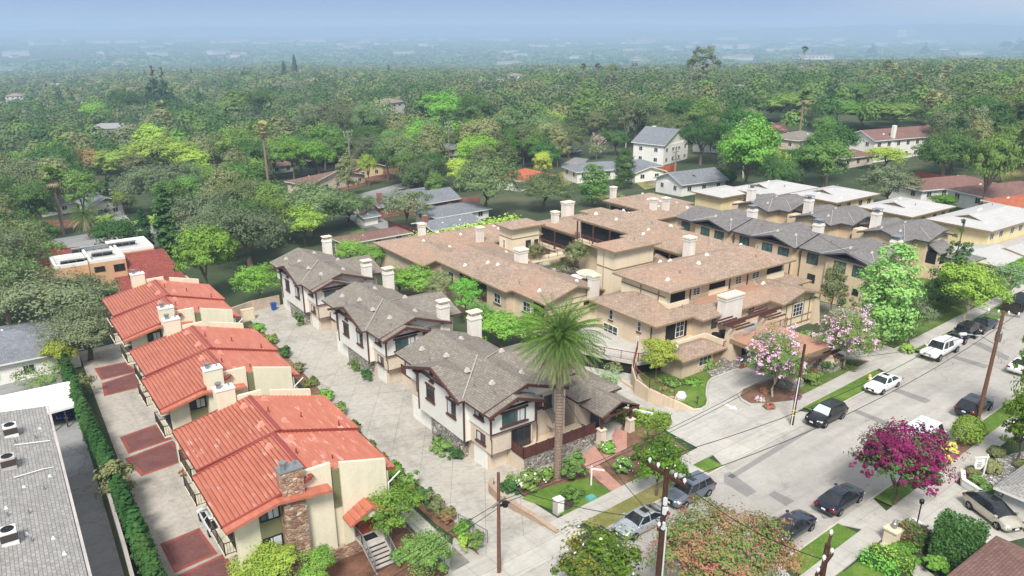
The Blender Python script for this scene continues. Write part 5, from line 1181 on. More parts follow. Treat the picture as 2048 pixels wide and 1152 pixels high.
house('grey roofed house with a brick chimney right behind the bright hedge', 895, 468, 13, 8, 2.6, .26, 'slateroof', 'brickwall', 'x', (False, False), .06, chim=(-6.2, 0, 1.3, 'brickwall'))
house('low pink brown roof behind the townhouse chimney', 745, 492, 16, 6, 2.4, .2, 'brownroof', 'beige', 'x', rz=.05)
house('small garden shed with grey roof beside the driveway', 735, 448, 4, 4, 2.2, .3, 'slateroof', 'palewall', 'x', (False, False), .1, cat='shed', wins=False)
house('grey roofed house half hidden by oaks near the utility poles', 880, 312, 20, 11, 3.0, .25, 'slateroof', 'palewall', 'x', rz=.2)
house('orange brown roofed house behind the round bright tree', 1050, 372, 15, 10, 3.0, .28, 'orangeroof', 'palewall', 'y', (True, True), .2)
h = house('tall white two storey house with a grey gabled roof', 1320, 322, 17, 12, 6.4, .5, 'slateroof', 'palewall', 'y', (False, False), .25, chim=(3, 5, 1.2, 'palewall'))
house('long white ranch house with pale slate roof on the dry lawn', 1225, 352, 30, 10, 2.9, .3, 'slateroof', 'palewall', 'x', (True, True), -.25)
house('white garage wing of the ranch house beside the orange fence', 1282, 358, 10, 10, 2.8, .3, 'slateroof', 'palewall', 'y', (False, False), -.25)
house('small grey gabled house below the white two storey house', 1380, 380, 16, 11, 3.0, .4, 'slateroof', 'palewall', 'x', (False, False), -.1)
house('grey roofed house beside the tall bright tree, partly hidden', 1430, 300, 12, 12, 3.0, .3, 'slateroof', 'palewall', 'y', rz=.2)
house('brown roofed house behind the bare pinkish tree', 1590, 292, 18, 12, 3.2, .3, 'greyroof', 'beige', 'x', rz=.1)
h = house('white colonial house with a brown roof and two white chimneys', 1782, 312, 30, 11, 6.0, .42, 'brownroof', 'palewall', 'x', (False, False), -.18, chim=(-7, -5.2, 1.6, 'palewall'))
house('brown roofed bungalow left of the big spreading tree', 1880, 390, 24, 10, 2.8, .28, 'brownroof', 'palewall', 'x', rz=-.25)
house('brown roofed bungalow right of the big spreading tree', 2000, 405, 22, 11, 2.8, .28, 'brownroof', 'palewall', 'x', rz=-.25)
house('terracotta roofed house at the right edge behind the cream apartments', 2050, 435, 14, 10, 3.2, .3, 'orangeroof', 'palewall', 'x', rz=-.2)
house('dark roofed house with white truck beside it, among trees', 1690, 330, 14, 9, 3.0, .3, 'brownroof', 'beige', 'x', rz=-.1)
house('grey roofed house far right among palms and cars', 1985, 240, 18, 12, 3.2, .3, 'greyroof', 'beige', 'x', rz=.1)
house('pale roofed house seen over trees near the tall palms', 1940, 215, 16, 11, 3.4, .3, 'brownroof', 'palewall', 'x', rz=.2)
# houses on the near side, lower right corner
q_ = AT(1985, 968, 4.6); house('light grey shingled house with pale walls at the right edge', 2100, 1010, 14, 9, 3.0, .3, 'aptroof', 'palewall', 'x', (True, True), 0.03, P=(q_[0]+7.4, q_[1]-5.1, 1.6), wins=False)
q_ = AT(2003, 1072, 5.0); house('brown shingled house corner at the lower right', 2100, 1180, 15, 13, 3.2, .3, 'brownroof', 'palewall', 'x', (True, True), .03, P=(q_[0]-8.1, q_[1]-7.1, 1.8))
# ================================================================== VEGETATION
FOL = {}
def F_(n, cols, **k): FOL[n] = foliage('leaves_'+n, [tuple(min(255, v*1.2) for v in c) for c in cols], **k)
F_('oak', [(72,88,56),(88,104,66),(104,118,80),(62,78,48)]); F_('oakgrey', [(90,102,72),(108,118,88),(76,88,60)])
F_('dark', [(56,84,46),(70,98,54),(82,110,62)]); F_('mid', [(88,112,60),(106,132,70),(74,96,52)]); F_('bright', [(94,130,58),(110,150,66),(80,112,50)])
F_('lime', [(132,150,64),(150,168,76),(108,132,56)]); F_('yellow', [(160,158,78),(144,148,70),(172,168,92)]); F_('olive', [(108,116,76),(124,128,88),(92,104,64)])
F_('conifer', [(44,68,48),(56,80,56),(38,58,42)], trans=.1); F_('cypress', [(48,76,42),(60,90,48),(40,66,38)], trans=.1); F_('magnolia', [(72,104,40),(98,124,44),(56,86,38),(140,132,62)])
F_('pink', [(220,162,190),(228,176,202),(210,148,178)], hue=.004, val=.08); F_('magenta', [(110,38,76),(132,48,94),(92,34,62),(104,50,58)], hue=.004, val=.06)
F_('rust', [(132,98,74),(106,114,66),(96,114,62),(150,100,88),(118,108,62)], hue=.01); F_('sage', [(108,128,92),(126,144,106),(92,112,80)]); F_('palm', [(70,90,42),(88,108,50),(58,78,38)], trans=.15); F_('palmgold', [(122,128,84),(142,140,98),(104,116,72)], trans=.15)
F_('frondtan', [(142,128,104),(158,144,118),(122,108,88)], hue=.005); F_('hedge', [(104,134,58),(122,150,66),(86,114,48)]); F_('straw', [(190,176,112),(170,160,96),(206,192,130)]); F_('bare', [(176,132,124),(190,150,138)], hue=.004)
F_('pale', [(108,140,76),(126,156,90),(90,120,62)]); F_('rose', [(140,78,76),(156,92,92),(126,84,66)], hue=.006); F_('white', [(236,232,216),(226,222,206)], hue=.002, val=.03); F_('reds', [(196,72,76),(214,96,110),(170,56,64)], hue=.01); F_('violet', [(166,72,140),(188,92,160)], hue=.006); F_('bamboo', [(120,140,64),(138,154,78),(104,124,56)]); F_('canes', [(166,146,98),(144,130,88)], hue=.006)
M['bark'] = plain('grey_brown_bark', (112,96,82), .95, .1, var=.25, scale=4); M['barkpale'] = plain('pale_bark', (186,172,150), .95, .1, var=.2, scale=4); M['barkpalm'] = plain('palm_bark', (136,116,100), .95, .1, var=.25, scale=6)

def leafmesh(name, C, N, S_, asp=.55, mat=None):
    n = len(C); N = N/np.maximum(1e-6, np.linalg.norm(N, axis=1, keepdims=True))
    t = rng.normal(size=(n, 3)); t -= (t*N).sum(1, keepdims=True)*N; t /= np.maximum(1e-6, np.linalg.norm(t, axis=1, keepdims=True)); b = np.cross(N, t)
    S_ = np.asarray(S_).reshape(-1, 1)
    V = np.empty((n, 4, 3)); V[:, 0] = C-t*S_; V[:, 1] = C-b*S_*asp+N*S_*.12; V[:, 2] = C+t*S_; V[:, 3] = C+b*S_*asp+N*S_*.12
    return V.reshape(-1, 3)
def quadmesh(name, V, mats):
    n = len(V)//4; me = bpy.data.meshes.new(name); me.vertices.add(n*4); me.vertices.foreach_set('co', np.ascontiguousarray(V, dtype=np.float32).ravel())
    me.loops.add(n*4); me.loops.foreach_set('vertex_index', np.arange(n*4, dtype=np.int32)); me.polygons.add(n); me.polygons.foreach_set('loop_start', np.arange(0, n*4, 4, dtype=np.int32))
    try: me.polygons.foreach_set('loop_total', np.full(n, 4, dtype=np.int32))
    except Exception: pass
    for m in (mats if isinstance(mats, list) else [mats]): me.materials.append(m)
    me.update(calc_edges=True); return me
def cloud(lobes, nclump, nleaf, leaf, cr=.16, inner=.45, up=.35, flat=1.0, jit=.16):
    """leaf centres, normals and sizes clustered in clumps over ellipsoid lobes"""
    L = np.array(lobes, float); wgt = (L[:, 3]*L[:, 4]*L[:, 5])**.67; wgt /= wgt.sum()
    k = rng.choice(len(L), nclump, p=wgt); d = rng.normal(size=(nclump, 3)); d /= np.linalg.norm(d, axis=1, keepdims=True)
    d[:, 2] = np.where(d[:, 2] < -.45, -d[:, 2], d[:, 2])
    rr = inner+(1-inner)*rng.random((nclump, 1))**.45; rr *= 1+jit*rng.normal(size=(nclump, 1))
    cc = L[k, :3]+d*rr*L[k, 3:6]; rad = cr*L[k, 3:6].mean(1)*(.6+.8*rng.random(nclump))*2
    per = max(1, nleaf//nclump); idx = np.repeat(np.arange(nclump), per); m = len(idx)
    o = rng.normal(size=(m, 3)); o /= np.linalg.norm(o, axis=1, keepdims=True); o *= rng.random((m, 1))**.4
    o[:, 2] *= .7*flat
    C = cc[idx]+o*rad[idx, None]
    ctr = (L[:, :3]*wgt[:, None]).sum(0)
    out = C-ctr; out /= np.maximum(1e-6, np.linalg.norm(out, axis=1, keepdims=True))
    N = o*.9+out*.6+rng.normal(size=(m, 3))*.24+np.array([0, 0, up])
    return C, N, leaf*(.6+.8*rng.random(m))
def trunkmesh(name, h, r, forks, spread, hb, seed=1, mat='bark', lean=0.0):
    r_ = random.Random(seed); mb = MB(); top = (lean*h, 0, hb); mb.tube([(0, 0, -.5), (lean*hb*.4, .03*h, hb*.5), (lean*hb, 0, hb)], r, 8, r1=r*.72)
    for k in range(forks):
        a = 2*math.pi*k/forks+r_.uniform(-.4, .4); s = spread*r_.uniform(.55, 1); zt = h*r_.uniform(.72, .92)
        b0 = (lean*hb, 0, hb*r_.uniform(.8, 1)); md = (b0[0]+math.cos(a)*s*.45, math.sin(a)*s*.45, hb+(zt-hb)*.5); en = (b0[0]+math.cos(a)*s, math.sin(a)*s, zt)
        mb.tube([b0, md, en], r*.5, 6, r1=r*.1)
        for q in range(2):
            a2 = a+r_.uniform(-.9, .9); mb.tube([md, (md[0]+math.cos(a2)*s*.5, md[1]+math.sin(a2)*s*.5, md[2]+(zt-hb)*r_.uniform(.1, .45))], r*.25, 5, r1=r*.06)
    me = bpy.data.meshes.new(name); me.from_pydata(mb.v, [], mb.f); me.materials.append(M[mat]); me.update(); return me
PROTO = {}
def proto(kind, lobes, ncl, nl, leaf, trunk, mat, extra=None, **k):
    ncl = int(ncl*1.35); nl = int(nl*2.6); leaf *= .6
    C, N, s = cloud(lobes, ncl, nl, leaf, **k); me = quadmesh(kind+'_crown', leafmesh(kind, C, N, s), FOL[mat])
    ex = []
    for (nm, m2, n2, l2, ncl2, inn) in (extra or []):
        C, N, s = cloud(lobes, int(ncl2*1.8), int(n2*2.2), l2*.6, cr=.1, inner=inn, up=.5); ex.append((nm, quadmesh(kind+'_'+nm, leafmesh(nm, C, N, s, .8), FOL[m2])))
    PROTO.setdefault(kind, []).append((me, trunk, ex))
def rl(n, R_, zc, rz, lr, seed, low=.35):
    r_ = random.Random(seed); out = [(0, 0, zc, R_*.75, R_*.75, rz)]
    for i in range(n):
        a = 2*math.pi*i/n+r_.uniform(-.5, .5); d = R_*r_.uniform(.42, .66); out.append((math.cos(a)*d, math.sin(a)*d, zc+rz*r_.uniform(-low, .5), lr*r_.uniform(.8, 1.2), lr*r_.uniform(.8, 1.2), lr*r_.uniform(.6, .9)))
    return out
# all prototypes are 10 m tall; the number after each name is the crown radius
RAD = dict(oak=5.6, round=4.0, tall=2.9, spread=6.0, conifer=2.7, cedar=4.6, cypress=.95, wispy=3.2, crape=4.0, crapewide=5.4, small=3.6, olive=4.6, column=2.2, pine=3.2, bush=5.5, eucalypt=3.4)
for v in (1, 2, 3): proto('oak', rl(7, 5.6, 5.9, 3.2, 2.5, v), 150, 5200, .24, trunkmesh('oak_trunk', 10, .38, 5, 3.6, 3.2, v), 'oak', cr=.2, inner=.5)
for v in (1, 2): proto('round', rl(6, 4.0, 6.3, 3.5, 1.9, v+10), 110, 3200, .27, trunkmesh('round_trunk', 10, .24, 4, 2.4, 3.4, v), 'mid', cr=.2, inner=.5)
for v in (1, 2): proto('tall', rl(6, 2.9, 6.0, 4.1, 1.5, v+20, .8), 100, 3000, .27, trunkmesh('tall_trunk', 10, .2, 4, 1.6, 2.6, v), 'mid', cr=.2, inner=.45)
proto('spread', rl(8, 6.0, 6.8, 2.6, 2.2, 31), 95, 3000, .32, trunkmesh('spread_trunk', 10, .36, 5, 4.4, 3.2, 3), 'bright', cr=.16, inner=.6)
proto('olive', rl(7, 4.6, 6.0, 3.2, 1.9, 41), 100, 3000, .24, trunkmesh('olive_trunk', 10, .26, 5, 2.8, 3.0, 4), 'sage', cr=.18, inner=.5)
proto('small', rl(7, 3.6, 6.0, 3.4, 1.6, 51, .7), 90, 3200, .26, trunkmesh('small_trunk', 10, .2, 4, 2.4, 2.6, 5, 'barkpale'), 'lime', cr=.2, inner=.5)
proto('magnolia', rl(7, 3.9, 5.8, 3.7, 1.6, 61, .8), 95, 3000, .3, trunkmesh('magnolia_trunk', 10, .22, 4, 2.4, 2.6, 6), 'magnolia', extra=[('blossom', 'white', 26, .22, 26, .9)], cr=.19, inner=.5); RAD['magnolia'] = 3.9
proto('crape', rl(8, 4.0, 6.3, 3.4, 2.1, 71, .8), 170, 5600, .2, trunkmesh('crape_trunk', 10, .17, 5, 3.0, 2.4, 7, 'barkpale'), 'mid', extra=[('blossom', 'pink', 2600, .16, 170, .78)], cr=.18, inner=.5)
proto('crapewide', rl(9, 5.4, 6.6, 2.7, 1.9, 81, .8), 150, 1500, .26, trunkmesh('crapewide_trunk', 10, .22, 6, 4.0, 2.4, 8), 'dark', extra=[('blossom', 'magenta', 9000, .19, 420, .62)], cr=.15, inner=.5)
proto('rustcrape', rl(10, 5.4, 5.9, 3.4, 2.4, 91, .8), 260, 9500, .19, trunkmesh('rustcrape_trunk', 10, .2, 6, 4.0, 2.2, 9), 'rust', extra=[('blossom', 'rose', 900, .16, 140, .85)], cr=.15, inner=.5); RAD['rustcrape'] = 5.4
proto('wispy', [(0,0,7.2,2.4,2.4,2.2),(1.4,.6,5.6,1.6,1.6,1.2),(-1.3,-.8,5.8,1.5,1.5,1.3),(.2,1.6,6.6,1.4,1.4,1.2)], 42, 900, .26, trunkmesh('wispy_trunk', 10, .13, 6, 2.2, 3.4, 10, 'barkpale'), 'sage', cr=.17, inner=.55)
proto('eucalypt', [(0,0,8.3,2.2,2.2,1.6),(1.6,.8,6.4,1.7,1.7,1.5),(-1.8,-.5,6.9,1.8,1.8,1.5),(.4,-1.7,5.4,1.4,1.4,1.1),(-.6,1.7,5.0,1.5,1.5,1.1)], 56, 1700, .27, trunkmesh('eucalypt_trunk', 10, .2, 6, 2.4, 3.6, 11, 'barkpale'), 'oakgrey', cr=.17, inner=.5)
def cone_lobes(n, r0, seed):
    r_ = random.Random(seed); o = []
    for i in range(n):
        t = i/n; rr = r0*(1-t)**.8; m = max(1, int(6*(1-t)))
        for j in range(m): a = 2*math.pi*j/m+r_.random()*2; o.append((math.cos(a)*rr*.6, math.sin(a)*rr*.6, 1.4+8.3*t, rr*.55+.15, rr*.55+.15, .55))
    o.append((0, 0, 9.6, .22, .22, .6)); return o
for v in (1, 2): proto('conifer', cone_lobes(11, 2.7, v), 170, 3000, .26, trunkmesh('conifer_trunk', 10, .22, 0, 1, 9.4, v), 'conifer', cr=.24, inner=.2, up=.1)
proto('cedar', [(math.cos(a)*d, math.sin(a)*d, z, 1.7*s, 1.7*s, .35) for (a, d, z, s) in [(i*2.4, 3.0*(1-(i/17))**.7, 1.8+7.4*i/17, 1.25-i*.04) for i in range(18)]]+[(0,0,9.6,.4,.4,.5)], 120, 2600, .27, trunkmesh('cedar_trunk', 10, .28, 0, 1, 9.5, 5), 'conifer', cr=.25, inner=.2, up=.6)
proto('cypress', [(0,0,z,.95*math.sin(math.pi*min(1,(z/10)**.75)*.93+.12)**.7,.95*math.sin(math.pi*min(1,(z/10)**.75)*.93+.12)**.7,1.1) for z in np.linspace(.8, 9.3, 9)], 170, 3400, .27, trunkmesh('cypress_trunk', 10, .12, 0, 1, 8.0, 6), 'cypress', cr=.18, inner=.75, up=.5)
proto('column', [(0,0,z,2.2*math.sin(math.pi*min(1,(z/10))*.86+.25)**.6,2.2*math.sin(math.pi*min(1,(z/10))*.86+.25)**.6,1.5) for z in np.linspace(1.8, 8.8, 6)], 140, 3000, .25, trunkmesh('column_trunk', 10, .2, 3, 1, 4.0, 12), 'mid', cr=.2, inner=.7)
proto('bush', [(0,0,4.2,5.2,5.2,5.0),(2.5,1,3.4,3,3,3.2),(-2.4,1.5,3.2,3,3,3.4),(.4,-2.8,3.2,2.8,2.8,3)], 70, 1300, .62, trunkmesh('bush_trunk', 4, .3, 4, 2, 1.0, 13), 'mid', cr=.2, inner=.6)
proto('pine', cone_lobes(8, 3.2, 5)[6:], 80, 2400, .28, trunkmesh('pine_trunk', 10, .24, 5, 1.8, 5.5, 14), 'conifer', cr=.26, inner=.3, up=.3)
def tree(kind, P, h, rad, label, group=None, mat=None, name=None, cat='tree', rz=None, v=None):
    pl = PROTO[kind]; me, tm, ex = pl[(random.randrange(len(pl)) if v is None else v) % len(pl)]
    t = bpy.data.objects.new(name or 'tree', None); COL.objects.link(t); t.location = P; t.empty_display_size = .5
    t.rotation_euler = (0, 0, random.uniform(0, 6.28) if rz is None else rz); s = rad/RAD[kind]; t.scale = (s, s, h/10); t['_w'] = list(P)
    tag(t, label, cat, group)
    for nm, m in (('trunk', tm), ('crown', me), *ex):
        o = bpy.data.objects.new(nm, m); COL.objects.link(o); o.parent = t
        if nm == 'crown' and mat: o.material_slots[0].link = 'OBJECT'; o.material_slots[0].material = FOL[mat]
    return t
def treep(kind, px_, pb, pt, wpx, label, mat=None, group=None, name=None, dz=0, cat='tree', v=None, P=None, rz=None):
    P = P or G(px_, pb); h = top_z(P, pt)-P[2]; rad = wpx/2*depth((P[0], P[1], P[2]+h*.6))/FPX
    OCC.append((P[0], P[1], rad)); OPENC.append((px_-wpx*.45, pt+2, px_+wpx*.45, pt+(pb-pt)*.45, depth(P)-rad)); return tree(kind, (P[0], P[1], P[2]+dz), h, rad, label, group, mat, name, cat, rz, v)
OCC = []; OPENC = []
# ---- palms
def frond(Vs, base, az, el, L, droop, nl, ll, wid, tip=.3, twist=.5):
    """one feather frond: leaflets along a drooping rachis"""
    t = np.linspace(0.04, 1, nl); e = el-droop*t**1.3; hz = np.cumsum(np.cos(e))*L/nl; vz = np.cumsum(np.sin(e))*L/nl
    u = np.array([math.cos(az), math.sin(az), 0]); s = np.array([-math.sin(az), math.cos(az), 0]); P = base+hz[:, None]*u+vz[:, None]*np.array([0, 0, 1])
    d = np.gradient(P, axis=0); d /= np.linalg.norm(d, axis=1, keepdims=True); nrm = np.cross(d, s)
    ln = ll*np.sin(np.pi*(.12+.86*t))**.6
    for sg in (-1, 1):
        dirn = sg*s*.75+d*.62-nrm*0.0+np.array([0, 0, -.34-.1*rng.random()]); dirn /= np.linalg.norm(dirn, axis=1, keepdims=True)
        dirn = dirn+rng.normal(size=dirn.shape)*.07
        w_ = d*wid
        Q = np.stack([P-w_*.5, P+dirn*ln[:, None]*.55-w_*.45, P+dirn*ln[:, None]+np.array([0,0,-.08]), P+dirn*ln[:, None]*.5+w_*.55], axis=1); Vs.append(Q.reshape(-1, 3))
def palm(P, h, R_, label, kind='date', group=None, mats=('palm', 'frondtan'), seed=1, name='palm_tree', lean=0, tr=.3, nf=None):
    t = thing(name, P, label, 'palm tree', group); r_ = random.Random(seed); top = np.array([P[0]+lean, P[1], P[2]+h])
    mb = MB(); pts = [(P[0]+lean*(k/6)**1.5, P[1], P[2]-.4+(h+.4)*k/6) for k in range(7)]
    mb.tube(pts, tr*1.15, 10, r1=tr*.85)
    if kind == 'date':
        for k in range(int(h/.28)): z = P[2]+k*.28; x = P[0]+lean*(max(0, z-P[2])/h)**1.5; mb.tube([(x, P[1], z), (x, P[1], z+.13)], tr*1.22, 10, r1=tr*1.1)
    mb.build('trunk', M['barkpalm'], t)
    Vs = []; Vd = []; Vm = []
    if kind == 'fan':
        def fan(V, az, el, L, w_):
            d = np.array([math.cos(az)*math.cos(el), math.sin(az)*math.cos(el), math.sin(el)]); s = np.array([-math.sin(az), math.cos(az), 0]); n = np.cross(d, s); c = top+d*L*.5
            for k in range(9):
                a = (k-4)*.3; q = d*math.cos(a)+s*math.sin(a); p = np.cross(n, q); tipp = c+q*L*.55+np.array([0, 0, -.16*L*abs(math.sin(a))-.1])
                V.append(np.array([top+d*L*.42-p*.02, c+q*L*.25-p*w_, tipp, c+q*L*.25+p*w_]))
        for k in range(nf or 26): fan(Vs, r_.uniform(0, 6.28), r_.uniform(-.45, 1.3), R_*r_.uniform(.8, 1.1), R_*.09)
        for k in range(22): fan(Vd, r_.uniform(0, 6.28), r_.uniform(-1.45, -.7), R_*r_.uniform(.7, 1.0), R_*.08)
    else:
        q = kind == 'queen'
        n = nf or (26 if q else 90)
        for k in range(n):
            el = r_.uniform(.15, 1.35) if q else 1.5-2.9*((k+.5)/n)**.85+r_.uniform(-.12, .12); frond(Vs if (q or el > -.25) else Vm, top+np.array([0, 0, .1]), k*2.39996+r_.uniform(-.2, .2), el, R_*r_.uniform(.92, 1.1), (1.9 if q else (1.15 if el > 0 else .45))*r_.uniform(.75, 1.15), 26 if q else 44, R_*(.3 if q else .115), R_*(.028 if q else .017))
        if not q:
            for k in range(26): frond(Vd, top-np.array([0, 0, .3]), r_.uniform(0, 6.28), -1.1, R_*.32, .5, 10, R_*.09, R_*.03)
    me = quadmesh('palm_crown', np.concatenate(Vs).reshape(-1, 3), FOL[mats[0]]); o = bpy.data.objects.new('crown', me); COL.objects.link(o); o.parent = t; me.transform(Matrix.Translation(-Vector(P)))
    for nm, V, m in (('dead_fronds', Vd, mats[1]), ('lower_fronds', Vm, 'palmgold')):
        if V: me = quadmesh('palm_'+nm, np.concatenate(V).reshape(-1, 3), FOL[m]); o = bpy.data.objects.new(nm, me); COL.objects.link(o); o.parent = t; me.transform(Matrix.Translation(-Vector(P)))
    OCC.append((P[0], P[1], R_*.7)); return t
def palmp(px_, pb, pc, wpx, label, kind='fan', **k):
    P = G(px_, pb); h = top_z(P, pc)-P[2]; R_ = wpx/2*depth((P[0], P[1], P[2]+h))/FPX; return palm(P, h, R_, label, kind, seed=int(px_), **k)
# ---- hedges and shrubs: leaf clouds in box or dome shape
def boxcloud(x0, x1, y0, y1, z0, z1, dens, leaf, rnd=.12):
    A = [((x1-x0)*(y1-y0), 2, z1, 1), ((x1-x0)*(z1-z0), 1, y0, -1), ((x1-x0)*(z1-z0), 1, y1, 1), ((y1-y0)*(z1-z0), 0, x0, -1), ((y1-y0)*(z1-z0), 0, x1, 1)]
    Cs, Ns = [], []
    for (ar, ax, val, sg) in A:
        n = int(ar*dens)+4; p = np.empty((n, 3)); p[:, 0] = rng.uniform(x0, x1, n); p[:, 1] = rng.uniform(y0, y1, n); p[:, 2] = rng.uniform(z0, z1, n); p[:, ax] = val
        nr = np.zeros((n, 3)); nr[:, ax] = sg; bump = np.sin(p[:, 0]*5.1+p[:, 2]*3)*np.sin(p[:, 1]*4.3+p[:, 0]*1.7)*rnd*.6
        p += nr*(bump[:, None]+rng.normal(size=(n, 1))*rnd*.5)+rng.normal(size=(n, 3))*rnd*.25; Cs.append(p); Ns.append(nr+rng.normal(size=(n, 3))*.5+np.array([0, 0, .2]))
    C, N = np.concatenate(Cs), np.concatenate(Ns); return C, N, leaf*(.6+.8*rng.random(len(C)))
def hedge(a, b, wid, h, label, mat='hedge', group=None, dens=60, leaf=.1, name='hedge', rnd=.12, dz=0, slope=True):
    """clipped hedge from a to b (world xy)"""
    L = math.hypot(b[0]-a[0], b[1]-a[1]); ang = math.atan2(b[1]-a[1], b[0]-a[0]); z0, z1 = gz(*a[:2])+dz, gz(*b[:2])+dz
    C, N, s = boxcloud(0, L, -wid/2, wid/2, 0, h, dens, leaf, rnd); V = leafmesh(name, C, N, s, .7); core = np.array([[0,-wid*.4,0],[L,-wid*.4,0],[L,wid*.4,0],[0,wid*.4,0]])
    V[:, 2] += V[:, 0]/max(L, .01)*(z1-z0) if slope else 0
    me = quadmesh(name, V, FOL[mat]); o = bpy.data.objects.new(name, me); COL.objects.link(o); o.location = (a[0], a[1], z0); o.rotation_euler = (0, 0, ang); o['_w'] = [a[0], a[1], z0]
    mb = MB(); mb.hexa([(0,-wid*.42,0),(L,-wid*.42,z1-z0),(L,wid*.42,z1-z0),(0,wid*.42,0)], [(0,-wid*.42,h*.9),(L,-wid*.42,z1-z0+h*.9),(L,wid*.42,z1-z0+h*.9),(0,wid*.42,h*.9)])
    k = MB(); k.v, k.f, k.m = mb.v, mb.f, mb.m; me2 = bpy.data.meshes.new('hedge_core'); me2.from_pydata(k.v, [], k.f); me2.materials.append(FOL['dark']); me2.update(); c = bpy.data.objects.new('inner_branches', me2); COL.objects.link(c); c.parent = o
    return tag(o, label, 'hedge', group)
def shrub(P, r, h, label, mat='mid', group=None, name='shrub', n=500, leaf=.12, cat='shrub', tight=False, flower=None, cl=None, fl=.09):
    lob = [(0, 0, h*.45, r, r, h*.55)] if tight else [(0, 0, h*.45, r*.75, r*.75, h*.5), (r*.45, r*.1, h*.4, r*.5, r*.5, h*.42), (-r*.35, r*.35, h*.42, r*.5, r*.5, h*.4), (-r*.1, -r*.45, h*.38, r*.5, r*.5, h*.4)]
    C, N, s = cloud(lob, cl or (n//6 if tight else 30), n, leaf, cr=.09 if tight else .2, inner=.93 if tight else .5, jit=.02 if tight else .16)
    C[:, 2] = np.maximum(C[:, 2], .02)
    me = quadmesh(name, leafmesh(name, C, N, s, .65), FOL[mat]); o = bpy.data.objects.new(name, me); COL.objects.link(o); o.location = P; o['_w'] = list(P)
    if flower:
        C, N, s = cloud(lob, 22+int(fl*60), int(n*fl), leaf*.7, cr=.04+.1*fl, inner=.9); C[:, 2] = np.maximum(C[:, 2], .1); f = bpy.data.objects.new('blossom', quadmesh('blossom', leafmesh('b', C, N, s, .9), FOL[flower])); COL.objects.link(f); f.parent = o
    return tag(o, label, cat, group)
def shrubp(px_, py_, wpx, hpx, label, **k):
    P = G(px_, py_); d = depth(P)/FPX; return shrub((P[0], P[1], P[2]-.02), wpx/2*d, hpx*d*1.05, label, **k)
# ================================================================== VEHICLES
M['tyre'] = plain('tyre_rubber', (26,26,27), .9); M['rim'] = plain('alloy_rim', (170,172,174), .3, .5, .8); M['lamp'] = plain('headlight_lens', (226,230,232), .15, .6)
M['tail'] = plain('tail_light', (150,18,20), .25, .5); M['autoglass'] = glassmat('car_glass', (24,28,30), .04); M['shade'] = plain('windscreen_sunshade', (190,208,206), .4)
M['plate'] = plain('number_plate', (232,230,224), .5); M['chrome'] = plain('chrome', (190,192,194), .15, .5, 1.0)
CARS = dict(
 sedan=dict(L=4.8, W=1.82, st=[(-2.4,.42,.70,.74),(-2.3,.30,.93,.84),(-1.7,.24,1.0,.90),(-.6,.22,.99,.91),(.9,.22,.98,.91),(1.5,.24,.93,.89),(2.15,.28,.80,.83),(2.4,.38,.60,.68)], wb=1.4, cab=(1.05,.25,-.95,-1.85), zr=1.44, wr=.60, wbase=.84, r=.33),
 suv=dict(L=4.75, W=1.9, st=[(-2.35,.48,.95,.80),(-2.25,.36,1.08,.90),(-1.5,.30,1.12,.95),(.8,.28,1.10,.95),(1.35,.30,1.06,.94),(2.1,.34,.96,.88),(2.36,.45,.72,.74)], wb=1.4, cab=(1.05,.35,-1.75,-2.2), zr=1.70, wr=.68, wbase=.88, r=.37),
 jeep=dict(L=4.6, W=1.88, st=[(-2.1,.60,1.15,.78),(-2.08,.55,1.2,.80),(.5,.52,1.2,.80),(.6,.52,1.17,.78),(1.95,.60,1.10,.70),(2.05,.62,1.02,.68)], wb=1.35, cab=(.62,.35,-2.0,-2.06), zr=1.86, wr=.72, wbase=.78, r=.42),
 pickup=dict(L=5.9, W=2.0, st=[(-2.95,.6,1.12,.92),(-2.9,.5,1.18,.97),(1.2,.44,1.16,.98),(1.6,.46,1.14,.98),(2.75,.5,1.05,.94),(2.95,.56,.82,.86)], wb=1.95, cab=(1.45,.85,-1.0,-1.2), zr=1.9, wr=.74, wbase=.92, r=.42),
 van=dict(L=5.6, W=2.05, st=[(-2.8,.5,1.3,.98),(-2.75,.42,1.35,1.0),(1.4,.4,1.35,1.0),(2.0,.42,1.22,.97),(2.6,.46,1.02,.9),(2.8,.55,.8,.8)], wb=1.75, cab=(1.95,1.1,-2.7,-2.76), zr=2.42, wr=.9, wbase=.97, r=.36),
 hatch=dict(L=4.5, W=1.76, st=[(-2.22,.45,.92,.74),(-2.15,.34,1.0,.82),(-1.3,.26,1.02,.87),(.8,.24,1.0,.87),(1.5,.26,.92,.85),(2.05,.3,.78,.78),(2.25,.4,.6,.62)], wb=1.33, cab=(1.35,.2,-1.35,-2.1), zr=1.49, wr=.58, wbase=.82, r=.32))
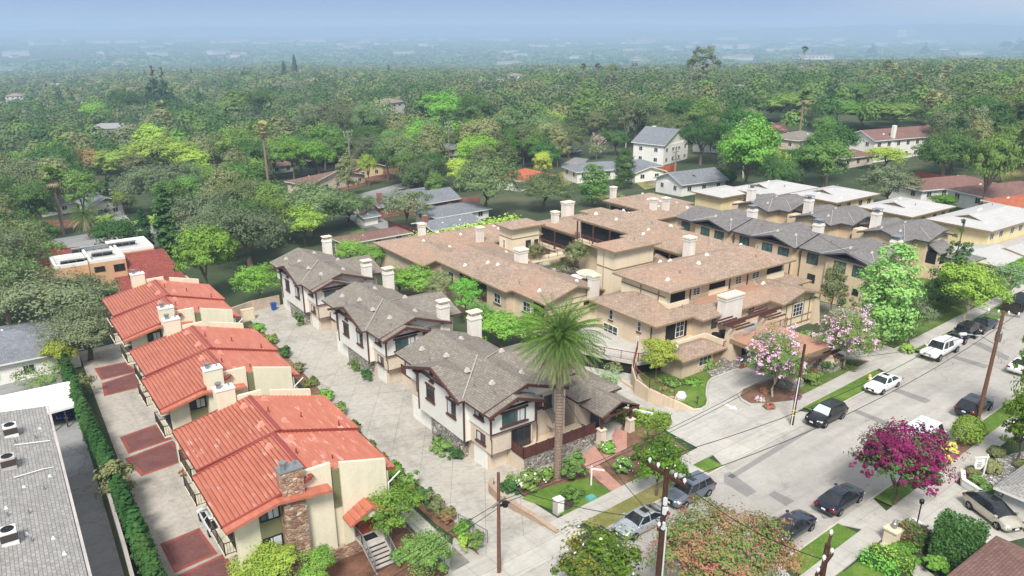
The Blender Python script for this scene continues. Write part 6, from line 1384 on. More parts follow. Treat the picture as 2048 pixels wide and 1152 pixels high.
def car(kind, x, y, rz, pm, label, group='cars parked along the street', shade=False, name='parked_car', cat='car', z=None, roof=None):
    D = CARS[kind]; t = thing(name, (x, y, gz(x, y)+.012 if z is None else z), label, cat, group, rz); t['_w'] = [0, 0, 0]
    pmat = paint(pm[0]+'_'+kind, pm[1], pm[2] if len(pm) > 2 else .3) if isinstance(pm, tuple) else pm
    me = MB(); prev = None
    for (sx, zb, zt, w_) in D['st']:
        zm = (zb+zt)/2; ring = [(0, zb), (w_*.9, zb), (w_*.985, zb+.13), (w_, zm), (w_*.985, zt-.12), (w_*.9, zt-.015), (w_*.5, zt+.025), (0, zt+.035)]
        full = [(sx, a, b) for a, b in ring]+[(sx, -a, b) for a, b in ring[-2:0:-1]]
        b0 = len(me.v); me.v += full; n = len(full)
        if prev is None: me.f.append(tuple(range(b0, b0+n))); me.m.append(0)
        else:
            for i in range(n): j = (i+1) % n; me.f.append((prev+i, prev+j, b0+j, b0+i)[::-1]); me.m.append(0)
        prev = b0
    me.f.append(tuple(range(prev, prev+n))[::-1]); me.m.append(0)
    body = me.build('body', pmat, t, smooth=True)
    wbx, rfx, rrx, rbx = D['cab']; zr, wr, wb_ = D['zr'], D['wr'], D['wbase']
    def belt(px_):
        s = D['st']
        for (a, b) in zip(s[:-1], s[1:]):
            if a[0] <= px_ <= b[0]: k = (px_-a[0])/(b[0]-a[0]); return a[2]+(b[2]-a[2])*k
        return s[-1][2]
    z0, z1 = belt(wbx)-.02, belt(rbx)-.02
    lo = [(wbx, -wb_, z0), (wbx, wb_, z0), (rbx, wb_, z1), (rbx, -wb_, z1)]; hi = [(rfx, -wr, zr-.04), (rfx, wr, zr-.04), (rrx, wr, zr-.05), (rrx, -wr, zr-.05)]
    cb = MB(); cb.hexa(lo, hi); 
    cb.hexa([(rfx+.05, -wr-.02, zr-.06), (rfx+.05, wr+.02, zr-.06), (rrx-.05, wr+.02, zr-.07), (rrx-.05, -wr-.02, zr-.07)], [(rfx-.12, -wr*.85, zr+.01), (rfx-.12, wr*.85, zr+.01), (rrx+.12, wr*.85, zr), (rrx+.12, -wr*.85, zr)])
    if kind == 'sedan' or kind == 'suv': cb.box(rfx-.9, rfx-.35, -.35, .35, zr-.01, zr+.016)
    cb.build('cabin', [pmat if roof is None else roof], t)
    if kind in ('sedan', 'suv'):
        s_ = MB(); s_.box(rfx-.88, rfx-.37, -.33, .33, zr+.017, zr+.022); s_.build('sunroof', M['autoglass'], t)
    def quad(nm, a, b, c, d, m, ins=.07, off=.012, par=t):
        P = [Vector(p) for p in (a, b, c, d)]; ce = sum(P, Vector())/4; nn = (P[1]-P[0]).cross(P[3]-P[0]).normalized()
        if nn.dot(ce-Vector((ce.x*.2, 0, .6))) < 0: nn = -nn
        Q = [p+(ce-p)*ins+nn*off for p in P]; mb = MB(); mb.hexa([tuple(q-nn*.01) for q in Q], [tuple(q) for q in Q]); return mb.build(nm, m, par)
    L_, H_ = lo, hi
    quad('windscreen', L_[0], L_[1], H_[1], H_[0], M['shade' if shade else 'autoglass'], .1)
    if kind != 'van': quad('rear_window', L_[3], L_[2], H_[2], H_[3], M['autoglass'], .12)
    for sg in (0, 1):
        a, b, c, d = (L_[0], L_[3], H_[3], H_[0]) if sg == 0 else (L_[1], L_[2], H_[2], H_[1])
        a, b, c, d = map(Vector, (a, b, c, d)); spl = [0, .45, .97] if kind in ('sedan', 'hatch', 'pickup') else ([0, .2] if kind == 'van' else [0, .36, .68, .98])
        for k in range(len(spl)-1):
            s0, s1 = spl[k], spl[k+1]; quad('side_window', a.lerp(b, s0), a.lerp(b, s1), d.lerp(c, s1), d.lerp(c, s0), M['autoglass'], .13)
        mb = MB(); y_ = (-1 if sg == 0 else 1)*(wb_+.1); mb.box(wbx-.3, wbx-.12, y_-.1, y_+.1, z0+.02, z0+.16); mb.build('mirror', pmat, t)
    if kind == 'pickup':
        mb = MB(); mb.box(-2.75, -1.3, -.8, .8, 1.185, 1.222); mb.build('cargo_bed', M['aptwall'], t)
        mb = MB()
        for y_ in (-.93, .93): mb.box(-2.9, -1.2, y_-.07, y_+.07, 1.1, 1.42)
        mb.box(-2.95, -2.83, -.93, .93, 1.0, 1.42); mb.build('bed_side', pmat, t)
    if kind == 'van':
        mb = MB()
        for y_ in (-1, 1): mb.box(-1.6, -.2, y_*1.0, y_*1.012, 1.0, 1.08); mb.box(-1.6, -.5, y_*1.0, y_*1.012, .82, .9); mb.box(.1, .7, y_*1.0, y_*1.012, .85, 1.25)
        mb.build('lettering_panel', M['metal'], t)
    if kind == 'jeep':
        mb = MB(); mb.tube([(-2.25, 0, 1.1), (-2.12, 0, 1.1)], .38, 12); mb.build('spare_wheel', M['tyre'], t)
        mb = MB()
        for y_ in (-.86, .86):
            for x_ in (-D['wb'], D['wb']): mb.box(x_-.5, x_+.5, y_-.14, y_+.14, .92, 1.0)
        mb.build('fender', M['black'], t)
    W2 = D['W']/2; r = D['r']; xf = D['st'][-1][0]; xr = D['st'][0][0]; ft, bt = D['st'][-2], D['st'][1]
    for sx in (-1, 1):
        for sy in (-1, 1):
            wx = sx*D['wb']; y0, y1 = sorted((sy*(W2-.2), sy*(W2+.015)))
            a = MB(); a.tube([(wx, sy*(W2-.12), r*1.02), (wx, sy*(W2-.03), r*1.02)], r*1.16, 16); a.build('wheel_arch', M['black'], t)
            a = MB(); a.tube([(wx, y0, r), (wx, y1, r)], r, 18); wl = a.build('wheel', M['tyre'], t)
            a = MB(); ya = sy*(W2+.016); a.tube([(wx, ya-.01*sy, r), (wx, ya, r)], r*.66, 14); a.build('rim', M['black'], wl)
            a = MB()
            for k in range(5):
                an = k*2*math.pi/5; u = (math.cos(an), math.sin(an)); a.tube([(wx, ya+.004*sy, r), (wx+u[0]*r*.64, ya+.004*sy, r+u[1]*r*.64)], r*.085, 4)
            a.build('spokes', M['rim'], wl)
    zf = ft[2]; zk = bt[2]
    for sy in (-1, 1):
        mb = MB(); mb.hexa([(ft[0]-.1, sy*(ft[3]-.34), zf-.24), (xf+.0, sy*(ft[3]-.38), zf-.28), (ft[0]+.05, sy*(ft[3]-.0), zf-.24), (ft[0]-.18, sy*(ft[3]+.02), zf-.22)][::sy], [(ft[0]-.1, sy*(ft[3]-.34), zf-.08), (xf-.08, sy*(ft[3]-.38), zf-.1), (ft[0]+.02, sy*(ft[3]-.0), zf-.1), (ft[0]-.2, sy*(ft[3]+.0), zf-.1)][::sy]); mb.build('headlight', M['lamp'], t)
        mb = MB(); mb.box(xr+.0, xr+.22, sy*(bt[3]-.34), sy*(bt[3]+.01), zk-.26, zk-.08); mb.build('tail_light', M['tail'], t)
    mb = MB(); mb.box(xf-.1, xf+.02, -.42, .42, D['st'][-1][1]+.06, zf-.14); mb.build('grille', M['chrome' if kind == 'pickup' else 'black'], t)
    mb = MB(); mb.box(xf+.021, xf+.035, -.17, .17, D['st'][-1][1]+.06, D['st'][-1][1]+.2); mb.box(xr-.02, xr-.006, -.17, .17, zk-.38, zk-.24); mb.build('number_plate', M['plate'], t)
    return t
def wheelpos(p, q_, off):
    a, b = G(*p), G(*q_); return (a[0]+b[0])/2, (a[1]+b[1])/2+off
ST = math.atan(.03)
x, y = wheelpos((1269.4,1079.6), (1318.3,1050.5), .78); car('sedan', x, y, math.pi+ST, ('silver_paint', (186,190,192), .55), 'silver sedan parked at the kerb in front of the pole')
x, y = wheelpos((1370,1015), (1411.5,994), .8); car('suv', x, y, math.pi+ST, ('steel_grey_paint', (112,118,128), .5), 'steel grey crossover parked behind the silver sedan')
x, y = wheelpos((1649.4,855.6), (1681,837.5), .82); car('suv', x, y, math.pi+ST, ('black_paint', (22,22,24), .2), 'black crossover with a pale windscreen shade by the wooden pole on the grass strip', shade=True)
x, y = wheelpos((1764,788.7), (1792,774), .78); car('sedan', x, y, math.pi+ST, ('white_paint', (232,232,230), .0), 'white sedan with a dark sunroof parked beside the yellow hydrant')
x, y = wheelpos((1879,723), (1908,704.6), .85); car('pickup', x, y, math.pi+ST, ('white_truck_paint', (228,228,226), .0), 'white crew cab pickup truck in front of the black boxy off-roader')
x, y = wheelpos((1926.4,689.8), (1950,676), .8); car('jeep', x, y, math.pi+ST, ('matt_black_paint', (30,30,31), .0), 'black boxy off-roader parked behind the white pickup')
x, y = wheelpos((1964.7,669), (1988,657), .8); car('sedan', x, y, math.pi+ST, ('black_sedan_paint', (32,32,36), .2), 'black sedan parked behind the boxy off-roader')
x, y = wheelpos((1577.9,1088.7), (1619,1062.8), .8); car('sedan', x, y, ST+.02, ('midnight_blue_paint', (38,42,62), .35), 'dark blue sedan with its rear to the reddish tree, left of the drive apron')
P = G(1697, 1018); car('sedan', P[0], P[1]+.8, ST+.02, ('navy_paint', (26,32,48), .35), 'dark navy sedan half under the magenta tree with bright red tail lights')
P = G(1966, 828); car('suv', P[0]-.2, P[1]+.8, ST+.02, ('black_suv_paint', (26,28,34), .3), 'black hatchback crossover seen from behind beside the leaning brown utility pole')
x, y = wheelpos((1838,915), (1882,886), .85); car('van', x, y, ST+.02, ('white_van_paint', (230,231,232), .0), 'white cargo van behind the magenta tree and dry grass clumps', cat='van', name='cargo_van')
a, b = G(1964.4, 1029), G(2008, 1060); an = math.atan2(b[1]-a[1], b[0]-a[0]); car('hatch', (a[0]+b[0])/2+.5, (a[1]+b[1])/2+.35, an, ('champagne_paint', (196,188,170), .4), 'champagne hatchback with a black glass roof parked in the driveway', None, roof=M['autoglass'])
P = G(131, 842); car('sedan', P[0], P[1]+2.2, -math.pi/2+.05, ('bright_blue_paint', (24,44,140), .3), 'bright blue car facing out under the white carport', None)
P = G(410, 1062); car('hatch', P[0]+.9, P[1]+.3, math.pi/2, ('white_hatch_paint', (230,230,228), .0), 'white car tucked under the front red roofed building', None)
P = G(2052, 745); car('sedan', P[0]+.6, P[1]+.5, ST, ('white_edge_paint', (228,228,226), .0), 'white sedan cut off by the right edge of the street')
for px_, py_, rz, pm, lab in ((1152, 306, .3, ('far_silver', (176,180,182), .4), 'silver car parked on the far side street near the pink tree'), (1322, 352, 1.2, ('far_black', (36,36,38), .2), 'dark car parked beside the white two storey house'), (1700, 320, .2, ('far_white', (226,226,224), 0), 'white pickup-like car among trees near the colonial house'), (1990, 226, .1, ('far_white2', (222,222,222), 0), 'white car among the far right trees'), (1960, 232, .1, ('far_grey', (120,122,126), .3), 'grey car among the far right trees')):
    P = G(px_, py_); car('sedan', P[0], P[1], rz, pm, lab, 'far parked cars')
# dumpster
P = G(2030, 618); t = thing('dumpster', (P[0], P[1]-.3, gz(P[0], P[1])), 'dark grey dumpster standing in the street at the far kerb', 'dumpster', None, ST); t['_w'] = [0, 0, 0]
mb = MB(); mb.hexa([(-2.2,-.9,.2),(2.2,-.9,.2),(2.2,.9,.2),(-2.2,.9,.2)], [(-2.6,-1.05,1.5),(2.6,-1.05,1.5),(2.6,1.05,1.5),(-2.6,1.05,1.5)]); mb.build('bin_body', M['rail_dark'], t)
mb = MB(); mb.box(-2.65, 2.65, -1.1, 1.1, 1.52, 1.6); mb.box(-2.68, 2.68, -1.16, -1.1, 1.35, 1.5)
for k in range(7): mb.box(-2.4+k*.8-.05, -2.4+k*.8+.05, -1.14, -1.05, .3, 1.4)
mb.build('bin_lid', M['black'], t)
mb = MB(); mb.box(-.4, .4, -1.17, -1.15, .8, 1.1); mb.build('bin_label', M['plate'], t)

# ================================================================== STREET FURNITURE, POLES, WIRES, WALLS
M['pole'] = plain('weathered_pole_wood', (112,82,66), .9, .1, var=.2, scale=5); M['poledark'] = plain('dark_pole_wood', (76,52,42), .9, .1, var=.2, scale=5); M['polegrey'] = plain('grey_pole_wood', (136,128,118), .9, .1, var=.2, scale=5)
M['wire'] = plain('black_wire', (30,30,32), .7); M['porcelain'] = plain('porcelain', (214,216,214), .3, .5); M['tealplastic'] = plain('teal_box', (96,160,150), .6); M['bluebin'] = plain('blue_bin', (28,74,150), .5); M['yellow'] = plain('hydrant_yellow', (222,180,52), .5)
def pole(P, zt, label, arms, mat='pole', r=.17, group='utility poles', tilt=0, name='utility_pole', xf=None, extra=None):
    t = thing(name, P, label, 'utility pole', group); top = (P[0]+tilt, P[1], zt)
    mb = MB(); mb.tube([(P[0], P[1], P[2]-.5), top], r, 10, r1=r*.7); mb.build('pole_shaft', M[mat], t)
    for (z, L, ang, ins) in arms:
        u = (math.cos(ang), math.sin(ang)); f = (z-P[2])/(zt-P[2]); cx = P[0]+tilt*f; mb = MB(); mb.obox((cx, P[1]), u, (-u[1], u[0]), L/2, .07, z-.08, z+.08); ar = mb.build('crossarm', M['polegrey' if mat != 'poledark' else mat], t)
        if ins:
            mb = MB()
            for k in range(ins): s = -L/2+.15+(L-.3)*k/max(1, ins-1); mb.lathe((cx+u[0]*s, P[1]+u[1]*s, z+.08), [(.03,0),(.03,.1),(.09,.12),(.07,.2),(.1,.22),(.05,.32),(.01,.34)], 8)
            mb.build('insulator', M['porcelain'], ar)
    if xf:
        mb = MB(); mb.lathe((top[0]+.42, P[1]+.1, xf), [(.01,0),(.26,.0),(.28,.1),(.28,.85),(.2,.95),(.01,.98)], 14); mb.tube([(top[0]+.3, P[1]+.1, xf+.95), (top[0]+.3, P[1]+.1, xf+1.3)], .05, 6); mb.build('transformer', M['metal'], t)
    return t, top
def wire(a, b, sag, label, r=.022, n=14, group='overhead wires'):
    pts = [(a[0]+(b[0]-a[0])*k/n, a[1]+(b[1]-a[1])*k/n, a[2]+(b[2]-a[2])*k/n-sag*4*(k/n)*(1-k/n)) for k in range(n+1)]
    mb = MB(); mb.tube(pts, r, 5); o = mb.build('overhead_wire', M['wire']); return tag(o, label, 'wire', group)
PF = (28.2, 25.2, gz(28.2, 25.2)); t3, top3 = pole(PF, 14.4, 'tall front utility pole with a wide double crossarm and white insulators', [(14.0, 2.9, -math.pi/2, 5), (13.93, 2.9, -math.pi/2+.02, 0), (11.0, 1.9, .5, 3)], 'poledark', .2)
mb = MB()
for z in (12.2, 11.6, 10.6): mb.box(PF[0]-.24, PF[0]-.08, PF[1]-.3, PF[1]-.12, z, z+.45)
mb.tube([(PF[0]+.22, PF[1]-.1, 1), (PF[0]+.22, PF[1]-.1, 10.5)], .05, 6); mb.build('pole_fittings', M['porcelain'], t3)
PL = (25.6, 37.75, gz(25.6, 37.75)); tl, topl = pole(PL, 8.7, 'slender left utility pole in front of the low brick wall, grey topped', [(6.35, 1.5, .35, 0)], 'pole', .15)
mb = MB(); mb.lathe((PL[0]+.55, PL[1], 5.8), [(.01,0),(.2,0),(.22,.1),(.22,.35),(.01,.4)], 10); mb.box(PL[0]+.1, PL[0]+.9, PL[1]-.06, PL[1]+.06, 5.95, 6.05); mb.build('splice_box', M['black'], tl)
PB = (31.0, 17.0, gz(31, 17)); tb, topb = pole(PB, 13.2, 'brown pole top with two grey crossarms at the bottom edge of the photo', [(12.9, 2.6, .45, 2), (12.0, 2.2, .25, 2)], 'poledark', .19)
P1 = G(1583, 851); t1, top1 = pole(P1, top_z(P1, 690), 'dark wooden utility pole with yellow bands on the grass strip by the black crossover', [], 'poledark', .17, tilt=.25)
mb = MB(); mb.tube([(P1[0]-.16, P1[1]-.05, P1[2]), (P1[0]+.02, P1[1]-.1, P1[2]+5)], .05, 6); mb.build('cable_guard', M['porcelain'], t1)
mb = MB()
for z in (1.1, 1.35, 1.6): mb.cyl(P1[0]+.03, P1[1], P1[2]+z, P1[2]+z+.06, .2, 12)
mb.build('reflector_band', M['yellow'], t1)
P2 = G(1955, 840); z2 = top_z(P2, 622); t2, top2 = pole(P2, z2, 'tall brown utility pole with transformer and street lamp beside the round topiary', [(z2-.35, 2.6, R(120), 4)], 'pole', .2, tilt=.0, xf=z2-3.0)
mb = MB(); LA = [(P2[0], P2[1], P2[2]+7.6), (P2[0]-.9, P2[1]+1.0, P2[2]+8.3), (P2[0]-1.7, P2[1]+1.9, P2[2]+8.4)]; mb.tube(LA, .045, 6); mb.build('lamp_arm', M['metal'], t2)
mb = MB(); mb.hexa([(LA[2][0]-.55, LA[2][1]+.25, LA[2][2]-.1), (LA[2][0]-.3, LA[2][1]+.55, LA[2][2]-.1), (LA[2][0]+.1, LA[2][1]+.1, LA[2][2]-.08), (LA[2][0]-.1, LA[2][1]-.1, LA[2][2]-.08)][::-1], [(LA[2][0]-.5, LA[2][1]+.25, LA[2][2]+.06), (LA[2][0]-.3, LA[2][1]+.45, LA[2][2]+.06), (LA[2][0]+.1, LA[2][1]+.1, LA[2][2]+.1), (LA[2][0]-.1, LA[2][1]-.1, LA[2][2]+.1)][::-1]); mb.build('lamp_head', M['porcelain'], t2)
W = [((topl[0], topl[1], 6.1), (top1[0], top1[1], top1[2]-1.6), .8, 'lower black cable of the pair crossing the hotel driveway'), ((topl[0], topl[1], 6.4), (top1[0], top1[1], top1[2]-1.2), .8, 'upper black cable of the pair crossing the hotel driveway'),
     ((topl[0], topl[1], 5.9), (-6, 33, 5.0), .7, 'thick black cable running from the left pole to the lower left'), ((topl[0]+.3, topl[1], 6.35), (-6, 34.5, 6), .7, 'thin cable running from the left pole to the lower left'),
     ((top3[0], top3[1]+1.2, 14.3), (top2[0]-1, top2[1]+.6, z2-.1), 1.4, 'wire from the front pole to the far pole, north side'), ((top3[0], top3[1]-1.2, 14.3), (top2[0]+.6, top2[1]-.9, z2-.1), 1.4, 'wire from the front pole to the far pole, south side'),
     ((top1[0], top1[1], top1[2]-1.3), (top2[0]-.4, top2[1]+.5, z2-1.8), .9, 'wire slung across the street between the two brown poles'),
     ((top2[0]-.6, top2[1]+1, z2-.1), (150, 40, 13), 1.2, 'wire leaving the far pole along the street'), ((top2[0]-.9, top2[1]+.9, z2-.1), (92, 60, 11), .7, 'wire from the far pole to the charcoal townhouses'),
     ((PF[0], PF[1], 11.1), (PL[0], PL[1], 7.9), .5, 'short wire between the front pole and the left pole'), ((PF[0], PF[1], 10.6), (41, 50, 5.5), .7, 'service wire from the front pole to the craftsman porch'), ((topb[0]-1, topb[1]-.4, 13), (top3[0], top3[1]-.6, 14.2), .6, 'wire from the bottom edge pole to the front pole')]
for a, b, s, l in W: wire(a, b, s, l)
# far poles among the trees
far = []
for px_, pb, pt, lab in ((702, 352, 262, 'grey utility pole with stacked crossarms left of the big round oak'), (899, 330, 244, 'grey utility pole bristling with crossarms right of the big round oak'), (1257, 260, 207, 'brown utility pole behind the dense green column tree'), (1349, 350, 292, 'utility pole beside the white two storey house'), (1476, 248, 182, 'utility pole with many crossarms among the right hand trees'), (1380, 248, 196, 'dark pole right of the side street trees')):
    P = G(px_, pb); zt = top_z(P, pt); t, tp = pole(P, zt, lab, [(zt-.4, 3.4, .2, 4), (zt-1.5, 3.0, .2, 3), (zt-3.4, 2.2, .2, 2)], 'polegrey', .24, 'far utility poles', xf=zt-3.2 if px_ in (702, 899) else None); far.append(tp)
wire((far[0][0], far[0][1], far[0][2]-2.4), (far[1][0], far[1][1], far[1][2]-3.0), 1.5, 'pale wire between the two grey poles by the round oak', .06, group='far overhead wires'); wire((far[1][0], far[1][1], far[1][2]-2.5), (far[2][0], far[2][1], far[2][2]-.5), 2.5, 'wire from the crossarm pole toward the side street', .06, group='far overhead wires'); wire((far[2][0], far[2][1], far[2][2]-.5), (far[4][0], far[4][1], far[4][2]-.5), 2.0, 'wire running right over the far tree line', .06, group='far overhead wires')
# low brick retaining wall with its cap by the front lawn
def wallrun(pts, h, t_, mat, label, cat='wall', name='garden_wall', cap=None, dz=0.0, group=None):
    rt = thing(name, (pts[0][0], pts[0][1], gz(*pts[0][:2])), label, cat, group); mb = MB(); cpb = MB()
    for a, b in zip(pts[:-1], pts[1:]):
        d = Vector((b[0]-a[0], b[1]-a[1], 0)); n = Vector((-d.y, d.x, 0)).normalized()*t_/2; za, zb = gz(a[0], a[1])+dz, gz(b[0], b[1])+dz; ha, hb = (h, h) if not isinstance(h, dict) else (h[a], h[b])
        ha = a[2] if len(a) > 2 else ha; hb = b[2] if len(b) > 2 else hb
        lo = [(a[0]-n.x, a[1]-n.y, za-.4), (b[0]-n.x, b[1]-n.y, zb-.4), (b[0]+n.x, b[1]+n.y, zb-.4), (a[0]+n.x, a[1]+n.y, za-.4)]; hi = [(a[0]-n.x, a[1]-n.y, za+ha), (b[0]-n.x, b[1]-n.y, zb+hb), (b[0]+n.x, b[1]+n.y, zb+hb), (a[0]+n.x, a[1]+n.y, za+ha)]
        mb.hexa(lo, hi)
        if cap: n2 = n*1.25; cpb.hexa([(a[0]-n2.x, a[1]-n2.y, za+ha+.002), (b[0]-n2.x, b[1]-n2.y, zb+hb+.002), (b[0]+n2.x, b[1]+n2.y, zb+hb+.002), (a[0]+n2.x, a[1]+n2.y, za+ha+.002)], [(a[0]-n2.x, a[1]-n2.y, za+ha+.09), (b[0]-n2.x, b[1]-n2.y, zb+hb+.09), (b[0]+n2.x, b[1]+n2.y, zb+hb+.09), (a[0]+n2.x, a[1]+n2.y, za+ha+.09)])
    mb.build('wall_body', M[mat], rt)
    if cap: cpb.build('wall_cap', M[cap], rt)
    return rt
M['tanbrick'] = brick('tan_pink_brick', (186,158,136), (168,142,120), (146,130,116), .3, .1)
M['cmu'] = brick('grey_block_wall', (196,176,156), (184,164,146), (150,136,122), .4, .2)
wallrun([(x, y, h) for (x, y), h in zip(GP(a_(408,565), a_(395,605), a_(450,660), a_(560,725), a_(690,790), a_(835,880)), (.8, .8, .75, .6, .4, .2))], .8, .32, 'tanbrick', 'low pinkish brick retaining wall curving round the front lawn', cap='tanbrick')
wallrun([(5.72, 99), (5.7, 86.7), (4.4, 57), (3.2, 36)], 1.5, .22, 'cmu', 'long grey block wall beside the cypress hedge and the asphalt drive', cap='aptwall', dz=-.1)
wallrun([(x, y, h) for (x, y), h in zip(GP(d_(335,470), d_(305,600), d_(330,680), d_(420,730), d_(600,775), d_(755,800)), (1.9, 1.9, 1.8, 1.5, .9, .15))], .9, .35, 'tan', 'curved tan ramp wall below the bright round tree')
pts = [(x, y, gz(x, y)+h) for (x, y), h in zip(GP(d_(335,470), d_(305,600), d_(330,680), d_(420,730), d_(600,775)), (1.9, 1.9, 1.8, 1.5, .9))]
railing(None, pts, 1.05, 'rail_red', .18, 1.9, 'ramp_railing'); tag(bpy.data.objects['ramp_railing'], 'dark red railing along the curved ramp wall', 'railing')
wallrun([(46.2, 57.5), (47.6, 52), (49.8, 46.8)], 1.3, .2, 'palewall', 'pale garden wall between the brick path and the clipped hedge')
wallrun([(x, y) for x, y in GP(a_(1650,0), a_(1400,-20), a_(1250,-120))], .3, .2, 'tan', 'low tan kerb wall at the ramp mouth')
wallrun(GP(c_(1555,500), c_(1560,560), c_(1760,690)), .55, .25, 'palewall', 'low white planter wall beside the hatchback driveway', cap='white_board')
wallrun(GP(c_(1215,830), c_(1310,880)), .7, .25, 'palewall', 'short white wall stub by the tall lamp stem', cap='white_board')
# chain link fence strip by the side path
for pts, lab in (([(23.0, 41), (23.05, 50), (24.6, 62)], 'steel mesh railing along the side path, long run'), ([(26.9, 41.2), (26.4, 44.5)], 'short steel mesh fence by the yellowish shrub')):
    r_ = railing(None, [(x, y, gz(x, y)) for x, y in pts], 1.15, 'metal', .2, 2.0, 'path_railing'); tag(r_, lab, 'railing')
def board_fence(P, Q, h, mat, label, posts=True):
    rt = thing('board_fence', (P[0], P[1], gz(*P[:2])), label, 'fence', 'board fences'); mb = MB(); d = Vector((Q[0]-P[0], Q[1]-P[1], 0)); n = Vector((-d.y, d.x, 0)).normalized()*.04
    za, zb = gz(*P[:2]), gz(*Q[:2]); mb.hexa([(P[0]-n.x, P[1]-n.y, za-.2), (Q[0]-n.x, Q[1]-n.y, zb-.2), (Q[0]+n.x, Q[1]+n.y, zb-.2), (P[0]+n.x, P[1]+n.y, za-.2)], [(P[0]-n.x, P[1]-n.y, za+h), (Q[0]-n.x, Q[1]-n.y, zb+h), (Q[0]+n.x, Q[1]+n.y, zb+h), (P[0]+n.x, P[1]+n.y, za+h)]); mb.build('boards', M[mat], rt)
    mb = MB(); k = max(2, int(d.length/2.4))
    for i in range(k+1): x, y = P[0]+d.x*i/k, P[1]+d.y*i/k; mb.box(x-.07, x+.07, y-.12, y+.12, gz(x, y)-.2, gz(x, y)+h+.1)
    mb.build('fence_post', M[mat], rt)
board_fence(G(778, 460), G(838, 478), 2.0, 'fence_wood', 'dark brown board fence beside the narrow driveway'); board_fence(G(1303, 352), G(1352, 342), 2.0, 'fence_orange', 'bright orange board fence right of the white garage wing')
board_fence(G(1830, 362), G(1905, 378), 2.4, 'fence_orange', 'tall orange wooden fence behind the brown bungalow'); board_fence(G(1340, 385), G(1430, 372), 1.8, 'fence_wood', 'brown fence behind the dark pointed hedge row')
board_fence(G(885, 392), G(920, 412), 2.0, 'fence_wood', 'brown fence right of the slate gabled house')
wallrun(GP((895,425), (925,412), (960,410)), 2.0, .2, 'brickwall', 'reddish brick garden wall by the parked car roof')
# small street things
P = G(1738, 762); t = thing('fire_hydrant', (P[0], P[1], gz(P[0], P[1])+.1), 'yellow fire hydrant in the grass strip behind the white sedan', 'hydrant'); mb = MB(); mb.lathe(P, [(.2,0),(.2,.08),(.13,.1),(.13,.55),(.17,.56),(.17,.62),(.12,.72),(.05,.8),(.01,.82)], 12); mb.build('hydrant_body', M['yellow'], t)
mb = MB(); mb.tube([(P[0]-.25, P[1], P[2]+.42), (P[0]+.25, P[1], P[2]+.42)], .08, 8); mb.build('hose_outlet', M['yellow'], t)
def sign(P, label, panel=None, ang=0.0, h=1.9):
    u = (math.cos(ang), math.sin(ang)); v_ = (-u[1], u[0]); t = thing('yard_sign', P, label, 'sign', None)
    mb = MB(); mb.obox(P, u, v_, .06, .06, P[2]-.2, P[2]+h); mb.build('sign_post', M['white_trim'], t); mb = MB(); mb.obox((P[0]+u[0]*.45, P[1]+u[1]*.45), u, v_, .62, .045, P[2]+h-.3, P[2]+h-.18); mb.build('sign_arm', M['white_trim'], t)
    if panel:
        c = (P[0]+u[0]*.55, P[1]+u[1]*.55); sh = [(-.4, .95), (0, .85), (.4, .95), (.45, .45), (.3, .1), (0, -.1), (-.3, .1), (-.45, .45)]
        mb = MB(); mb.hexa([(c[0]+u[0]*a-v_[0]*.03, c[1]+u[1]*a-v_[1]*.03, P[2]+h-1.35+b) for a, b in sh][::-1], [(c[0]+u[0]*a+v_[0]*.03, c[1]+u[1]*a+v_[1]*.03, P[2]+h-1.35+b) for a, b in sh][::-1]); pn = mb.build('sign_panel', M['plate'], t)
        mb = MB()
        for k, (z_, l_) in enumerate(((.62, .18), (.48, .24), (.36, .14), (.24, .2))): mb.obox((c[0]-v_[0]*.0, c[1]), u, v_, l_, .036, P[2]+h-1.35+z_, P[2]+h-1.35+z_+.05)
        mb.build('sign_lettering', M['rail_dark'], pn)
P = G(*a_(1055, 560)); sign(P, 'white real estate post with an empty arm on the front lawn', None, -.9); P = G(*c_(1695, 490)); sign(P, 'white post holding a hanging shield shaped sign by the rounded shrubs', True, R(150))
P = G(*a_(840, 735)); t = thing('utility_cabinet', (P[0], P[1], P[2]), 'pale grey utility cabinet on the front lawn beside a round cover', 'cabinet'); mb = MB(); mb.box(P[0]-.35, P[0]+.35, P[1]-.3, P[1]+.3, P[2]-.1, P[2]+1.25); mb.build('cabinet_body', M['aptwall'], t); mb = MB(); mb.box(P[0]-.3, P[0]+.3, P[1]-.315, P[1]-.3, P[2]+.15, P[2]+1.1); mb.build('cabinet_door', M['white_trim'], t); mb = MB(); mb.box(P[0]-.39, P[0]+.39, P[1]-.34, P[1]+.34, P[2]+1.25, P[2]+1.31); mb.build('cabinet_lid', M['white_trim'], t)
P = G(*a_(885, 690)); mb = MB(); mb.cyl(P[0], P[1], P[2]+.05, P[2]+.1, .72, 22); o = mb.build('manhole_cover', M['rail_dark']); tag(o, 'round dark utility cover set in the front lawn', 'manhole cover')
P = G(*a_(1052, 650)); mb = MB(); mb.hexa([(P[0]-.4, P[1]-.3, P[2]), (P[0]+.4, P[1]-.3, P[2]), (P[0]+.4, P[1]+.3, P[2]), (P[0]-.4, P[1]+.3, P[2])], [(P[0]-.34, P[1]-.24, P[2]+.3), (P[0]+.34, P[1]-.24, P[2]+.3), (P[0]+.34, P[1]+.24, P[2]+.3), (P[0]-.34, P[1]+.24, P[2]+.3)]); tag(mb.build('utility_box', M['tealplastic']), 'small teal utility box on the lawn edge', 'utility box')
P = G(*a_(1095, 905)); t = thing('storm_drain', (P[0], P[1], P[2]), 'slatted dark storm drain cover at the kerb behind the silver sedan', 'drain'); mb = MB()
for k in range(9): mb.box(P[0]-1.2+k*.28, P[0]-1.06+k*.28, P[1]-.9, P[1]+.9, P[2]+.1, P[2]+.22)
mb.build('grate_bar', M['rail_dark'], t)
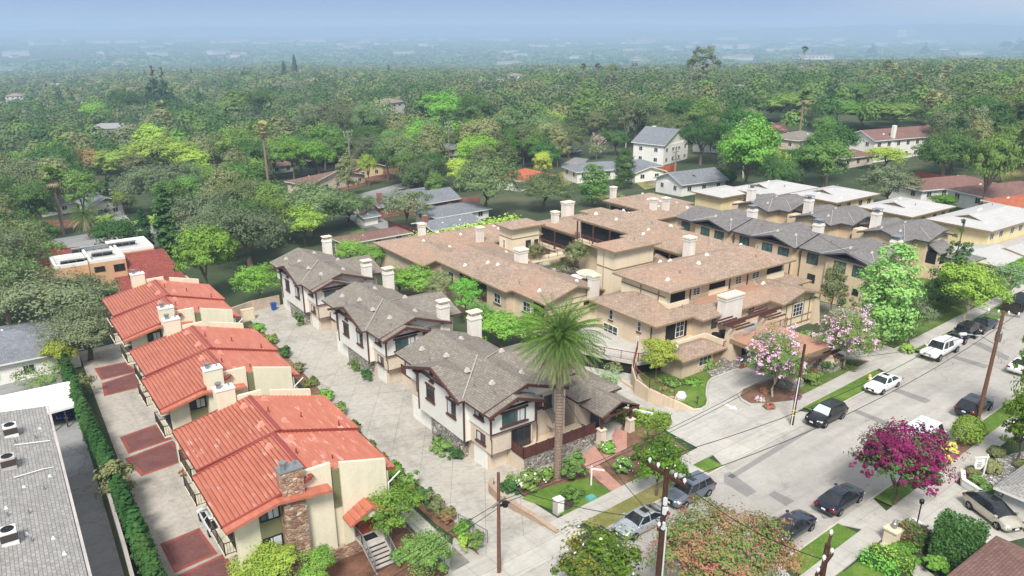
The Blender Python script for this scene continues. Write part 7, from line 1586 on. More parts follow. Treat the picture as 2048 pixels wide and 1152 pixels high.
P = G(548, 612+8); t = thing('wheeled_bin', (P[0], P[1], P[2]), 'blue wheeled bin at the end of the shared drive', 'bin'); mb = MB(); mb.hexa([(P[0]-.28, P[1]-.3, P[2]+.05), (P[0]+.28, P[1]-.3, P[2]+.05), (P[0]+.28, P[1]+.3, P[2]+.05), (P[0]-.28, P[1]+.3, P[2]+.05)], [(P[0]-.36, P[1]-.38, P[2]+1.05), (P[0]+.36, P[1]-.38, P[2]+1.05), (P[0]+.36, P[1]+.38, P[2]+1.05), (P[0]-.36, P[1]+.38, P[2]+1.05)]); mb.build('bin_body', M['bluebin'], t); mb = MB(); mb.box(P[0]-.4, P[0]+.4, P[1]-.42, P[1]+.42, P[2]+1.05, P[2]+1.12); mb.build('bin_lid', M['bluebin'], t)
P = G(497, 640); t = thing('trash_enclosure', (P[0], P[1], P[2]), 'beige cabinet against the block wall at the end of the drive', 'enclosure'); mb = MB(); mb.box(P[0]-.9, P[0]+.9, P[1]-.4, P[1]+.4, P[2]-.1, P[2]+1.7); mb.build('cabinet_body', M['tan'], t); mb = MB(); mb.box(P[0]-.75, P[0]+.75, P[1]-.43, P[1]-.4, P[2]+.1, P[2]+1.5); mb.build('cabinet_door', M['tanlight'], t)
wallrun(GP((455, 640), (505, 622), (560, 610)), 1.6, .25, 'cmu', 'grey block wall across the end of the shared drive')
# covered grill on the middle townhouse deck
gx0, gy0 = 38.13+.1, 80.51-9.6; t = thing('covered_grill', (gx0, gy0, .38), 'barbecue under a black cover on the middle townhouse deck', 'grill'); mb = MB(); mb.hexa([(gx0-.9, gy0-.35, .4), (gx0+.9, gy0-.35, .4), (gx0+.9, gy0+.35, .4), (gx0-.9, gy0+.35, .4)], [(gx0-.6, gy0-.2, 1.5), (gx0+.6, gy0-.2, 1.5), (gx0+.6, gy0+.2, 1.5), (gx0-.6, gy0+.2, 1.5)]); mb.build('grill_cover', M['black'], t)
# white polygonal lantern box, path lights, court umbrella and planter
P = G(1362, 798); t = thing('ramp_lantern', (P[0], P[1], P[2]), 'white faceted pillar lantern at the end of the ramp railing', 'lantern'); mb = MB(); mb.lathe((P[0], P[1], P[2]), [(.01,0),(.55,.0),(.55,.4),(.36,.75),(.01,.8)], 8); mb.build('lantern_body', M['white_board'], t); mb = MB(); mb.lathe((P[0], P[1], P[2]+.2), [(.565,0),(.565,.06),(.56,.06)], 8); mb.build('lantern_band', M['metal'], t)
P = G(1394, 812); mb = MB(); mb.cyl(P[0], P[1], P[2], P[2]+.9, .05, 8); mb.lathe((P[0], P[1], P[2]+.85), [(.02,0),(.2,.02),(.12,.2),(.01,.22)], 10); tag(mb.build('path_light', M['rail_dark']), 'small dark path light on the entry island lawn', 'lamp')
P = G(*c_(1250, 870)); t = thing('lamp_post', (P[0], P[1], P[2]), 'slim black lamp post beside the stone pier and driveway', 'lamp post'); mb = MB(); mb.cyl(P[0], P[1], P[2]-.1, P[2]+2.5, .05, 8); mb.build('lamp_stem', M['black'], t); mb = MB(); mb.lathe((P[0], P[1], P[2]+2.5), [(.03,0),(.16,.06),(.18,.3),(.06,.42),(.01,.46)], 8); mb.build('lamp_head', M['black'], t)
P = G(*c_(1095, 930)); t = thing('stone_pier', (P[0], P[1], P[2]), 'pale stone pier topped with a small lantern beside the sidewalk', 'pier'); mb = MB(); mb.box(P[0]-.45, P[0]+.45, P[1]-.45, P[1]+.45, P[2]-.2, P[2]+1.1); mb.build('pier_body', M['tanlight'], t); mb = MB(); mb.box(P[0]-.55, P[0]+.55, P[1]-.55, P[1]+.55, P[2]+1.1, P[2]+1.22); mb.build('pier_cap', M['tanlight'], t); mb = MB(); mb.lathe((P[0], P[1], P[2]+1.22), [(.1,0),(.18,.05),(.22,.4),(.12,.5),(.16,.55),(.02,.75)], 8); mb.build('pier_lantern', M['metal'], t)
def parasol(P, r, h, label, mat):
    t = thing('parasol', P, label, 'parasol'); mb = MB(); mb.cyl(P[0], P[1], P[2], P[2]+h, .04, 8); mb.build('parasol_pole', M['brownwood'], t); mb = MB(); mb.lathe((P[0], P[1], P[2]+h-.1), [(r,-.45),(r*.5,-.12),(.02,.1)], 8); mb.build('canopy', M[mat], t)
x, y, z = AT(1174, 538, 2.2); parasol((x, y, gz(x, y)), 1.7, 2.2-gz(x, y), 'tan parasol in the residence courtyard', 'tanlight'); x, y, z = AT(1150, 548, 1.8); parasol((x, y, gz(x, y)), 1.2, 1.8-gz(x, y), 'smaller pale parasol in the residence courtyard', 'white_board')
P = G(695, 446); parasol(P, 2.0, 2.6, 'round white garden parasol under the oaks behind the townhouses', 'white_board'); P = G(1858, 388); parasol(P, 2.6, 2.6, 'pale blue parasol behind the cream apartments', 'porcelain'); P = G(255, 347); parasol(P, 2.6, 2.6, 'red parasol in the garden near the bamboo', 'door_red')
x, y, z = AT(1107, 517, -.2); t = thing('fountain', (x, y, gz(x, y)), 'square stone fountain planter in the residence courtyard', 'fountain'); mb = MB(); g0 = gz(x, y); mb.box(x-1.4, x+1.4, y-1.1, y+1.1, g0-.1, g0+.9); mb.build('basin', M['tanlight'], t); mb = MB(); mb.lathe((x, y, g0+.9), [(.25,0),(.15,.5),(.6,.7),(.62,.78),(.1,.8),(.08,1.3),(.01,1.35)], 12); mb.build('fountain_bowl', M['aptwall'], t)
# ================================================================== PLANTING, NEAR
T = treep
palm((36.67, 45.0, .44), 13.1, 3.95, 'tall date palm with shaggy lower fronds in front of the craftsman townhouse', 'date', seed=4, tr=.3, nf=190); OCC.pop()
T('round', 782, 1088, 975, 132, 'bright green street side tree with a pale trunk in front of the red door', 'bright')
T('small', 535, 1190, 1092, 135, 'yellow-green young tree at the foot of the front red roofed building', 'lime'); T('small', 640, 1185, 1100, 80, 'sparse light green shrub tree left of the red door steps', 'bright')
T('round', 862, 1175, 1068, 112, 'green round tree beside the sidewalk at the bottom of the photo', 'mid'); T('magnolia', 1195, 1215, 1060, 180, 'glossy magnolia at the bottom edge before the storm drain')
T('rustcrape', 1430, 1215, 1028, 290, 'rust and pink flowering crape myrtle at the bottom edge', cat='tree'); T('magnolia', 1312, 992, 862, 118, 'glossy dark magnolia street tree beside the steel grey crossover')
T('crape', 1546, 795, 655, 116, 'pink flowering crape myrtle in the bed with pink and red flowers'); T('crape', 1690, 740, 613, 115, 'pink flowering crape myrtle at the far pillar of the canopy')
T('round', 1312, 760, 679, 82, 'small bright green round tree on the entry island', 'lime'); T('column', 1757, 695, 498, 114, 'tall full pale green sycamore before the charcoal townhouses', 'pale')
T('olive', 1818, 690, 588, 92, 'dusky grey-green tree right of the tall sycamore', 'oakgrey'); T('small', 1930, 650, 524, 128, 'yellow-green tree with dark gaps over the parked black cars', 'lime')
T('conifer', 1893, 610, 428, 84, 'tall dark ragged conifer before the cream apartments', 'dark'); T('wispy', 2012, 612, 525, 105, 'thin grey street tree at the right edge', 'sage')
T('crapewide', 1785, 1010, 852, 205, 'big magenta crape myrtle over the south sidewalk'); T('wispy', 1212, 815, 733, 74, 'slender young tree with grey leaves beside the pale garden wall')
T('magnolia', 2030, 925, 775, 105, 'glossy round evergreen at the right edge above the clipped bushes', v=0); T('magnolia', 2050, 860, 620, 100, 'tall glossy evergreen cut by the right edge of the photo')
T('cypress', 1605, 578, 506, 40, 'small bright conifer between the tan complex and charcoal townhouses', 'mid', rz=0); T('tall', 1658, 640, 528, 50, 'papery barked tree with a pale trunk and yellowish top', 'olive')
for (a, b, c, d, m, l) in ((748,548,488,82,'bright','light green shrub tree behind the rear craftsman townhouse'), (700,540,478,60,'bright','light green leafy tree at the far side of the rear craftsman townhouse'), (800,600,535,80,'mid','leafy green tree between the rear and middle townhouses'), (838,606,530,88,'bright','bright green tree against the tan residence, behind the middle townhouse'), (880,620,545,62,'olive','olive toned tree against the tan residence wall'), (934,655,556,64,'bright','lively green young tree against the tan residence windows'), (1000,705,622,110,'bright','broad bright shrub tree between front townhouse and tan residence'), (1060,700,622,60,'bright','narrow bright tree behind the date palm'), (960,690,600,70,'mid','mid green tree behind the front craftsman chimney'), (1135,690,640,60,'mid','dark green tree beside the ramp wall behind the palm')):
    T('round', a, b, c, d, l, m, 'trees between townhouses and residence')
for (a, b, c, d, l) in ((1068,545,482,52,'mid green small tree left in the residence courtyard'), (1150,558,478,62,'flat layered pine-like tree in the residence courtyard'), (1125,552,524,60,'low yellowish shrub tree in the residence courtyard')): T('spread', a, b, c, d, l, 'olive')
# left side
for (k, a, b, c, d, m, l) in (('oak',118,672,545,250,'oakgrey','huge grey-green oak spreading over the left edge, nearest of the oaks'), ('oak',20,655,500,190,'oak','dark oak cut by the left edge'), ('oak',185,645,552,130,'oak','dark oak before the orange villa'), ('round',124,745,678,70,'lime','bright lime tree beside the cypress hedge'), ('oak',180,720,610,170,'oakgrey','low grey oak above the carport'),
        ('round',418,600,452,132,'bright','full bright green tree behind the rear red roofed building'), ('olive',522,610,522,110,'bright','soft light green tree at the end of the shared drive'), ('oak',505,545,400,190,'oakgrey','big grey-green oak behind the full bright tree'), ('oak',440,520,430,150,'oakgrey','grey oak right of the cypress pair'), ('round',612,492,410,92,'lime','lime green tree with layered crown near the garden parasol'), ('oak',620,470,365,190,'oak','dark oak above the lime green tree'), ('oak',700,450,385,120,'oak','dark oak beside the narrow driveway'), ('olive',815,458,372,112,'oakgrey','grey olive tree over the brown board fence'),
        ('cypress',343,515,375,42,'cypress','taller of the two dark cypresses right of the villa'), ('cypress',297,505,418,24,'cypress','shorter slimmer cypress at the villa corner'), ('oak',330,430,320,190,'oakgrey','large pale oak behind the cypress pair'), ('oak',35,480,385,140,'olive','brownish green tree at the left edge above the oaks'), ('conifer',225,425,335,75,'cypress','dark wedge shaped conifer left of centre, by the red parasol'), ('olive',250,430,372,45,'bamboo','yellowish feathery tree by the wedge shaped conifer'),
        ('round',588,360,272,66,'bright','vivid green tall tree left of the ranch houses'), ('tall',698,395,305,42,'olive','narrow dark tree in front of the cream gabled house'), ('spread',738,372,306,50,'lime','flat topped bright tree by the cream gabled house'), ('oak',807,372,262,115,'oak','big round dark oak between the two grey poles'), ('round',872,410,345,44,'mid','bright little tree between driveway and dark oaks'), ('oak',975,430,308,150,'oak','massive dark oak behind the bright hedge'), ('oak',1090,420,345,140,'oak','massive dark oak right of the bright hedge'), ('round',920,385,316,62,'lime','tree with a yellow top beside the massive oaks'), ('round',1086,365,302,42,'lime','small vivid round tree by the dry lawn'), ('column',1188,412,332,58,'mid','rounded bright tree before the ranch house'), ('column',1246,378,300,42,'dark','dense dark oval tree beside the garage wing'),
        ('round',1490,400,235,125,'bright','tall yellow-green tree with bright crown, centre right'), ('oak',1550,410,300,90,'dark','dark tree right of the tall yellow-green tree'), ('round',1640,390,278,110,'mid','green spreading tree before the colonial house'), ('olive',1770,420,320,125,'oakgrey','large dusky tree behind the pale roofed apartments'), ('spread',1960,432,262,130,'mid','big spreading tree with visible limbs at right'), ('oak',1880,370,255,120,'dark','dark heavy tree right of the colonial house'), ('round',1770,340,295,90,'lime','yellow-green bushes below the colonial house'), ('cedar',2030,300,195,95,'conifer','blue-dark cedar at the right edge'), ('round',1885,425,388,60,'bright','bright green shrub tree behind the pale apartments'), ('wispy',1480,415,370,44,'dark','thin dark tree left of the pale roofed annex'), ('bush',1440,420,395,60,'olive','low olive bushes beside the annex'), ('spread',1225,415,385,70,'olive','flowering pinkish shrub tree beside the square tower roof')):
    T(k, a, b, c, d, l, m)
T('olive', 1552, 280, 243, 40, 'leafless pinkish tree before the brown roofed house', 'bare'); T('crape', 1192, 318, 266, 36, 'vivid pink flowering tree on the far side street', v=0); T('crape', 745, 432, 408, 30, 'violet flowering shrub tree by the narrow driveway')
# palms in the middle distance
for (a, b, c, d, l, k) in ((128,470,352,52,'stout fan palm with a thick shaggy trunk behind the villa','fan'), (545,440,258,36,'tall leaning fan palm with dry skirt left of the ranch houses','fan'), (335,300,215,34,'tall fan palm among the dark oaks at left','fan'), (345,310,236,26,'shorter fan palm beside its tall neighbour at left','fan'), (38,290,240,28,'fan palm by the left edge among dark trees','fan'), (1596,290,193,26,'slender fan palm before the bright street trees','fan'), (1672,248,197,30,'date palm with an orange trunk among bright trees','fan'), (1852,268,195,36,'tall fan palm right of the colonial house','fan'),
        (1763,200,128,20,'first of the cluster of tall tawny palms','fan'), (1778,205,134,18,'second of the cluster of tall tawny palms','fan'), (1793,215,148,20,'third of the cluster of tall tawny palms','fan'), (1827,215,153,24,'tawny palm standing alone right of the cluster','fan'), (1882,200,138,22,'far tall tawny palm at right','fan'), (1878,215,158,26,'shorter tawny palm just below the far tall one','fan'), (1962,230,168,30,'wide tawny palm near the far right houses','fan'), (2022,235,168,34,'wide tawny palm at the right edge','fan'), (1377,220,125,16,'tall thin palm behind the side street trees','fan'), (1165,200,132,14,'thin palm in the hazy tree line, first from the left','fan'), (1193,200,132,14,'thin palm in the hazy tree line, second from the left','fan'), (1602,160,98,14,'lone thin palm rising into the haze','fan'), (1925,292,225,36,'broad pale fan palm near the cars at right','fan')):
    palmp(a, b, c, d, l, k, mats=('palmgold' if a > 1700 or 300 < a < 600 else 'palm', 'frondtan'), tr=.3, group='fan palms')
for (a, b, c, d, l, k) in ((180,480,430,75,'date palm with orange fruit stalks behind the villa, largest of the group','date'), (75,530,462,62,'feathery queen palm at the villa left corner','queen'), (218,478,440,44,'light queen palm right of the date palm','queen'), (318,478,440,40,'yellowish queen palm between the two cypresses','queen'), (268,470,448,40,'small yellowish palm behind the flat roof','queen')):
    palmp(a, b, c, d, l, k, mats=('palm' if k == 'date' or a < 100 else 'bamboo', 'frondtan'), tr=.22, group='feather palms')
# bamboo thicket
for i, (a, b, c, d, m) in enumerate(((165,350,300,50,'canes'), (190,350,296,48,'canes'), (215,350,298,46,'bamboo'), (245,352,300,60,'bamboo'), (275,356,305,55,'olive'), (300,350,278,70,'bamboo'), (340,345,272,80,'bamboo'), (370,350,282,70,'lime'), (15,318,275,50,'bamboo'), (310,330,245,60,'lime'), (262,335,288,46,'bamboo'), (395,350,300,70,'lime'))):
    T('tall', a, b, c, d, 'yellowing bamboo clump in the thicket at left', m, 'bamboo clumps')
# hedges
pts = [G(*p)[:2] for p in (z0(385,150), z0(425,330), z0(480,480), z0(560,640), z0(640,820), z0(700,960), z0(770,1150), z0(830,1330))]
k_ = 0
for (a, b) in zip(pts[:-1], pts[1:]):
    L = math.hypot(b[0]-a[0], b[1]-a[1]); n = max(2, int(L/1.15))
    for i in range(n):
        x, y = 6.0+.0*i+(a[0]+(b[0]-a[0])*i/n-6.0)*.35, a[1]+(b[1]-a[1])*i/n; h = random.uniform(2.7, 4.0)
        tree('cypress', (x+random.uniform(-.1, .1)-.35, y, gz(x, y)), h, random.uniform(.5, .66), 'narrow cypress in the hedge row between asphalt drive and west court', 'cypress hedge row', 'cypress', 'cypress_tree', 'tree'); k_ += 1
shrubp(168, 795, 60, 55, 'brownish green round bush over the cypress row near the carport', mat='olive', n=900); shrubp(238, 1000, 85, 95, 'brownish green crape-like bush leaning over the west court', mat='olive', n=1300, leaf=.16); shrubp(95, 770, 130, 42, 'green shrubs growing along the carport roof edge', mat='mid', n=1400); shrubp(370, 948, 26, 10, 'low plant in the round planter by the red roofed building', mat='rust', n=200); shrubp(330, 775, 26, 12, 'small grassy mound on the west court', mat='lime', n=160)
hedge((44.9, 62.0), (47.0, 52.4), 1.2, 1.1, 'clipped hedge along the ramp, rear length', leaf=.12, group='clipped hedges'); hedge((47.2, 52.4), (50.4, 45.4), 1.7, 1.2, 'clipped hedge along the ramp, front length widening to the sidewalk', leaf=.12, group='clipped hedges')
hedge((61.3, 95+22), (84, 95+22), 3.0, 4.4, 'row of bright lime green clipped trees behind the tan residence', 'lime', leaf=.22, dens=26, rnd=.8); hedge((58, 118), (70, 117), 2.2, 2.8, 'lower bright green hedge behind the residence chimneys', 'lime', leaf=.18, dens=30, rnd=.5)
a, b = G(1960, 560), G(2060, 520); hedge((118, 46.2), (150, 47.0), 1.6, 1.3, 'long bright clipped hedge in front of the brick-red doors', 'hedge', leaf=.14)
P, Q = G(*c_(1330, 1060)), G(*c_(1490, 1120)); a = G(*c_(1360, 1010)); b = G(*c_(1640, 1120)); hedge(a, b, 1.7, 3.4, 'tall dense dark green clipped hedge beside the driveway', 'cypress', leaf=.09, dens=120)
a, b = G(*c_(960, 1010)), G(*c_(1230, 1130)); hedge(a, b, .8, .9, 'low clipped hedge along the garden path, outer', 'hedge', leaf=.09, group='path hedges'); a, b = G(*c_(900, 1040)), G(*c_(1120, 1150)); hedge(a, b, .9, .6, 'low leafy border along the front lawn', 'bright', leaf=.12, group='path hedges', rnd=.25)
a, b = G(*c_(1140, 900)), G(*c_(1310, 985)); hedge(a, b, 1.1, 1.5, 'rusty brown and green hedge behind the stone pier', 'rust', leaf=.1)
P = G(1931, 888); shrub((P[0], P[1], P[2]+.1), 1.25, 2.5, 'large round clipped topiary ball beside the tall brown pole', 'hedge', n=3200, leaf=.09, tight=True)
for (a, b, w_, h, l, m, kw) in ((c_(1745,445)[0],c_(1745,470)[1],36,24,'clipped round bush beside the hanging shield sign','olive',dict(tight=True, n=1200)), (c_(1625,470)[0],c_(1625,490)[1],26,16,'small clipped bush below the shield sign','olive',dict(tight=True, n=800)), (c_(1935,430)[0],c_(1935,440)[1],22,16,'clipped bush at the right edge among pebbles','olive',dict(tight=True, n=700)), (c_(1780,350)[0],c_(1780,360)[1],30,16,'flat clipped bush under the glossy evergreen','olive',dict(tight=True, n=900)),
        (c_(1650,545)[0],c_(1650,560)[1],28,24,'spiky green plant in the white planter, left','mid',dict(n=600)), (c_(1720,605)[0],c_(1720,620)[1],34,26,'spiky green plant in the white planter, right','mid',dict(n=700)), (c_(1395,400)[0],c_(1395,420)[1],46,34,'straw coloured grass clump beside the white van, front','straw',dict(n=1500, leaf=.16)), (c_(1470,320)[0],c_(1470,335)[1],34,22,'straw coloured grass clump beside the white van, rear','straw',dict(n=900, leaf=.16)),
        (c_(1180,985)[0],c_(1180,1010)[1],60,24,'strappy green border plants beside the garden path','bright',dict(n=1300)), (c_(1370,1110)[0],c_(1370,1130)[1],66,40,'light green feathery shrub at the bottom right','bright',dict(n=1500)), (1148,960,56,60,'large rounded green shrub right of the palm trunk','mid',dict(n=1800, leaf=.15)), (1050,975,70,40,'flowering shrubs with white tufts before the cobble base','mid',dict(n=1500, flower='white')), (1020,985,40,30,'dark green shrubs at the cobble corner','dark',dict(n=900)), (1090,960,40,30,'leafy agapanthus clump beside the palm','bright',dict(n=800, flower='white')), (1145,1000,44,26,'low green shrub at the foot of the palm','mid',dict(n=800)), (1215,905,34,26,'agapanthus bed inside the brick path','bright',dict(n=800, flower='white')), (1250,945,44,34,'leafy plants with white tufts by the clipped hedge','mid',dict(n=900, flower='white')), (1240,940,20,14,'small green plant in the bare soil patch','lime',dict(n=300)),
        (1520,802,22,10,'pink and white flowers along the bed edge','mid',dict(n=500, leaf=.1, flower='pink', fl=.8)), (1540,816,26,8,'red flowers at the tip of the bed','mid',dict(n=500, leaf=.1, flower='reds', fl=.8)), (1590,798,30,7,'violet pink flowers by the dark pole','mid',dict(n=500, leaf=.1, flower='violet', fl=.8)), (1528,786,20,12,'rosy flowers under the pink crape myrtle','mid',dict(n=500, leaf=.1, flower='reds', fl=.8)), (1620,765,60,26,'dark green shrubs in the canopy bed','mid',dict(n=1300)), (1655,740,44,30,'rounded green shrub beside the far canopy pillar','dark',dict(n=1000)), (1700,738,44,10,'reddish low plants under the far crape myrtle','rust',dict(n=500)), (1640,700,34,16,'bright clipped shrubs before the half timbered wing','lime',dict(n=600)), (1610,680,40,20,'green hedge shrubs along the half timbered wing','mid',dict(n=700)),
        (1355,740,60,22,'ferny shrubs along the office wall, left','mid',dict(n=1000)), (1410,735,60,22,'leafy shrubs along the office wall under its window','mid',dict(n=1000)), (1340,775,70,14,'green ground cover on the entry island, left','mid',dict(n=1300)), (1385,768,50,10,'bright ground cover on the entry island, right','bright',dict(n=800)), (1812,706,26,18,'clipped green cube-like bush by the walkway','hedge',dict(n=600, tight=True)), (1335,650,40,22,'terrace plants above the office roof, left','bright',dict(n=500)), (1370,645,30,16,'terrace flowers above the office roof, right','pink',dict(n=400)),
        (885,905,50,30,'low shrubs at the stone base of the front townhouse','mid',dict(n=1000)), (912,918,32,26,'rounded dark shrub at the garage corner of the front townhouse','dark',dict(n=700)), (875,890,22,22,'small dark bush on the front townhouse corner','dark',dict(n=400)), (715,740,34,24,'shrubs at the stone base of the middle townhouse','mid',dict(n=700)), (735,762,28,26,'rounded shrub at the garage corner of the middle townhouse','dark',dict(n=600)), (600,650,24,28,'shrubs at the stone base of the rear townhouse','dark',dict(n=600)),
        (600,1130,60,40,'dark shrub at the foot of the fieldstone chimney','dark',dict(n=1200)), (740,1090,50,24,'low shrubs beside the front steps','olive',dict(n=700)), (1230,745,40,24,'creeper over the ramp podium','olive',dict(n=600)), (1590,590,70,14,'ground cover between complex and charcoal row','dark',dict(n=700)), (1700,610,80,30,'dark understorey below the charcoal townhouses','dark',dict(n=1200)), (1790,650,50,26,'dark shrubs under the tall sycamore','dark',dict(n=900)), (1880,620,70,40,'dark shrubs before the stone porch','dark',dict(n=1200))):
    if l.startswith('terrace'):
        x, y, z = AT(a, b, 3.3); shrub((x, y, 3.1), 1.1, 1.3, l, m, **kw); continue
    shrubp(a, b, w_, h, l, mat=m, **kw)
# planting strip between the side path and the shared drive
strip_ = [(26.1,41.5),(26.3,43.5),(26.2,45.6),(26.1,47.6),(26.1,49.6),(26.0,52),(26.0,54.5),(26.1,57.5),(26.5,61),(26.9,65),(27.3,69.5),(27.7,74),(28.0,79),(28.4,84),(28.8,90),(29.2,96),(29.6,102)]
for i, (x, y) in enumerate(strip_):
    m = ('mid', 'rust', 'dark', 'bright', 'olive')[i*3 % 5]; shrub((x-.1, y, gz(x, y)), .95, random.uniform(1.0, 1.8), ('mixed green shrub', 'reddish tipped shrub', 'dark green shrub', 'fresh green shrub', 'olive toned shrub')[i*3 % 5]+' in the planting strip along the shared drive', m, 'planting strip shrubs', n=750, leaf=.13)
P = G(927, 1108); shrub((P[0], P[1], P[2]+.5), .45, 1.4, 'small yellow-green standard shrub by the mesh fence', 'lime', n=500, leaf=.1)
for i, (x, y) in enumerate(((14.5,42.8),(17,42.0),(20.5,43.4),(12.6,44.5))): shrub((x, y, gz(x, y)), .8, 1.2, 'shrub in the mulched front yard of the red door building', ('bright', 'lime', 'mid', 'dark')[i], 'front yard shrubs', n=500)
for i in range(14):
    P = G(1385+i*6.2, 384-i*1.6); tree('cypress', P, random.uniform(3.2, 4.4), .8, 'dark pointed cypress in the short row by the grey gabled house', 'dark pointed hedge row', 'dark', 'cypress_tree')
# hand placed taller trees that break the skyline of the woods
for (k, a, b, c, d, m, l) in (('conifer',318,235,125,56,'conifer','tall twin topped conifer rising above the oaks, left part'), ('conifer',338,240,128,50,'conifer','tall twin topped conifer rising above the oaks, right part'), ('conifer',120,215,158,22,'dark','dark ragged conifer at left, first'), ('conifer',147,225,168,18,'dark','dark ragged conifer at left, second'), ('conifer',404,232,163,22,'conifer','narrow dark conifer right of the twin conifers'), ('cypress',592,160,112,9,'dark','thin pointed tree in the haze'), ('cypress',488,165,143,10,'dark','thin pointed tree left of the hazy one'), ('cypress',570,162,124,9,'dark','thin pointed tree second in the haze'), ('cedar',845,270,190,70,'conifer','layered blue cedar in the centre'), ('column',1163,270,186,46,'mid','dense green column tree in the centre'), ('column',470,255,185,50,'mid','upright green tree in the left centre'), ('eucalypt',1402,210,92,70,'oakgrey','tall airy eucalyptus at centre right'), ('eucalypt',1222,200,128,46,'olive','golden green eucalyptus in the centre haze'), ('conifer',1660,235,128,34,'conifer','tall dark conifer behind the bright street trees'), ('conifer',1652,225,138,26,'dark','dark conifer beside the tallest one'), ('round',1515,245,186,110,'mid','bright broad street tree, left of the palm'), ('round',1575,248,185,100,'mid','bright broad street tree at the palm'), ('round',1720,258,205,110,'bright','bright broad street tree right of the conifer'), ('round',1790,262,205,100,'mid','bright broad street tree before the tawny palms'), ('round',1660,255,195,90,'mid','bright broad street tree below the conifer'), ('oak',690,300,195,110,'oakgrey','grey domed oak, left of the grey pole'), ('oak',640,290,198,90,'oakgrey','pale domed oak, second left of the grey pole'), ('oak',735,300,200,90,'oak','dark domed oak over the grey pole'), ('round',890,270,178,90,'bright','bright crowned tree over the crossarm pole'), ('round',945,290,188,80,'dark','dark tall tree right of the bright crowned one'), ('oak',1095,330,236,90,'olive','brownish green tree before the side street'), ('round',200,270,206,60,'bright','bright domed tree at left'), ('oak',255,240,172,66,'dark','dark blue-green domed tree at left'), ('oak',1400,330,232,90,'dark','dark tree behind the small grey gabled house'), ('oak',1230,310,255,70,'dark','dark round tree behind the pink flowering tree'), ('round',1195,285,222,50,'olive','golden green tree behind the pink flowering tree'), ('round',1710,215,165,60,'mid','mid green tree among the palms'), ('round',530,255,178,60,'dark','dark tall tree at left centre'), ('conifer',1185,125,94,8,'dark','far pointed conifer on the right plain'), ('conifer',1848,112,82,24,'dark','dark far tree in the haze below the office block'), ('conifer',1744,108,84,20,'conifer','far dark conifer left of the office block'), ('round',2008,105,82,26,'dark','far dark round tree at upper right'), ('conifer',2036,105,72,26,'dark','far dark conifer at the right edge')):
    T(k, a, b, c, d, l, m)
# ------------------------------------------------------------------ middle distance: individual trees over the neighbourhood
HOUSES = [(o.location.x, o.location.y, 9.0) for o in COL.objects if o.get('category') in ('house', 'building', 'carport', 'shed') and math.hypot(o.location.x, o.location.y) > 100]
def poly_in(x, y, P):
    c = False; n = len(P)
    for i in range(n):
        (x1, y1), (x2, y2) = P[i], P[(i+1) % n]
        if (y1 > y) != (y2 > y) and x < (x2-x1)*(y-y1)/(y2-y1)+x1: c = not c
    return c
NOGO = [[(-40,-20),(160,-20),(160,106),(112,118),(20,118),(-2,112),(-40,108)]]
for o in COL.objects:
    if o.name.startswith(('side_street', 'side_drive', 'front_lawn', 'front_yard', 'back_lawn', 'cul_de_sac')): NOGO.append([(v.co.x, v.co.y) for v in o.data.vertices])
def proj(P):
    v = np.array(P)-CAM; z = v@FW; return 1024+FPX*(v@RT)/z, PPY+FPX*(v@DN)/z, z
# views kept open in the photograph: (x0,y0,x1,y1, depth of what is seen there)
OPEN = [(95,470,350,600,118),(1272,262,1392,330,255), (1150,318,1310,358,225), (1715,252,1865,300,270), (530,335,575,350,235), (610,340,700,372,215), (690,330,760,378,200), (790,400,840,430,165), (870,430,960,468,140), (715,450,790,490,150), (150,450,240,490,140), (60,395,110,420,160), (180,400,215,425,160), (1570,268,1620,290,270), (1000,365,1060,385,200), (1830,375,1905,395,190), (1985,335,2048,385,200), (1140,302,1170,325,250), (380,440,415,460,145), (690,262,716,330,240), (888,246,912,300,260), (215,302,240,325,190)]
OPEN += OPENC
def blocked(P, h, r):
    px_, pt, dz = proj((P[0], P[1], P[2]+h)); _, pb, _ = proj((P[0], P[1], P[2]+h*.15)); pr = r*FPX/dz
    for (x0, y0, x1, y1, dd) in OPEN:
        if dz < dd-4 and px_+pr*.75 > x0 and px_-pr*.75 < x1 and pt < y1-3 and pb > y0+3: return True
    return False
KM = [('oak','oak',.30), ('oak','oakgrey',.12), ('round','mid',.14), ('round','bright',.06), ('round','dark',.12), ('oak','dark',.08), ('tall','olive',.05), ('round','olive',.02), ('eucalypt','oakgrey',.03), ('round','mid',.01), ('round','lime',.02), ('cedar','conifer',.03)]
LBL = {'oak': 'dark oak in the wooded neighbourhood', 'oakgrey': 'grey-green oak in the wooded neighbourhood', 'mid': 'green leafy tree in the wooded neighbourhood', 'bright': 'bright leafy tree in the wooded neighbourhood', 'dark': 'dark leafy tree in the wooded neighbourhood', 'olive': 'slender olive toned tree in the wooded neighbourhood', 'conifer': 'dark conifer in the wooded neighbourhood', 'lime': 'yellow-green tree in the wooded neighbourhood'}
cumw = np.cumsum([k[2] for k in KM]); cand = []; r2 = random.Random(11)
def far_spot(rmin, rmax):
    while True:
        r = math.sqrt(r2.uniform(rmin**2, rmax**2)); a = YAW+r2.uniform(-R(36), R(36)); return r*math.sin(a), r*math.cos(a)
class Grid:
    def __init__(s, c): s.c = c; s.d = {}
    def ok(s, x, y, r):
        i, j = int(x//s.c), int(y//s.c)
        for a in range(i-2, i+3):
            for b in range(j-2, j+3):
                for (u_, v_, q_) in s.d.get((a, b), ()):
                    if (u_-x)**2+(v_-y)**2 < (r+q_)**2: return False
        return True
    def add(s, x, y, r): s.d.setdefault((int(x//s.c), int(y//s.c)), []).append((x, y, r))
grid = Grid(10)
for (x, y, r) in OCC: grid.add(x, y, r*.5)
cnt = 0; spots = []
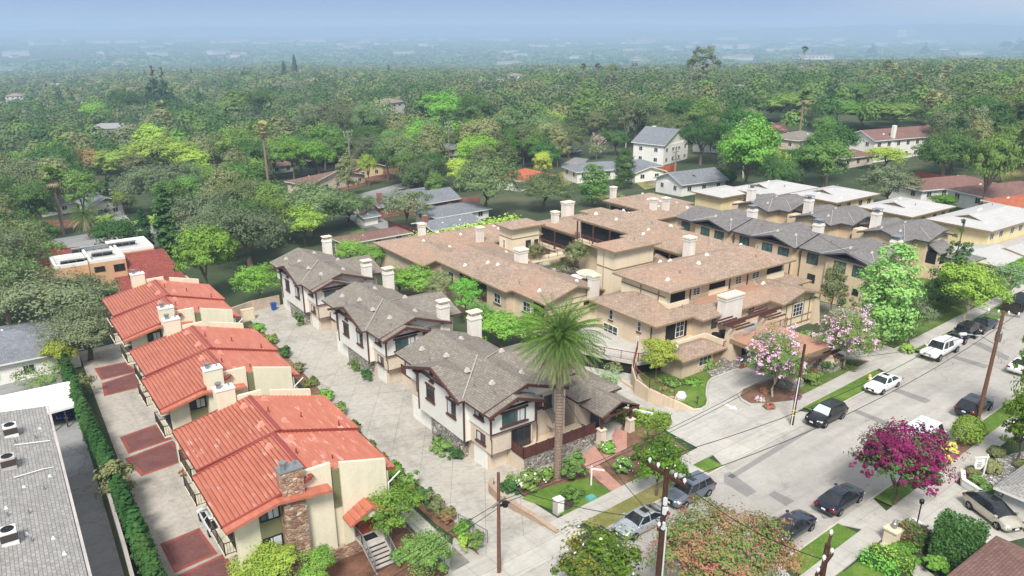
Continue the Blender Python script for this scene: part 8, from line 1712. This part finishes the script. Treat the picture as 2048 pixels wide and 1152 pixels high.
for _ in range(9000):
    x, y = far_spot(112, 330); kind, m, _w = KM[int(np.searchsorted(cumw/cumw[-1], r2.random()))]
    h = {'oak': r2.uniform(11, 18), 'round': r2.uniform(10, 18), 'tall': r2.uniform(11, 18), 'conifer': r2.uniform(12, 20), 'eucalypt': r2.uniform(13, 20), 'cypress': r2.uniform(9, 14), 'cedar': r2.uniform(12, 19)}[kind]
    rad = {'oak': h*r2.uniform(.5, .68), 'round': h*r2.uniform(.34, .48), 'tall': h*.26, 'conifer': h*.22, 'eucalypt': h*.27, 'cypress': h*.1, 'cedar': h*.38}[kind]
    if any(poly_in(x, y, q_) for q_ in NOGO) or any((x-a)**2+(y-b)**2 < (c+rad*.3)**2 for a, b, c in HOUSES) or not grid.ok(x, y, rad*.56): continue
    P = (x, y, gz(x, y))
    if blocked(P, h, rad): continue
    grid.add(x, y, rad*.56); spots.append((math.hypot(x, y), kind, P, h, rad, m))
spots.sort(key=lambda s: s[0])
for d_s, kind, P, h, rad, m in spots[:165]: tree(kind, P, h, rad, LBL[m], 'neighbourhood trees: '+m, m)
SPILL = spots[165:]
# ================================================================== FAR WOODS, FAR TOWN, HILLS, HAZE
def woods(name, spec, label):
    """spec: list of (x,y,z,h,r,n,leaf,shape,tone) -> one mesh of leaf clumps"""
    Vs, Mi = [], []
    for (x, y, z, h, r, n, lf, shp, tone) in spec:
        d = rng.normal(size=(n, 3)); d /= np.linalg.norm(d, axis=1, keepdims=True); d[:, 2] = np.abs(d[:, 2])*1.0-.25
        rr = .62+.42*rng.random((n, 1)); C = d*rr
        if shp == 1: t = rng.random((n, 1)); C = np.concatenate([d[:, :2]*(1-t)*.95, t*1.9-.75], axis=1)
        C = C*np.array([r, r, h*.5])+np.array([x, y, z+h*.52]); N = d*1.3+rng.normal(size=(n, 3))*.18+np.array([0, 0, .35])
        Vs.append(leafmesh(name, C, N, lf*(.6+.8*rng.random(n)), .75)); Mi.append(np.full(n, tone))
    V = np.concatenate(Vs); ms = [FOL[k] for k in ('oak', 'dark', 'mid', 'olive', 'conifer', 'bright', 'oakgrey')]
    me = quadmesh(name, V, ms); me.polygons.foreach_set('material_index', np.concatenate(Mi).astype(np.int32)); me.update()
    o = bpy.data.objects.new(name, me); COL.objects.link(o); return tag(o, label, 'woods', None, 'stuff')
# pale far houses and blocks
M['farwall'] = plain('far_pale_walls', (196,190,180), .9, var=.12, scale=.05); M['farroof'] = plain('far_roofs', (136,118,108), .9, var=.25, scale=.05); M['farroof2'] = plain('far_grey_roofs', (146,144,142), .9, var=.2, scale=.05)
def far_house(w_, d_c, h, roofm, flat):
    mb = MB(); mb.box(-w_/2, w_/2, -d_c/2, d_c/2, -3, h, 2)
    if flat: mb.box(-w_/2-.2, w_/2+.2, -d_c/2-.2, d_c/2+.2, h, h+.5, 0)
    else: roofsolid(mb, -w_/2-.5, w_/2+.5, -d_c/2-.5, d_c/2+.5, h+.2, .35, 'x', True, True, .2)
    for k in range(int(w_/4)): mb.box(-w_/2+1.2+k*4, -w_/2+2.6+k*4, -d_c/2-.05, -d_c/2, h-2.0, h-.8, 3)
    me = bpy.data.meshes.new('far_house'); me.from_pydata(mb.v, [], mb.f)
    for m in (roofm, roofm, 'farwall', 'glass'): me.materials.append(M[m])
    me.polygons.foreach_set('material_index', mb.m); me.update(); return me
FH = [far_house(16, 11, 3.2, 'farroof', False), far_house(20, 12, 3.2, 'farroof2', False), far_house(14, 12, 6.2, 'farroof', False), far_house(36, 18, 7, 'farroof2', True)]
FHP = []
for i in range(240):
    x, y = far_spot(450, 2600) if i < 130 else far_spot(2400, 8000)
    FHP.append((x, y))
    k = r2.choice((0, 0, 1, 1, 2)) if i < 140 else r2.choice((2, 3, 3)); o = bpy.data.objects.new('far_house', FH[k]); COL.objects.link(o); s_ = 1 if i < 130 else r2.uniform(1.6, 3.2)*max(1, math.hypot(x, y)/4500)
    o.location = (x, y, gz(x, y)+(2.0 if i < 130 else 4)); o.rotation_euler = (0, 0, r2.uniform(-.5, .5)); o.scale = (s_, s_, s_*.9)
    tag(o, 'pale house among the hazy trees of the valley', 'house', 'far houses in the valley')
def before_house(x, y):
    r = math.hypot(x, y); ux, uy = x/r, y/r
    for (a, b) in FHP:
        dx, dy = a-x, b-y; al = dx*ux+dy*uy; la = abs(dx*uy-dy*ux)
        if -14 < al < 70 and la < 15: return True
    return False
TN = [0, 0, 0, 1, 1, 2, 2, 6, 6, 1, 0, 3]
spec = []
for d_s, kind, P, h, rad, m in SPILL: spec.append((*P, h, rad, 520, .48, 1 if kind in ('conifer', 'cypress') else 0, {'oak': 0, 'oakgrey': 3, 'mid': 2, 'bright': 5, 'dark': 1, 'olive': 3, 'conifer': 4, 'lime': 5}[m]))
g2 = Grid(14)
for _ in range(9000):
    x, y = far_spot(326, 620)
    con = r2.random() < .001; h = r2.uniform(12, 24) if con else r2.uniform(10, 19); rad = h*.2 if con else h*r2.uniform(.44, .64)
    if not g2.ok(x, y, rad*.66) or before_house(x, y) or any((x-a)**2+(y-b)**2 < 90 for a, b, c in HOUSES): continue
    P = (x, y, gz(x, y))
    if blocked(P, h, rad): continue
    g2.add(x, y, rad*.74); spec.append((*P, h, rad, 420 if math.hypot(x, y) < 450 else 260, .62, int(con), 4 if con else r2.choice(TN)))
woods('middle_woods', spec, 'continuous tree canopy beyond the neighbourhood trees')
spec = []; g2 = Grid(22)
for _ in range(24000):
    x, y = far_spot(600, 2700); d = math.hypot(x, y); con = r2.random() < .001; h = r2.uniform(11, 16) if con else r2.uniform(7, 15); rad = h*.2 if con else h*r2.uniform(.42, .7)
    if mnoise.noise(Vector((x*.004, y*.004, 0))) > .28 and r2.random() < .6: continue
    if not g2.ok(x, y, rad*.74) or before_house(x, y): continue
    g2.add(x, y, rad*.74); spec.append((x, y, gz(x, y), h, rad, 110 if d < 1100 else 50, 1.1 if d < 1100 else 1.7, int(con), 4 if con else r2.choice(TN)))
woods('valley_woods', spec, 'hazy valley tree canopy in the distance')
spec = []
for _ in range(15000):
    x, y = far_spot(2500, 10500)
    if r2.random() > 5200/math.hypot(x, y): continue
    if before_house(x, y): continue
    if mnoise.noise(Vector((x*.0012, y*.0016, 3))) > .22: continue
    h = r2.uniform(8, 17); rad = r2.uniform(14, 36)*(.7+math.hypot(x, y)/6000); spec.append((x, y, gz(x, y)-1, h, rad, 30, 7.5, 0, r2.choice(TN)))
woods('plain_woods', spec, 'blue-grey tree masses on the far plain')
def far_block(px_, py_, w_, d_c, h, label, rz=.2):
    P = G(px_, py_); k_ = depth(P)/FPX; w_ *= .6*k_; d_c = w_*.45; h *= .62*k_; t = thing('far_block', P, label, 'building', None, rz); t['_w'] = [0, 0, 0]; mb = MB(); mb.box(-w_/2, w_/2, -d_c/2, d_c/2, -5, h); mb.build('wall', M['farwall'], t)
    mb = MB(); n = min(14, int(w_/6)); f = min(7, max(1, int(h/4.2)))
    for k in range(n):
        for j in range(f): mb.box(-w_/2+w_*(k+.25)/n, -w_/2+w_*(k+.8)/n, -d_c/2-.3, -d_c/2, h*(j+.35)/f, h*(j+.75)/f)
    mb.build('window_band', M['glass'], t); mb = MB(); mb.box(-w_/2-.4, w_/2+.4, -d_c/2-.4, d_c/2+.4, h, h+.8); mb.box(-w_/4, 0, -3, 3, h+.8, h+4); mb.build('roof', M['farroof2'], t)
for a in ((1808,83,70,40,36,'tall pale office block in the haze at upper right'), (1770,92,90,40,12,'low pale wing left of the tall office block'), (1860,88,110,40,10,'low pale wing right of the tall office block'), (1270,106,85,30,13,'long pale building in the hazy trees left of centre right'), (1430,100,60,30,12,'pale block in the haze, left of the wide pale cluster'), (1500,97,90,30,14,'wide pale building cluster in the haze'), (1580,104,80,30,13,'pale block beside the lone thin palm'), (1350,104,60,30,11,'small pale block in the haze'), (1985,74,120,50,14,'pale far block at the right horizon'), (1690,95,60,30,10,'pale block left of the office tower wings'), (1920,82,80,40,12,'pale block far right of the office tower'), (300,98,60,30,9,'pale block on the left plain'), (700,92,80,30,9,'pale block on the middle plain'), (380,76,90,40,10,'far pale shed on the left plain')): far_block(*a)
# distant hills
def hills(name, pts, base_d, tone):
    mb = MB()
    for (a, b) in zip(pts[:-1], pts[1:]):
        def col(p):
            r = ray(p[0], 50); hv = np.array([r[0], r[1]]); hv /= np.linalg.norm(hv); d = base_d; ztop = H+(50-p[1])/FPX*base_d*.97
            return [(hv[0]*(d-1700), hv[1]*(d-1700), -170), (hv[0]*(d-350), hv[1]*(d-350), -170+(ztop+150)*.62), (hv[0]*d, hv[1]*d, ztop), (hv[0]*(d+1200), hv[1]*(d+1200), -170)]
        A, B = col(a), col(b)
        for k in range(3): mb.poly([A[k], B[k], B[k+1], A[k+1]])
    o = mb.build(name, tone, None, True); return tag(o, kind='structure')
M['hill'] = grassmat('hazy_hillside', (70,84,62), (88,98,74), (110,108,86), .01)
def jag(x0, x1, n, f): return [(x0+(x1-x0)*k/n, f(x0+(x1-x0)*k/n)+3.2*mnoise.noise(Vector((x0+(x1-x0)*k/n, 7, 0))*.012)+1.2*mnoise.noise(Vector((k*.9, 3, 1)))) for k in range(n+1)]
hills('distant_hills', jag(-500, 2600, 120, lambda x: 55-3*math.exp(-((x-430)/120)**2)-5*math.exp(-((x-960)/260)**2)-5*math.exp(-((x-1300)/200)**2)+ (3 if x < 250 else 0)), 11800, M['hill'])
hills('near_ridge', jag(1250, 2700, 80, lambda x: 62-12*min(1, max(0, (x-1330)/420))-2*math.exp(-((x-1830)/120)**2)), 8600, M['hill'])
# ------------------------------------------------------------------ air
hm = bpy.data.materials.new('haze'); hm.use_nodes = True; ht = hm.node_tree; ht.nodes.remove(ht.nodes['Principled BSDF'])
pv = ht.nodes.new('ShaderNodeVolumePrincipled'); pv.inputs['Color'].default_value = HAZE_COL; pv.inputs['Density'].default_value = HAZE_D; pv.inputs['Anisotropy'].default_value = 0.0
ht.links.new(pv.outputs[0], ht.nodes['Material Output'].inputs['Volume'])
zlo = min(v[2] for v in tv)-40; zhi = H+42
mb = MB(); mb.box(-9500, 17500, -1700, 17500, min(zlo, -190), zhi); o = mb.build('haze', hm); tag(o, kind='stuff')
